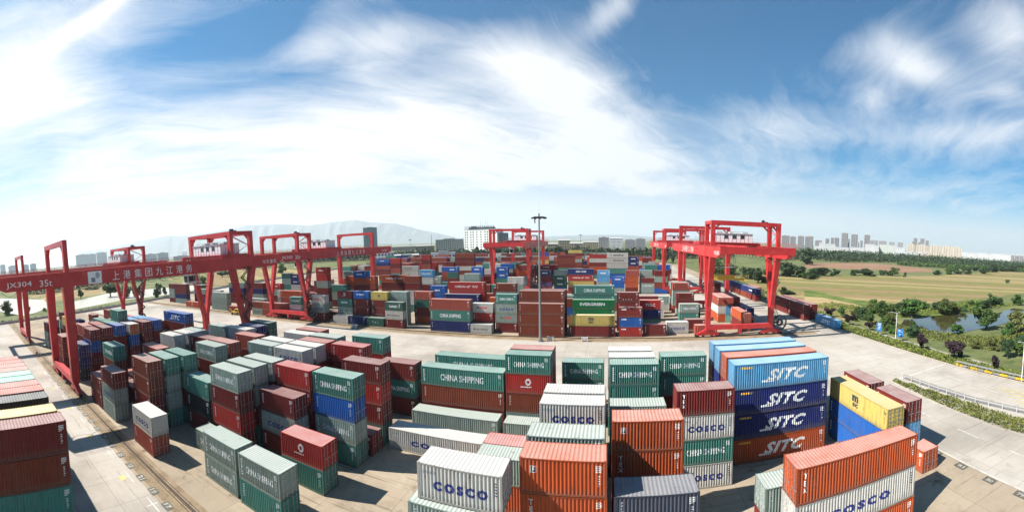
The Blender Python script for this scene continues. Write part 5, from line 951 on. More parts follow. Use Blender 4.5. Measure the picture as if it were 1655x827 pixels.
(-114.51,280.23,2.59,1,2.591,0,'S','',0),(-114.5,280.2,0,1,2.591,0,'M','',0),(-95.2,280.22,10.36,1,2.591,0,'N','',1),(-95.17,280.21,7.77,1,2.591,0,'B','',1),
(-95.23,280.19,5.18,1,2.591,0,'W','',0),(-95.17,280.19,2.59,1,2.591,0,'O','',0),(-95.24,280.22,0,1,2.591,0,'O','',0),(-85.66,280.22,10.36,0,2.591,0,'M','',1),
(-85.67,280.22,7.77,0,2.591,0,'A','',1),(-85.69,280.21,5.18,0,2.591,0,'B','',0),(-85.68,280.22,2.59,0,2.591,0,'O','',0),(-85.63,280.22,0,0,2.591,0,'B','',0),
(-63.01,280.22,10.36,1,2.591,0,'M','',1),(-63.05,280.19,7.77,1,2.591,0,'B','',0),(-62.98,280.22,5.18,1,2.591,0,'B','',0),(-63.01,280.24,2.59,1,2.591,0,'M','',0),
(-63.03,280.22,0,1,2.591,0,'S','',0),(-53.45,280.22,7.77,0,2.591,0,'O','',1),(-53.49,280.2,5.18,0,2.591,0,'G','',0),(-53.43,280.23,2.59,0,2.591,0,'N','',0),
(-53.46,280.24,0,0,2.591,0,'M','',0),(19.91,280.22,7.77,0,2.591,0,'W','',1),(19.89,280.23,5.18,0,2.591,0,'M','',0),(19.9,280.19,2.59,0,2.591,0,'S','',0),
(19.92,280.22,0,0,2.591,0,'M','',0),(26.38,280.22,10.36,0,2.591,0,'M','',1),(26.38,280.23,7.77,0,2.591,0,'M','',1),(26.42,280.23,5.18,0,2.591,0,'O','',0),
(26.42,280.21,2.59,0,2.591,0,'A','',0),(26.35,280.2,0,0,2.591,0,'M','',0),(-138.32,283.22,10.36,1,2.591,0,'B','',1),(-138.29,283.25,7.77,1,2.591,0,'M','',0),
(-138.29,283.22,5.18,1,2.591,0,'W','',0),(-138.34,283.24,2.59,1,2.591,0,'M','',0),(-138.34,283.19,0,1,2.591,0,'G','',0),(-125.74,283.22,7.77,1,2.591,0,'B','',1),
(-125.7,283.22,5.18,1,2.591,0,'W','',1),(-125.77,283.22,2.59,1,2.591,0,'W','',1),(-125.74,283.23,0,1,2.591,0,'N','',1),(-109.18,283.22,10.36,1,2.591,0,'A','',1),
(-109.16,283.24,7.77,1,2.591,0,'B','',0),(-109.2,283.22,5.18,1,2.591,0,'B','',0),(-109.22,283.22,2.59,1,2.591,0,'U','',0),(-109.22,283.23,0,1,2.591,0,'U','',0),
(-92.63,283.22,7.77,1,2.591,0,'M','',0),(-92.63,283.2,5.18,1,2.591,0,'M','',0),(-92.61,283.21,2.59,1,2.591,0,'S','',0),(-92.62,283.23,0,1,2.591,0,'A','',0),
(-83.01,283.22,10.36,0,2.591,0,'N','',1),(-83.05,283.21,7.77,0,2.591,0,'M','',0),(-83.04,283.22,5.18,0,2.591,0,'G','',0),(-83.01,283.2,2.59,0,2.591,0,'S','',0),
(-83.02,283.19,0,0,2.591,0,'M','',0),(-14.76,283.22,7.77,0,2.591,0,'N','',1),(-14.78,283.25,5.18,0,2.591,0,'S','',1),(-14.74,283.22,2.59,0,2.591,0,'B','',0),
(-14.78,283.23,0,0,2.591,0,'A','',0),(24.72,283.22,10.36,1,2.591,0,'O','',1),(24.72,283.24,7.77,1,2.591,0,'G','',0),(24.7,283.24,5.18,1,2.591,0,'G','',0),
(24.76,283.19,2.59,1,2.591,0,'N','',0),(24.7,283.23,0,1,2.591,0,'N','',0),(-186.08,286.22,10.36,0,2.591,0,'A','',1),(-186.11,286.24,7.77,0,2.591,0,'G','',1),
(-186.04,286.24,5.18,0,2.591,0,'O','',0),(-186.11,286.23,2.59,0,2.591,0,'S','',0),(-186.08,286.21,0,0,2.591,0,'G','',0),(-95.79,286.22,7.77,1,2.591,0,'N','',0),
(-95.8,286.2,5.18,1,2.591,0,'A','',0),(-95.83,286.19,2.59,1,2.591,0,'B','',0),(-95.8,286.23,0,1,2.591,0,'U','',0),(-83.05,286.22,10.36,1,2.591,0,'A','',1),
(-83.02,286.24,7.77,1,2.591,0,'A','',0),(-83.05,286.22,5.18,1,2.591,0,'A','',0),(-83.04,286.23,2.59,1,2.591,0,'A','',0),(-83.08,286.22,0,1,2.591,0,'A','',0),
(-73.43,286.22,10.36,0,2.591,0,'M','',1),(-73.43,286.22,7.77,0,2.591,0,'M','',0),(-73.42,286.21,5.18,0,2.591,0,'B','',0),(-73.46,286.25,2.59,0,2.591,0,'A','',0),
(-73.41,286.21,0,0,2.591,0,'O','',0),(-63.92,286.22,7.77,1,2.591,0,'M','',0),(-63.93,286.21,5.18,1,2.591,0,'S','',0),(-63.94,286.19,2.59,1,2.591,0,'G','',0),
(-63.94,286.24,0,1,2.591,0,'A','',0),(-54.31,286.22,7.77,0,2.591,0,'M','',1),(-54.27,286.19,5.18,0,2.591,0,'W','',0),(-54.31,286.25,2.59,0,2.591,0,'B','',0),
(-54.33,286.19,0,0,2.591,0,'N','',0),(-35.14,286.22,10.36,0,2.591,0,'O','',1),(-35.1,286.19,7.77,0,2.591,0,'B','',1),(-35.11,286.22,5.18,0,2.591,0,'B','',0),
(-35.11,286.21,2.59,0,2.591,0,'M','',0),(-35.18,286.23,0,0,2.591,0,'A','',0),(26.97,286.22,10.36,0,2.591,0,'U','',0),(26.95,286.19,7.77,0,2.591,0,'G','',0),
(26.98,286.24,5.18,0,2.591,0,'N','',0),(26.94,286.2,2.59,0,2.591,0,'W','',0),(27,286.2,0,0,2.591,0,'M','',0),(-146.11,289.22,10.36,1,2.591,0,'S','',1),
(-146.09,289.22,7.77,1,2.591,0,'M','',0),(-146.15,289.21,5.18,1,2.591,0,'U','',0),(-146.1,289.2,2.59,1,2.591,0,'O','',0),(-146.14,289.21,0,1,2.591,0,'G','',0),
(-127.11,289.22,10.36,1,2.591,0,'S','',1),(-127.14,289.21,7.77,1,2.591,0,'B','',0),(-127.08,289.24,5.18,1,2.591,0,'S','',0),(-127.11,289.23,2.59,1,2.591,0,'M','',0),
(-127.08,289.25,0,1,2.591,0,'B','',0),(-92.2,289.22,10.36,0,2.591,0,'B','',1),(-92.17,289.23,7.77,0,2.591,0,'A','',0),(-92.23,289.24,5.18,0,2.591,0,'U','',0),
(-92.18,289.22,2.59,0,2.591,0,'U','',0),(-92.23,289.19,0,0,2.591,0,'W','',0),(-66.06,289.22,10.36,0,2.591,0,'G','',0),(-66.05,289.2,7.77,0,2.591,0,'A','',0),
(-66.03,289.21,5.18,0,2.591,0,'B','',0),(-66.09,289.22,2.59,0,2.591,0,'A','',0),(-66.08,289.2,0,0,2.591,0,'B','',0),(-40.02,289.22,7.77,0,2.591,0,'A','',1),
(-40.05,289.2,5.18,0,2.591,0,'A','',0),(-40.05,289.23,2.59,0,2.591,0,'B','',0),(-40.01,289.21,0,0,2.591,0,'M','',0),(-186.44,292.22,10.36,0,2.591,0,'N','',0),
(-186.4,292.23,7.77,0,2.591,0,'M','',0),(-186.47,292.23,5.18,0,2.591,0,'B','',0),(-186.41,292.2,2.59,0,2.591,0,'B','',0),(-186.4,292.2,0,0,2.591,0,'M','',0),
(-121.81,292.22,10.36,0,2.591,0,'M','',1),(-121.77,292.22,7.77,0,2.591,0,'B','',0),(-121.79,292.23,5.18,0,2.591,0,'M','',0),(-121.82,292.22,2.59,0,2.591,0,'O','',0),
(-121.81,292.21,0,0,2.591,0,'B','',0),(-65.94,292.22,10.36,0,2.591,0,'A','',0),(-65.9,292.24,7.77,0,2.591,0,'B','',0),(-65.97,292.25,5.18,0,2.591,0,'A','',0),
(-65.96,292.23,2.59,0,2.591,0,'O','',0),(-65.95,292.22,0,0,2.591,0,'M','',0),(-56.45,292.22,10.36,1,2.591,0,'S','',1),(-56.45,292.2,7.77,1,2.591,0,'A','',1),
(-56.41,292.23,5.18,1,2.591,0,'B','',0),(-56.47,292.24,2.59,1,2.591,0,'M','',0),(-56.44,292.23,0,1,2.591,0,'S','',0),(-33.26,292.22,10.36,1,2.591,0,'U','',1),
(-33.28,292.24,7.77,1,2.591,0,'M','',0),(-33.24,292.23,5.18,1,2.591,0,'B','',0),(-33.24,292.2,2.59,1,2.591,0,'U','',0),(-33.22,292.23,0,1,2.591,0,'N','',0),
(-161.09,295.22,10.36,0,2.591,0,'U','',1),(-161.1,295.24,7.77,0,2.591,0,'N','',0),(-161.05,295.23,5.18,0,2.591,0,'M','',0),(-161.12,295.21,2.59,0,2.591,0,'B','',0),
(-161.08,295.19,0,0,2.591,0,'B','',0),(-132.2,295.22,10.36,1,2.591,0,'O','',1),(-132.16,295.23,7.77,1,2.591,0,'S','',0),(-132.17,295.2,5.18,1,2.591,0,'M','',0),
(-132.17,295.2,2.59,1,2.591,0,'N','',0),(-132.22,295.23,0,1,2.591,0,'S','',0),(-77.73,295.22,10.36,0,2.591,0,'A','',1),(-77.71,295.19,7.77,0,2.591,0,'M','',0),
(-77.72,295.2,5.18,0,2.591,0,'B','',0),(-77.73,295.24,2.59,0,2.591,0,'B','',0),(-77.74,295.2,0,0,2.591,0,'S','',0),(-68.12,295.22,10.36,1,2.591,0,'O','',1),
(-68.12,295.23,7.77,1,2.591,0,'M','',0),(-68.14,295.19,5.18,1,2.591,0,'N','',0),(-68.14,295.22,2.59,1,2.591,0,'S','',0),(-68.09,295.2,0,1,2.591,0,'N','',0),
(-58.57,295.22,10.36,0,2.591,0,'S','',0),(-58.59,295.21,7.77,0,2.591,0,'O','',0),(-58.55,295.21,5.18,0,2.591,0,'U','',0),(-58.55,295.23,2.59,0,2.591,0,'B','',0),
(-58.54,295.22,0,0,2.591,0,'W','',0),(-42.5,295.22,7.77,1,2.591,0,'A','',0),(-42.5,295.2,5.18,1,2.591,0,'N','',0),(-42.52,295.21,2.59,1,2.591,0,'G','',0),
(-42.47,295.24,0,1,2.591,0,'M','',0),(28.56,295.22,10.36,0,2.591,0,'M','',1),(28.54,295.22,7.77,0,2.591,0,'N','',0),(28.55,295.25,5.18,0,2.591,0,'N','',0),
(28.57,295.21,2.59,0,2.591,0,'M','',0),(28.56,295.22,0,0,2.591,0,'A','',0),(-160.65,298.22,10.36,0,2.591,0,'N','',1),(-160.62,298.21,7.77,0,2.591,0,'A','',0),
(-160.65,298.19,5.18,0,2.591,0,'S','',0),(-160.67,298.21,2.59,0,2.591,0,'B','',0),(-160.66,298.23,0,0,2.591,0,'A','',0),(-133.92,298.22,7.77,1,2.591,0,'N','',0),
(-133.92,298.22,5.18,1,2.591,0,'M','',0),(-133.92,298.2,2.59,1,2.591,0,'W','',0),(-133.94,298.24,0,1,2.591,0,'O','',0),(-95.67,298.22,10.36,1,2.591,0,'A','',1),
(-95.7,298.24,7.77,1,2.591,0,'M','',0),(-95.63,298.21,5.18,1,2.591,0,'G','',0),(-95.63,298.22,2.59,1,2.591,0,'S','',0),(-95.64,298.19,0,1,2.591,0,'M','',0),
(-79.56,298.22,10.36,0,2.591,0,'M','',1),(-79.56,298.2,7.77,0,2.591,0,'U','',0),(-79.54,298.19,5.18,0,2.591,0,'M','',0),(-79.58,298.23,2.59,0,2.591,0,'A','',0),
(-79.54,298.22,0,0,2.591,0,'M','',0),(-183.23,301.22,10.36,1,2.591,0,'B','',1),(-183.25,301.21,7.77,1,2.591,0,'M','',0),(-183.22,301.2,5.18,1,2.591,0,'B','',0),
(-183.21,301.24,2.59,1,2.591,0,'M','',0),(-183.22,301.2,0,1,2.591,0,'S','',0),(-135.02,301.22,10.36,0,2.591,0,'M','',0),(-135.03,301.21,7.77,0,2.591,0,'B','',0),
(-135.06,301.21,5.18,0,2.591,0,'S','',0),(-135.03,301.2,2.59,0,2.591,0,'N','',0),(-134.98,301.24,0,0,2.591,0,'N','',0),(-128.6,301.22,10.36,0,2.591,0,'U','',0),
(-128.59,301.23,7.77,0,2.591,0,'U','',0),(-128.62,301.22,5.18,0,2.591,0,'B','',0),(-128.59,301.22,2.59,0,2.591,0,'G','',0),(-128.6,301.2,0,0,2.591,0,'S','',0),
(-122.04,301.22,10.36,0,2.591,0,'A','',0),(-122.04,301.21,7.77,0,2.591,0,'B','',0),(-122.06,301.19,5.18,0,2.591,0,'W','',0),(-122,301.21,2.59,0,2.591,0,'W','',0),
(-122.01,301.24,0,0,2.591,0,'A','',0),(-85.78,301.22,10.36,0,2.591,0,'W','',1),(-85.8,301.19,7.77,0,2.591,0,'O','',0),(-85.8,301.23,5.18,0,2.591,0,'G','',0),
(-85.76,301.2,2.59,0,2.591,0,'A','',0),(-85.78,301.23,0,0,2.591,0,'M','',0),(-11.35,301.22,10.36,1,2.591,0,'W','',1),(-11.33,301.19,7.77,1,2.591,0,'B','',0),
(-11.38,301.23,5.18,1,2.591,0,'M','',0),(-11.36,301.23,2.59,1,2.591,0,'A','',0),(-11.33,301.24,0,1,2.591,0,'M','',0),(-41.49,304.22,10.36,1,2.591,0,'W','',1),
(-41.46,304.23,7.77,1,2.591,0,'B','',0),(-41.49,304.24,5.18,1,2.591,0,'U','',0),(-41.5,304.21,2.59,1,2.591,0,'W','',0),(-41.48,304.25,0,1,2.591,0,'M','',0),
(-166.53,307.22,10.36,0,2.591,0,'B','',1),(-166.56,307.23,7.77,0,2.591,0,'W','',0),(-166.53,307.22,5.18,0,2.591,0,'B','',0),(-166.54,307.21,2.59,0,2.591,0,'M','',0),
(-166.52,307.2,0,0,2.591,0,'M','',0),(-160.06,307.22,10.36,0,2.591,0,'S','',1),(-160.06,307.22,7.77,0,2.591,0,'M','',0),(-160.07,307.21,5.18,0,2.591,0,'A','',0),
(-160.04,307.2,2.59,0,2.591,0,'A','',0),(-160.06,307.25,0,0,2.591,0,'A','',0),(-60.15,307.22,7.77,1,2.591,0,'U','',0),(-60.13,307.22,5.18,1,2.591,0,'A','',0),
(-60.12,307.24,2.59,1,2.591,0,'M','',0),(-60.17,307.22,0,1,2.591,0,'W','',0),(-56.48,310.22,10.36,0,2.591,0,'A','',1),(-56.47,310.2,7.77,0,2.591,0,'U','',0),
(-56.5,310.2,5.18,0,2.591,0,'U','',0),(-56.48,310.21,2.59,0,2.591,0,'N','',0),(-56.49,310.25,0,0,2.591,0,'S','',0),(21.78,310.22,10.36,1,2.591,0,'B','',1),
(21.75,310.23,7.77,1,2.591,0,'O','',0),(21.79,310.22,5.18,1,2.591,0,'M','',0),(21.74,310.23,2.59,1,2.591,0,'M','',0),(21.8,310.22,0,1,2.591,0,'M','',0),
(-138.29,313.22,10.36,1,2.591,0,'A','',1),(-138.3,313.2,7.77,1,2.591,0,'O','',0),(-138.27,313.23,5.18,1,2.591,0,'M','',0),(-138.29,313.22,2.59,1,2.591,0,'B','',0),
(-138.31,313.25,0,1,2.591,0,'O','',0),(-67.76,313.22,10.36,1,2.591,0,'W','',1),(-67.77,313.24,7.77,1,2.591,0,'W','',0),(-67.72,313.22,5.18,1,2.591,0,'G','',0),
(-67.74,313.2,2.59,1,2.591,0,'A','',0),(-67.72,313.22,0,1,2.591,0,'M','',0),(-15.61,313.22,10.36,0,2.591,0,'B','',1),(-15.62,313.23,7.77,0,2.591,0,'O','',0),
(-15.63,313.19,5.18,0,2.591,0,'M','',0),(-15.62,313.23,2.59,0,2.591,0,'B','',0),(-15.58,313.2,0,0,2.591,0,'S','',0),(-87.3,316.22,10.36,1,2.591,0,'A','',1),
(-87.28,316.23,7.77,1,2.591,0,'M','',0),(-87.3,316.2,5.18,1,2.591,0,'S','',0),(-87.32,316.22,2.59,1,2.591,0,'W','',0),(-87.32,316.23,0,1,2.591,0,'M','',0),
(-212.58,361.22,10.36,1,2.591,0,'G','',1),(-212.6,361.23,7.77,1,2.591,0,'G','',0),(-212.55,361.24,5.18,1,2.591,0,'S','',0),(-212.59,361.24,2.59,1,2.591,0,'M','',0),
(-212.61,361.21,0,1,2.591,0,'M','',0),(-199.87,361.22,10.36,1,2.591,0,'N','',1),(-199.9,361.21,7.77,1,2.591,0,'S','',0),(-199.86,361.23,5.18,1,2.591,0,'M','',0),
(-199.87,361.24,2.59,1,2.591,0,'M','',0),(-199.85,361.23,0,1,2.591,0,'M','',0),(-183.57,361.22,10.36,0,2.591,0,'M','',1),(-183.55,361.22,7.77,0,2.591,0,'B','',0),
(-183.59,361.23,5.18,0,2.591,0,'S','',0),(-183.56,361.19,2.59,0,2.591,0,'S','',0),(-183.56,361.25,0,0,2.591,0,'M','',0),(-154.3,361.22,10.36,1,2.591,0,'S','',1),
(-154.31,361.24,7.77,1,2.591,0,'G','',0),(-154.31,361.22,5.18,1,2.591,0,'S','',0),(-154.29,361.21,2.59,1,2.591,0,'B','',0),(-154.33,361.23,0,1,2.591,0,'M','',0),
(-115.96,361.22,10.36,1,2.591,0,'B','',1),(-115.98,361.24,7.77,1,2.591,0,'O','',0),(-115.94,361.2,5.18,1,2.591,0,'M','',0),(-115.96,361.22,2.59,1,2.591,0,'W','',0),
(-115.99,361.24,0,1,2.591,0,'M','',0),(-103.27,361.22,10.36,1,2.591,0,'W','',1),(-103.25,361.21,7.77,1,2.591,0,'N','',0),(-103.29,361.23,5.18,1,2.591,0,'M','',0),
(-103.24,361.23,2.59,1,2.591,0,'U','',0),(-103.3,361.25,0,1,2.591,0,'W','',0),(-93.68,361.22,10.36,0,2.591,0,'M','',1),(-93.71,361.2,7.77,0,2.591,0,'N','',0),
(-93.71,361.24,5.18,0,2.591,0,'M','',0),(-93.68,361.25,2.59,0,2.591,0,'O','',0),(-93.71,361.21,0,0,2.591,0,'M','',0),(-64.87,361.22,10.36,1,2.591,0,'B','',1),
(-64.84,361.23,7.77,1,2.591,0,'S','',0),(-64.87,361.21,5.18,1,2.591,0,'M','',0),(-64.87,361.2,2.59,1,2.591,0,'S','',0),(-64.85,361.23,0,1,2.591,0,'M','',0),
(-48.6,361.22,10.36,0,2.591,0,'B','',1),(-48.63,361.23,7.77,0,2.591,0,'M','',0),(-48.63,361.2,5.18,0,2.591,0,'G','',0),(-48.59,361.22,2.59,0,2.591,0,'A','',0),
(-48.57,361.2,0,0,2.591,0,'B','',0),(-16.58,361.22,10.36,0,2.591,0,'B','',1),(-16.6,361.23,7.77,0,2.591,0,'N','',0),(-16.6,361.21,5.18,0,2.591,0,'M','',0),
(-16.56,361.19,2.59,0,2.591,0,'M','',0),(-16.57,361.22,0,0,2.591,0,'A','',0),(-85.96,364.22,10.36,1,2.591,0,'B','',1),(-85.99,364.2,7.77,1,2.591,0,'A','',0),
(-85.95,364.21,5.18,1,2.591,0,'B','',0),(-85.98,364.2,2.59,1,2.591,0,'S','',0),(-85.95,364.23,0,1,2.591,0,'S','',0),(-27.79,364.22,10.36,1,2.591,0,'M','',1),
(-27.8,364.21,7.77,1,2.591,0,'A','',0),(-27.82,364.23,5.18,1,2.591,0,'M','',0),(-27.8,364.24,2.59,1,2.591,0,'M','',0),(-27.79,364.2,0,1,2.591,0,'M','',0),
(-188.7,370.22,10.36,1,2.591,0,'A','',1),(-188.71,370.21,7.77,1,2.591,0,'S','',0),(-188.73,370.23,5.18,1,2.591,0,'G','',0),(-188.72,370.25,2.59,1,2.591,0,'S','',0),
(-188.67,370.19,0,1,2.591,0,'S','',0),(-101.25,370.22,10.36,1,2.591,0,'M','',1),(-101.23,370.2,7.77,1,2.591,0,'B','',0),(-101.26,370.25,5.18,1,2.591,0,'S','',0),
(-101.21,370.21,2.59,1,2.591,0,'N','',0),(-101.23,370.25,0,1,2.591,0,'N','',0),(-78.47,370.22,10.36,0,2.591,0,'G','',1),(-78.44,370.22,7.77,0,2.591,0,'G','',0),
(-78.46,370.24,5.18,0,2.591,0,'G','',0),(-78.51,370.2,2.59,0,2.591,0,'N','',0),(-78.51,370.21,0,0,2.591,0,'O','',0),(-71.92,370.22,10.36,0,2.591,0,'G','',1),
(-71.93,370.23,7.77,0,2.591,0,'G','',0),(-71.92,370.22,5.18,0,2.591,0,'M','',0),(-71.93,370.24,2.59,0,2.591,0,'M','',0),(-71.9,370.19,0,0,2.591,0,'A','',0),
(-93.04,373.22,10.36,0,2.591,0,'M','',0),(-93.05,373.2,7.77,0,2.591,0,'S','',0),(-93.07,373.22,5.18,0,2.591,0,'B','',0),(-93.05,373.22,2.59,0,2.591,0,'O','',0),
(-93.02,373.22,0,0,2.591,0,'M','',0),(-203.64,376.22,10.36,0,2.591,0,'A','',0),(-203.64,376.22,7.77,0,2.591,0,'W','',0),(-203.66,376.21,5.18,0,2.591,0,'G','',0),
(-203.63,376.25,2.59,0,2.591,0,'S','',0),(-203.67,376.19,0,0,2.591,0,'O','',0),(-121.09,376.22,10.36,1,2.591,0,'M','',1),(-121.06,376.2,7.77,1,2.591,0,'M','',0),
(-121.08,376.19,5.18,1,2.591,0,'S','',0),(-121.07,376.19,2.59,1,2.591,0,'M','',0),(-121.05,376.21,0,1,2.591,0,'U','',0),(-160.89,379.22,10.36,1,2.591,0,'W','',0),
(-160.92,379.21,7.77,1,2.591,0,'M','',0),(-160.91,379.19,5.18,1,2.591,0,'M','',0),(-160.89,379.24,2.59,1,2.591,0,'N','',0),(-160.87,379.22,0,1,2.591,0,'B','',0),
(-124.6,379.22,10.36,1,2.591,0,'B','',0),(-124.62,379.22,7.77,1,2.591,0,'A','',0),(-124.56,379.2,5.18,1,2.591,0,'M','',0),(-124.59,379.22,2.59,1,2.591,0,'G','',0),
(-124.6,379.19,0,1,2.591,0,'A','',0),(-108.6,379.22,10.36,0,2.591,0,'G','',0),(-108.62,379.24,7.77,0,2.591,0,'A','',0),(-108.6,379.24,5.18,0,2.591,0,'O','',0),
(-108.61,379.19,2.59,0,2.591,0,'S','',0),(-108.56,379.21,0,0,2.591,0,'W','',0),(-14.58,379.22,10.36,0,2.591,0,'A','',1),(-14.6,379.24,7.77,0,2.591,0,'W','',0),
(-14.54,379.21,5.18,0,2.591,0,'M','',0),(-14.61,379.2,2.59,0,2.591,0,'N','',0),(-14.54,379.22,0,0,2.591,0,'U','',0),(-4.91,379.22,10.36,1,2.591,0,'A','',1),
(-4.91,379.23,7.77,1,2.591,0,'M','',0),(-4.91,379.24,5.18,1,2.591,0,'W','',0),(-4.92,379.24,2.59,1,2.591,0,'B','',0),(-4.9,379.23,0,1,2.591,0,'N','',0),
(-171.91,382.22,10.36,0,2.591,0,'A','',1),(-171.92,382.24,7.77,0,2.591,0,'G','',0),(-171.88,382.23,5.18,0,2.591,0,'W','',0),(-171.89,382.2,2.59,0,2.591,0,'B','',0),
(-171.94,382.19,0,0,2.591,0,'S','',0),(-103.25,382.22,10.36,1,2.591,0,'A','',0),(-103.21,382.19,7.77,1,2.591,0,'O','',0),(-103.24,382.21,5.18,1,2.591,0,'M','',0),
(-103.28,382.24,2.59,1,2.591,0,'M','',0),(-103.23,382.22,0,1,2.591,0,'B','',0),(-71.25,382.22,10.36,1,2.591,0,'B','',1),(-71.24,382.23,7.77,1,2.591,0,'M','',0),
(-71.22,382.24,5.18,1,2.591,0,'B','',0),(-71.23,382.2,2.59,1,2.591,0,'G','',0),(-71.22,382.19,0,1,2.591,0,'A','',0),(-48.73,382.22,10.36,0,2.591,0,'M','',1),
(-48.71,382.23,7.77,0,2.591,0,'B','',0),(-48.72,382.23,5.18,0,2.591,0,'A','',0),(-48.74,382.19,2.59,0,2.591,0,'M','',0),(-48.75,382.22,0,0,2.591,0,'M','',0),
(-44.14,385.22,10.36,0,2.591,0,'O','',1),(-44.14,385.24,7.77,0,2.591,0,'M','',0),(-44.13,385.22,5.18,0,2.591,0,'A','',0),(-44.15,385.2,2.59,0,2.591,0,'W','',0),
(-44.15,385.25,0,0,2.591,0,'G','',0),(-21.4,385.22,10.36,1,2.591,0,'G','',1),(-21.39,385.2,7.77,1,2.591,0,'B','',0),(-21.41,385.2,5.18,1,2.591,0,'N','',0),
(-21.4,385.22,2.59,1,2.591,0,'A','',0),(-21.38,385.23,0,1,2.591,0,'M','',0),(-89.26,388.22,10.36,1,2.591,0,'B','',1),(-89.25,388.21,7.77,1,2.591,0,'S','',0),
(-89.28,388.19,5.18,1,2.591,0,'G','',0),(-89.27,388.23,2.59,1,2.591,0,'S','',0),(-89.28,388.2,0,1,2.591,0,'M','',0),(-79.73,388.22,10.36,0,2.591,0,'N','',1),
(-79.75,388.22,7.77,0,2.591,0,'U','',0),(-79.71,388.21,5.18,0,2.591,0,'U','',0),(-79.71,388.21,2.59,0,2.591,0,'M','',0),(-79.76,388.24,0,0,2.591,0,'M','',0),
(-211.45,391.22,10.36,1,2.591,0,'G','',1),(-211.43,391.22,7.77,1,2.591,0,'M','',0),(-211.49,391.2,5.18,1,2.591,0,'M','',0),(-211.45,391.23,2.59,1,2.591,0,'U','',0),
(-211.49,391.23,0,1,2.591,0,'B','',0),(-159.83,394.22,10.36,0,2.591,0,'M','',1),(-159.8,394.22,7.77,0,2.591,0,'U','',0),(-159.81,394.19,5.18,0,2.591,0,'G','',0),
(-159.83,394.23,2.59,0,2.591,0,'O','',0),(-159.81,394.24,0,0,2.591,0,'U','',0),(-56.43,394.22,10.36,0,2.591,0,'O','',0),(-56.41,394.25,7.77,0,2.591,0,'S','',0),
(-56.39,394.24,5.18,0,2.591,0,'B','',0),(-56.47,394.23,2.59,0,2.591,0,'W','',0),(-56.39,394.21,0,0,2.591,0,'A','',0),(-120.29,397.22,10.36,1,2.591,0,'N','',1),
(-120.3,397.24,7.77,1,2.591,0,'S','',0),(-120.32,397.2,5.18,1,2.591,0,'G','',0),(-120.27,397.23,2.59,1,2.591,0,'M','',0),(-120.29,397.24,0,1,2.591,0,'A','',0),
(-76.97,28.19,0,0,2.591,0,'S','',1),(-70.27,28.19,0,0,2.591,0,'M','',1),(-76.97,31.19,0,0,2.591,0,'O','',1),(-3.27,43.19,5.18,0,2.591,0,'S','',1),(-3.29,43.17,2.59,0,2.591,0,'A','',0),
(-3.25,43.19,0,0,2.591,0,'O','',0),(-3.27,46.19,5.18,0,2.591,0,'G','',1),(-3.31,46.2,2.59,0,2.591,0,'A','',0),(-3.28,46.18,0,0,2.591,0,'U','',1),(-76.97,52.19,5.18,0,2.591,0,'N','',0),
(-76.95,52.2,2.59,0,2.591,0,'M','',0),(-76.95,52.19,0,0,2.591,0,'N','',0),(-56.87,55.19,5.18,0,2.591,0,'M','',0),(-56.87,55.21,2.59,0,2.591,0,'N','',0),
(-56.89,55.19,0,0,2.591,0,'M','',0),(-3.27,55.19,0,0,2.591,0,'M','',0),]
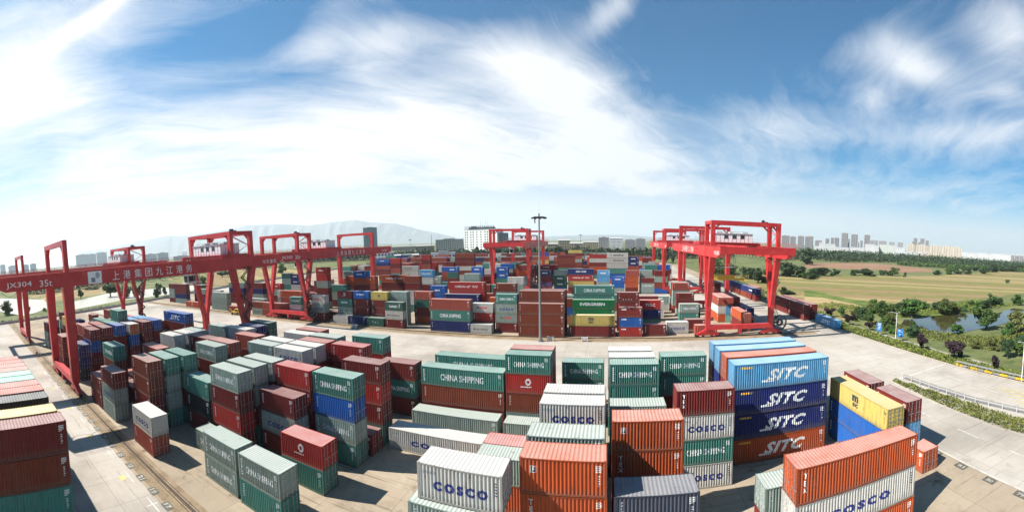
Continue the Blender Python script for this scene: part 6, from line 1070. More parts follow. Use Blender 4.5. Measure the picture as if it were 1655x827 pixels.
GEO = {'pond': [[86.8, 98.9], [91.1, 93.1], [93.0, 87.4], [96.8, 86.0], [103.9, 84.5], [110.3, 85.3], [128.7, 87.2], [149.8, 90.3], [176.3, 106.7], [174.3, 111.9], [162.8, 109.0], [149.0, 104.4], [136.5, 108.5], [130.1, 111.3], [118.4, 113.2], [109.1, 110.1], [100.2, 111.1]], 'straw': [[93.4, 177.8], [100.6, 172.4], [104.8, 150.4], [103.2, 137.6], [94.9, 127.2], [91.9, 129.1], [88.3, 131.2], [90.3, 144.5], [90.2, 157.6], [82.9, 157.5]], 'weed': [[106.7, 203.4], [110.6, 196.8], [110.6, 177.7], [112.9, 162.1], [122.7, 150.5], [136.9, 134.3], [159.5, 140.0], [128.8, 112.6], [98.9, 115.4], [96.0, 126.8], [103.2, 137.6], [104.8, 150.4], [100.6, 172.4], [93.4, 177.8]], 'brown': [[252.5, 484.6], [296.3, 506.1], [364.8, 538.2], [413.2, 530.4], [422.8, 450.5], [419.0, 412.4], [368.4, 359.6], [313.3, 346.5], [302.8, 339.0], [302.1, 387.1], [257.2, 378.7], [234.4, 399.8], [202.6, 388.4]], 'stripeA': [[134.8, 257.5], [150.3, 218.8], [145.7, 211.4], [128.3, 245.1]], 'grassnear': [[79.1, 89.7], [86.5, 79.3], [104.6, 84.1], [120.6, 76.7], [115.1, 68.8], [89.3, 52.9], [81.1, 54.1], [80.6, 65.0], [77.9, 75.0], [76.8, 79.9]], 'path': [[78.0, 76.3], [77.8, 69.5], [78.5, 62.5], [78.9, 55.8], [77.3, 54.6], [76.0, 60.4], [75.3, 67.1], [75.4, 73.6]], 'bush': [['p', 75.9, 124.5, 3.6, 4.2], ['p', 74.7, 109.5, 3.9, 3.8], ['p', 76.4, 100.7, 3.3, 3.1], ['p', 73.5, 74.0, 4.7, 4.3], ['p', 74.3, 63.4, 5.2, 5.9], ['p', 74.4, 51.1, 4.1, 2.7], ['g', 84.7, 116.4, 4.2, 4.8], ['g', 97.8, 126.3, 5.3, 4.9], ['g', 89.8, 111.1, 6.4, 7.2], ['g', 85.2, 101.0, 4.7, 4.1], ['g', 105.1, 128.6, 3.7, 5.8], ['g', 105.7, 112.9, 6.5, 11.2], ['g', 106.9, 118.9, 3.6, 4.2], ['g', 125.2, 114.1, 5.6, 6.0], ['g', 125.3, 113.4, 5.9, 7.9], ['g', 130.9, 112.6, 3.4, 7.1], ['g', 167.6, 121.2, 7.4, 8.0], ['g', 173.9, 120.8, 4.1, 7.0], ['g', 155.7, 119.9, 3.0, 5.9], ['g', 115.3, 84.7, 6.4, 11.4], ['g', 118.7, 75.5, 6.6, 8.9], ['g', 98.3, 83.6, 2.9, 5.3], ['g', 87.6, 67.6, 2.2, 3.3], ['g', 85.9, 55.7, 4.6, 4.2], ['g', 94.5, 57.8, 5.0, 3.7], ['g', 89.0, 94.1, 2.9, 3.9], ['g', 189.6, 119.0, 5.6, 8.0], ['g', 76.5, 63.8, 2.0, 1.6], ['g', 142.3, 267.7, 4.7, 10.7], ['g', 171.1, 296.8, 6.8, 18.7], ['g', 155.6, 283.8, 6.4, 10.7], ['g', 187.1, 301.1, 6.4, 10.5], ['g', 207.2, 302.5, 5.2, 9.1], ['g', 220.4, 299.9, 6.1, 16.0], ['g', 243.3, 305.0, 5.5, 7.1], ['g', 250.3, 298.2, 8.0, 12.9], ['g', 257.1, 288.0, 4.5, 3.8], ['g', 333.0, 318.9, 5.1, 11.8], ['g', 363.0, 326.6, 7.6, 14.3], ['g', 385.3, 334.2, 9.3, 15.9], ['g', 399.6, 330.2, 8.1, 13.3], ['g', 505.9, 401.7, 5.9, 14.2], ['g', 450.2, 341.2, 10.3, 17.6], ['g', 518.6, 375.7, 11.7, 18.8], ['g', 580.8, 400.1, 9.0, 20.7], ['g', 618.8, 406.5, 13.5, 20.4], ['g', 696.0, 437.6, 12.0, 19.6], ['g', 337.7, 226.2, 3.7, 4.5], ['g', 133.9, 288.9, 10.5, 21.0], ['g', 125.6, 296.4, 8.5, 14.2], ['g', 93.5, 242.3, 9.1, 11.4], ['g', 94.6, 266.2, 8.7, 11.2], ['g', 144.5, 281.7, 8.3, 13.9], ['g', 152.1, 278.2, 6.6, 8.4], ['g', 96.7, 311.1, 7.2, 10.8], ['g', 244.0, 459.8, 19.3, 22.9], ['g', 146.9, 267.8, 4.1, 6.7], ['g', 86.2, 186.1, 3.7, 6.3], ['g', 90.0, 185.7, 2.3, 4.5], ['l', -243.2, 21.3, 8.1, 8.6], ['l', -236.3, 32.8, 4.2, 4.2], ['l', -239.1, 43.0, 2.4, 3.2], ['l', -288.6, 103.3, 9.4, 17.5], ['l', -267.3, 107.0, 8.9, 11.4], ['l', -239.8, 103.9, 8.6, 6.9], ['l', -294.2, 81.6, 7.4, 6.0], ['l', -234.9, 116.1, 10.4, 6.3], ['l', -234.7, 121.3, 7.0, 3.5], ['l', -241.0, 156.2, 10.7, 8.2], ['l', -365.0, 261.4, 5.9, 17.8], ['l', -395.2, 121.8, 2.8, 18.2], ['l', -317.2, 305.9, 9.7, 11.6]], 'bld': [[1024, 1947, -0.484, 14.5, 62.0, 't'], [1043, 1937, -0.494, 25.4, 68.0, 't'], [1079, 1917, -0.513, 36.3, 48.0, 't'], [1120, 1894, -0.534, 20.0, 60.0, 't'], [1143, 1880, -0.546, 16.3, 66.5, 't'], [1163, 1867, -0.557, 26.1, 67.0, 't'], [1199, 1845, -0.576, 35.6, 94.5, 't'], [1251, 1882, -0.587, 8.6, 65.5, 't'], [1242, 1816, -0.6, 36.3, 90.0, 't'], [1262, 1802, -0.611, 7.3, 49.5, 't'], [1274, 1794, -0.617, 12.0, 60.0, 't'], [1298, 1777, -0.631, 30.5, 91.0, 't'], [1328, 1754, -0.648, 43.5, 64.5, 's'], [1365, 1726, -0.669, 41.7, 64.5, 's'], [1404, 1694, -0.692, 29.0, 61.5, 's'], [1438, 1665, -0.712, 29.0, 62.5, 's'], [747, 1301, -0.521, 21.0, 32.5, 'w'], [826, 1371, -0.542, 38.3, 29.0, 'g'], [674, 1112, -0.545, 111.6, 19.0, 'w'], [742, 1067, -0.608, 47.2, 21.5, 'w'], [894, 1204, -0.639, 35.9, 35.5, 'w'], [884, 1149, -0.656, 14.4, 32.0, 'w'], [944, 1166, -0.681, 58.1, 37.0, 'g'], [850, 984, -0.712, 32.2, 29.5, 'w'], [802, 892, -0.732, 45.5, 17.0, 'w'], [1279, 1405, -0.738, 36.5, 52.5, 'b'], [1318, 1368, -0.767, 60.9, 50.5, 'b'], [1287, 1259, -0.796, 46.1, 51.5, 'b'], [1323, 1220, -0.826, 52.7, 51.5, 'b'], [1354, 1185, -0.852, 41.2, 51.5, 'b'], [1702, 1831, -0.749, 22.9, 98.5, 't'], [1691, 1841, -0.743, 11.4, 77.5, 't'], [1733, 1802, -0.766, 25.2, 99.0, 't'], [1754, 1781, -0.778, 20.6, 89.5, 't'], [1720, 1814, -0.759, 13.7, 75.5, 't'], [937, 1040, -0.733, 28.2, 17.0, 'w'], [966, 1013, -0.762, 15.4, 19.5, 'w'], [983, 997, -0.778, 30.8, 20.0, 'b'], [1314, 1079, -0.883, 65.3, 31.0, 'w'], [1276, 966, -0.923, 64.4, 32.5, 'w'], [1315, 911, -0.965, 70.2, 34.5, 'w'], [1253, 825, -0.989, 11.0, 33.0, 't'], [1262, 811, -1.0, 16.5, 32.5, 't'], [1271, 797, -1.011, 13.7, 34.0, 't'], [921, 1998, -0.432, 43.6, 66.0, 't'], [957, 1981, -0.45, 31.5, 63.0, 't'], [995, 1962, -0.469, 33.9, 67.0, 't'], [1034, 1942, -0.489, 43.6, 66.5, 't'], [-67, 616, 0.108, 17.8, 23.5, 'o'], [-44, 558, 0.079, 17.9, 19.5, 'o'], [-96, 693, 0.138, 18.5, 17.5, 'o'], [-35, 799, 0.044, 30.0, 19.5, 'o'], [-9, 760, 0.012, 19.3, 28.0, 'd'], [13, 700, -0.018, 23.2, 26.5, 'w'], [70, 897, -0.078, 20.8, 26.5, 'd'], [58, 1098, -0.053, 26.7, 24.0, 'd'], [-288, 703, 0.389, 51.9, 28.5, 'r'], [-390, 811, 0.448, 39.7, 17.5, 'o'], [-225, 367, 0.55, 20.8, 16.0, 'l'], [-247, 458, 0.495, 32.1, 8.5, 'w'], [-824, 1253, 0.582, 50.5, 86.0, 'glass'], [-666, 1231, 0.496, 96.8, 14.0, 'o'], [-2498, 722, 1.29, 77.0, 89.0, 'h'], [-2479, 784, 1.264, 54.2, 86.5, 'h'], [-2459, 844, 1.24, 65.6, 91.0, 'h'], [-2178, 313, 1.428, 33.8, 51.0, 'h'], [-2171, 353, 1.41, 33.8, 53.0, 'h'], [-2391, 208, 1.484, 31.6, 65.5, 'h'], [-2385, 268, 1.459, 57.9, 55.0, 'h'], [-1710, 828, 1.12, 54.2, 47.0, 'h'], [-1685, 877, 1.091, 52.1, 48.5, 'h'], [-1472, 850, 1.047, 63.4, 27.5, 'h'], [-158, 368, 0.405, 24.2, 14.0, 'l']], 'ridge': [[-1.291, 0.0341], [-1.23, 0.0364], [-1.146, 0.0474], [-1.077, 0.0538], [-1.016, 0.0506], [-0.955, 0.0566], [-0.879, 0.0646], [-0.804, 0.0626], [-0.729, 0.0551], [-0.668, 0.0606], [-0.615, 0.0623], [-0.578, 0.0546], [-0.518, 0.049], [-0.443, 0.0284], [-0.368, 0.0096], [-0.278, 0.0059], [-0.126, 0.0096], [0.024, 0.0125], [0.115, 0.0075], [0.251, 0.0043]]}

# ------------------------------------------------------------------ shipping containers
def side_wall_mb(L, H, y, s, pts=None):
    b = MB(); pts = pts or corr_pts(-L/2+.17, L/2-.17)
    for (x0, d0), (x1, d1) in zip(pts, pts[1:]):
        ya, yb = y-s*d0, y-s*d1
        q = [(x0, ya, .17), (x1, yb, .17), (x1, yb, H-.09), (x0, ya, H-.09)]
        b.quad(*(q if s < 0 else q[::-1]))
    return b
def end_wall_mb(L, H, x, s):
    b = MB(); pts = corr_pts(-WID/2+.16, WID/2-.16, .04, .26)
    for (y0, d0), (y1, d1) in zip(pts, pts[1:]):
        xa, xb = x-s*d0, x-s*d1
        q = [(xa, y0, .17), (xb, y1, .17), (xb, y1, H-.1), (xa, y0, H-.1)]
        b.quad(*(q if s > 0 else q[::-1]))
    return b
def roof_mb(L, H):
    b = MB(); pts = corr_pts(-L/2+.28, L/2-.28, .024, .30)
    for (x0, d0), (x1, d1) in zip(pts, pts[1:]):
        b.quad((x0, -WID/2+.06, H-.02-d0), (x1, -WID/2+.06, H-.02-d1), (x1, WID/2-.06, H-.02-d1), (x0, WID/2-.06, H-.02-d0))
    for s in (-1, 1): b.box(min(s*(L/2-.28), s*(L/2-.05)), max(s*(L/2-.28), s*(L/2-.05)), -WID/2+.06, WID/2-.06, H-.06, H-.018)
    return b
def frame_mb(L, H):
    b = MB(); w = WID/2
    for sx in (-1, 1):
        for sy in (-1, 1):
            x0, x1 = sorted((sx*L/2, sx*(L/2-.17))); y0, y1 = sorted((sy*w, sy*(w-.15)))
            b.box(x0, x1, y0, y1, .12, H-.12)
            x0, x1 = sorted((sx*(L/2+.003), sx*(L/2-.18))); y0, y1 = sorted((sy*(w+.003), sy*(w-.162)))
            b.box(x0, x1, y0, y1, .004, .122); b.box(x0, x1, y0, y1, H-.118, H-.003)
        x0, x1 = sorted((sx*(L/2-.006), sx*(L/2-.10)))
        b.box(x0, x1, -w+.15, w-.15, .03, .17); b.box(x0, x1, -w+.15, w-.15, H-.13, H-.02)
    for sy in (-1, 1):
        y0, y1 = sorted((sy*(w-.004), sy*(w-.07)))
        b.box(-L/2+.17, L/2-.17, y0, y1, .03, .17); b.box(-L/2+.17, L/2-.17, y0, y1, H-.092, H-.022)
    b.box(-L/2+.17, L/2-.17, -w+.08, w-.08, .14, .168)            # floor
    return b
def door_mb(L, H, sy):
    b = MB(); x = L/2-.05; y0, y1 = sorted((sy*.012, sy*(WID/2-.155)))
    b.box(x-.04, x, y0, y1, .18, H-.135)
    for k in range(5):
        z = .24+k*(H-.5)/4.6; b.box(x, x+.028, y0+.06, y1-.06, z, z+(H-.5)/4.6-.14)
    return b
def rod_mb(L, H, y):
    b = MB(); x = L/2
    b.cyl((x, y, .12), (x, y, H-.08), .024, n=6)
    for z in (.2, .75, 1.6, H-.22): b.box(x-.03, x+.03, y-.06, y+.06, z, z+.06)
    b.box(x, x+.03, y-.02, y+.4, 1.05, 1.11)
    return b
CM = {}
def noslot(me): me.materials.append(None); return me
def cmesh(kind, long, *a):
    k = (kind, long, a)
    if k not in CM:
        L = L40 if long else L20
        if kind == 'side_wall': b = side_wall_mb(L, HGT, a[0]*(WID/2-.012), a[0])
        elif kind == 'end_wall': b = end_wall_mb(L, HGT, -L/2+.03, -1)
        elif kind == 'roof': b = roof_mb(L, HGT)
        elif kind == 'frame': b = frame_mb(L, HGT)
        elif kind == 'door': b = door_mb(L, HGT, a[0])
        elif kind == 'lock_rod': b = rod_mb(L, HGT, a[0])
        CM[k] = noslot(b.mesh(kind))
    return CM[k]
def cpart(kind, long, parent, mt, *a, rot=0.0):
    o = link(kind, cmesh(kind, long, *a), parent); o.material_slots[0].link = 'OBJECT'; o.material_slots[0].material = mt
    if rot: o.rotation_euler = (0, 0, rot)
    return o
def container(x, y, z, long, h, rot, c, mk, end, blk, label):
    L = L40 if long else L20
    groups = ('containers stacked in the near block', 'containers along the left edge', 'containers stacked beyond the crane rail')
    t = thing('shipping_container', label, 'shipping container', (x, y, z), (0, math.pi/2, -math.pi/2)[rot], groups[blk])
    t.scale = (1, 1, h/HGT)
    dist = math.hypot(x, y); full = dist < 125
    for s in (-1, 1): cpart('side_wall', long, t, pm(c, 'wall'), s)
    cpart('roof', long, t, pm(c, 'roof')); cpart('frame', long, t, pm(c, 'frame'))
    fl = math.pi if end < 0 else 0.0
    cpart('end_wall', long, t, pm(c, 'wall'), rot=fl)
    for s in (-1, 1):
        d = cpart('door', long, t, pm(c, 'door'), s, rot=fl)
        if full:
            for q in (.35, .85): cpart('lock_rod', long, d, M_steel if c not in 'WA' else M_grey, s*q)
    if not mk and math.hypot(x, y) < 150: mk = 'V'
    if mk:
        for me, key in letter_meshes(mk, L):
            link('lettering', me, t)
    return t
for a in CONT: container(*a)
# the rest of the yard: several hundred more boxes deep in the stacks and far away, one object
bulk_keys = sorted(set(a[5+1] for a in BULK)); bmats = []; slot = {}
for k in bulk_keys:
    for part in ('wall', 'roof'): slot[(k, part)] = len(bmats); bmats.append(pm(k, part))
for k in LET: slot[k] = len(bmats); bmats.append(LET[k])
bv, bf, bmi = [], [], []
def bulk_add(verts, faces, M, mi):
    n = len(bv); bv.extend(tuple(M @ Vector(v)) for v in verts)
    for f in faces: bf.append(tuple(n+i for i in f)); bmi.append(mi)
def as_lists(me): return [tuple(v.co) for v in me.vertices], [tuple(p.vertices) for p in me.polygons]
SRC = {}
for long in (0, 1):
    L = L40 if long else L20
    SRC[long] = [('wall', as_lists(side_wall_mb(L, HGT, -WID/2+.012, -1).mesh('m'))), ('wall', as_lists(side_wall_mb(L, HGT, WID/2-.012, 1, [(-L/2+.17, 0), (L/2-.17, 0)]).mesh('m'))),
                 ('wall', as_lists(end_wall_mb(L, HGT, -L/2+.03, -1).mesh('m'))), ('wall', as_lists(end_wall_mb(L, HGT, L/2-.03, 1).mesh('m'))),
                 ('roof', as_lists(roof_mb(L, HGT).mesh('m'))), ('wall', as_lists(frame_mb(L, HGT).mesh('m')))]
    b = MB(); b.box(-L/2, L/2, -WID/2, WID/2, .004, HGT-.003); SRC[(long, 'plain')] = [('wall', as_lists(b.mesh('m')))]
for x, y, z, long, h, rot, c, mk, seen in BULK:
    M = Matrix.Translation((x, y, z)) @ Matrix.Rotation((0, math.pi/2, -math.pi/2)[rot], 4, 'Z') @ Matrix.Diagonal((1, 1, h/HGT, 1))
    for part, (vv, ff) in (SRC[long] if seen else SRC[(long, 'plain')]): bulk_add(vv, ff, M, slot[(c, part)])
    if mk and mk not in ('V',):
        for me, key in letter_meshes(mk, L40 if long else L20): bulk_add(*as_lists(me), M, slot[key])
me = bpy.data.meshes.new('container_rows'); me.from_pydata(bv, [], bf); me.polygons.foreach_set('material_index', bmi); me.update()
for mt in bmats: me.materials.append(mt)
o = link('container_rows', me); struct(o, 'stuff'); tag(o, 'many more coloured containers deep inside the stacks and far back in the yard', 'containers')

# ------------------------------------------------------------------ gantry cranes
def crane_paint(name, c):
    mt, G, bs = new_mat(name)
    t = G.n('ShaderNodeTexCoord').outputs['Object']
    big = G.noise(t, .25, 5, .6); fine = G.noise(G.vscale(t, (2, 2, .4)), 1.2, 5, .65)
    base = G.mix(G.ramp(big, .35, .7), tuple(x*.88 for x in c), tuple(min(1, x*1.08+.012) for x in c))
    base = G.mix(G.ramp(fine, .58, .76, 0, .5), base, tuple(x*.5+.01 for x in c)); rs = G.noise(t, 1.1, 8, .75); base = G.mix(G.ramp(rs, .66, .74, 0, .7), base, (.10, .045, .03)); fd = G.noise(t, .5, 5, .65); base = G.mix(G.ramp(fd, .55, .7, 0, .35), base, (.50, .10, .085))
    G.put(bs.inputs['Base Color'], base); bs.inputs['Roughness'].default_value = .42
    return mt
M_red = crane_paint('crane_red', (.46, .018, .018))
M_rlet = letter('crane_lettering', (.72, .70, .67))
SPAN, HALF = 43.2, 9.0
GZ0, GZ1, HOOP = 21.2, 24.0, 30.3
CRANES = {}
def flat_text(body, height, width, key_mat, name='lettering', bold=0.0):
    me = text_polys(body, height, width=width, bold=bold); me.materials.append(key_mat); return me
def make_crane(kind):
    """kind A: plain legs on the near rail, splayed legs on the far rail; kind B the other way round"""
    Y = (lambda s: s) if kind == 'A' else (lambda s: SPAN-s)
    root = thing('gantry_crane', 'x', 'gantry crane')
    s0, s1 = -15.0, SPAN+12.8
    for sx in (-1, 1):
        b = MB(); x = sx*HALF
        ya, yb = sorted((Y(s0+2.6), Y(s1-3.2))); b.box(x-.68, x+.68, ya, yb, GZ0, GZ1)
        for s_a, s_b, zb in ((s0, s0+2.6, GZ0+1.1), (s1, s1-3.2, GZ0+1.1)):          # tapered ends
            p, q = Y(s_a), Y(s_b); y0, y1 = min(p, q), max(p, q); za, zc = (zb, GZ0) if p < q else (GZ0, zb)
            b.hexa([(x-.68, y0, za), (x+.68, y0, za), (x+.68, y1, zc), (x-.68, y1, zc), (x-.68, y0, GZ1), (x+.68, y0, GZ1), (x+.68, y1, GZ1), (x-.68, y1, GZ1)])
        for k in range(1, 6):                                                      # splice plates
            y = Y(s0+2.6)+(Y(s1-3.2)-Y(s0+2.6))*k/6; b.box(x-.72, x+.72, y-.09, y+.09, GZ0-.04, GZ1+.03)
        b.box(x-.85, x+.85, min(Y(s0), Y(s1)), max(Y(s0), Y(s1)), GZ1, GZ1+.08)
        gird = b.build('main_girder', M_red, root)
        r = MB(); xx = x+sx*.82; n = 34
        ya, yb = sorted((Y(s0), Y(s1)))
        for k in range(n+1):
            y = ya+(yb-ya)*k/n; r.box(xx-.025, xx+.025, y-.025, y+.025, GZ1+.08, GZ1+1.15)
        for z in (.6, 1.12): r.box(xx-.022, xx+.022, ya, yb, GZ1+z, GZ1+z+.045)
        r.build('railing', M_red, root)
    for s in (s0+.55, s1-.55):
        b = MB(); b.box(-HALF+.68, HALF-.68, Y(s)-.5, Y(s)+.5, GZ0+1.05, GZ1-.05)
        b.box(-HALF-.69, -HALF+.7, Y(s)-.52, Y(s)+.52, GZ0+1.04, GZ1-.02); b.box(HALF-.7, HALF+.69, Y(s)-.52, Y(s)+.52, GZ0+1.04, GZ1-.02)
        b.build('end_beam', M_red, root)
    b = MB(); x = HALF-.9; ya, yb = sorted((Y(s0+2), Y(s1-2))); n = 22
    for k in range(n):
        y0, y1 = ya+(yb-ya)*k/n, ya+(yb-ya)*(k+1)/n; ym = (y0+y1)/2
        for p, q in (((x, y0, GZ0-.1), (x, y0+(ym-y0)*.5, GZ0-.75)), ((x, y0+(ym-y0)*.5, GZ0-.75), (x, ym, GZ0-.95)), ((x, ym, GZ0-.95), (x, ym+(y1-ym)*.5, GZ0-.75)), ((x, ym+(y1-ym)*.5, GZ0-.75), (x, y1, GZ0-.1))): b.bar(p, q, .07, .07)
        b.box(x-.1, x+.1, y0-.1, y0+.1, GZ0-.2, GZ0-.004)
    b.build('cable_festoon', M_dark, root)
    # plain side: two straight legs under a single hoop
    for sx in (-1, 1):
        b = MB(); b.bar((sx*HALF, Y(0), 2.6), (sx*HALF, Y(0), GZ0), 1.25, 1.5, 1.55, 2.1, side=(1, 0, 0)); b.build('leg', M_red, root)
    b = MB()
    for sx in (-1, 1): b.box(sx*HALF-.62, sx*HALF+.62, Y(0)-.45, Y(0)+.45, GZ1, HOOP-1.0)
    b.box(-HALF-.63, HALF+.63, Y(0)-.46, Y(0)+.46, HOOP-1.02, HOOP)
    for sx in (-1, 1): b.bar((sx*(HALF-.6), Y(0), HOOP-2.2), (sx*(HALF-1.9), Y(0), HOOP-.95), .86, .3, side=(0, 1, 0))
    b.build('hoop_frame', M_red, root)
    # splayed side: V legs under a four-post hoop
    for sx in (-1, 1):
        for ds in (-3.1, 3.1):
            b = MB(); b.bar((sx*HALF, Y(SPAN+ds*.12), 8.3), (sx*HALF, Y(SPAN+ds), GZ0), 1.25, .95, 1.5, 1.45, side=(1, 0, 0)); b.build('leg', M_red, root)
        b = MB(); b.bar((sx*HALF, Y(SPAN), 2.6), (sx*HALF, Y(SPAN), 9.3), 1.27, 1.25, 1.27, 1.8, side=(1, 0, 0)); b.build('leg_base', M_red, root)
    b = MB()
    for sx in (-1, 1):
        for ds in (-3.1, 3.1): b.box(sx*HALF-.55, sx*HALF+.55, Y(SPAN+ds)-.5, Y(SPAN+ds)+.5, GZ1, HOOP-.9)
        y0, y1 = sorted((Y(SPAN-2.6), Y(SPAN+2.6))); b.box(sx*HALF-.5, sx*HALF+.5, y0, y1, HOOP-.85, HOOP-.02)
    for ds in (-3.1, 3.1):
        b.box(-HALF-.56, HALF+.56, Y(SPAN+ds)-.51, Y(SPAN+ds)+.51, HOOP-.92, HOOP)
        for sx in (-1, 1): b.bar((sx*(HALF-.5), Y(SPAN+ds), HOOP-2.0), (sx*(HALF-1.8), Y(SPAN+ds), HOOP-.85), .8, .3, side=(0, 1, 0))
    b.build('hoop_frame', M_red, root)
    b = MB()                                                                    # hoist winch on the hoop and bracing
    b.box(HALF-3.6, HALF-2.0, Y(SPAN)-.6, Y(SPAN)+.6, HOOP-.1, HOOP+.35); b.cyl((HALF-3.3, Y(SPAN)-.5, HOOP+.5), (HALF-3.3, Y(SPAN)+.5, HOOP+.5), .3)
    for k in range(3): b.box(-HALF+3+k*3.5, -HALF+3.4+k*3.5, Y(SPAN)-.3, Y(SPAN)+.3, HOOP-.02, HOOP+.15)
    b.build('winch', M_dark, root)
    b = MB(); x = HALF-.1
    b.bar((x, Y(SPAN-2.7), HOOP-1), (x, Y(SPAN+2.4), GZ1+3.0), .12, .12); b.bar((x, Y(SPAN+2.4), GZ1+3.0), (x, Y(SPAN-2.7), GZ1+.3), .12, .12); b.bar((x-.6, Y(SPAN-2.7), HOOP-1), (x-.6, Y(SPAN+2.4), GZ1+3.0), .12, .12)
    b.build('stair', M_red, root)
    b = MB(); z = 3.0; k = 0; sd = 1 if kind == 'A' else -1                       # access stair zigzagging up one leg
    while z < GZ0-1:
        a, c = (-1.3, 1.3) if k % 2 else (1.3, -1.3)
        for dx_ in (.95, 1.65): b.bar((HALF+dx_, Y(SPAN)+a, z), (HALF+dx_, Y(SPAN)+c, z+2.3), .06, .22)
        for i in range(8): t_ = (i+.5)/8; b.box(HALF+.95, HALF+1.65, Y(SPAN)+a+(c-a)*t_-.1, Y(SPAN)+a+(c-a)*t_+.1, z+2.3*t_, z+2.3*t_+.04)
        b.box(HALF+.7, HALF+1.7, Y(SPAN)+c-.5, Y(SPAN)+c+.5, z+2.3, z+2.36)
        for q in (-.5, .5): b.box(HALF+1.66, HALF+1.7, Y(SPAN)+c+q-.02, Y(SPAN)+c+q+.02, z+2.36, z+3.4)
        z += 2.3; k += 1
    b.build('stair', M_dark, root)
    for s in (0, SPAN):
        b = MB(); y = Y(s)
        b.hexa([(-HALF-.6, y-.62, 2.0), (HALF+.6, y-.62, 2.0), (HALF+.6, y+.62, 2.0), (-HALF-.6, y+.62, 2.0), (-HALF-.6, y-.62, 3.2), (HALF+.6, y-.62, 3.2), (HALF+.6, y+.62, 3.2), (-HALF-.6, y+.62, 3.2)])
        b.box(-.35, .35, y-.68, y+.68, .75, 2.0)
        b.build('sill_beam', M_red, root)
        for sx in (-1, 1):
            b = MB(); x = sx*HALF
            b.hexa([(x-2.7, y-.4, 1.05), (x+2.7, y-.4, 1.05), (x+2.7, y+.4, 1.05), (x-2.7, y+.4, 1.05), (x-.8, y-.45, 2.02), (x+.8, y-.45, 2.02), (x+.8, y+.45, 2.02), (x-.8, y+.45, 2.02)])
            for q in (-1.75, 1.75): b.box(x+q-1.25, x+q+1.25, y-.34, y+.34, .55, 1.12)
            bog = b.build('bogie', M_red, root)
            w = MB()
            for q in (-2.6, -1.2, 1.2, 2.6): w.cyl((x+q, y-.2, .38), (x+q, y+.2, .38), .38, n=12)
            for q in (-3.2, 3.2): w.box(x+q-.25, x+q+.25, y-.3, y+.3, .25, .75)
            w.build('wheel_set', M_dark, bog)
    reel = MB(); sv = SPAN if kind == 'A' else SPAN
    c = (HALF+2.7, Y(SPAN)-.2, 3.3); reel.ring(c, (0, 1, 0), 1.85, 2.15, .42, 28); reel.ring(c, (0, 1, 0), .5, 1.0, .5, 16)
    for k in range(10):
        a = k*math.pi/5; reel.bar((c[0]+.4*math.cos(a), c[1], c[2]+.4*math.sin(a)), (c[0]+1.9*math.cos(a), c[1], c[2]+1.9*math.sin(a)), .1, .08)
    reel.bar((HALF+.6, Y(SPAN)+.2, 3.0), (c[0], Y(SPAN)+.2, 3.3), .35, .35); reel.build('cable_reel', M_dark, root)
    return root
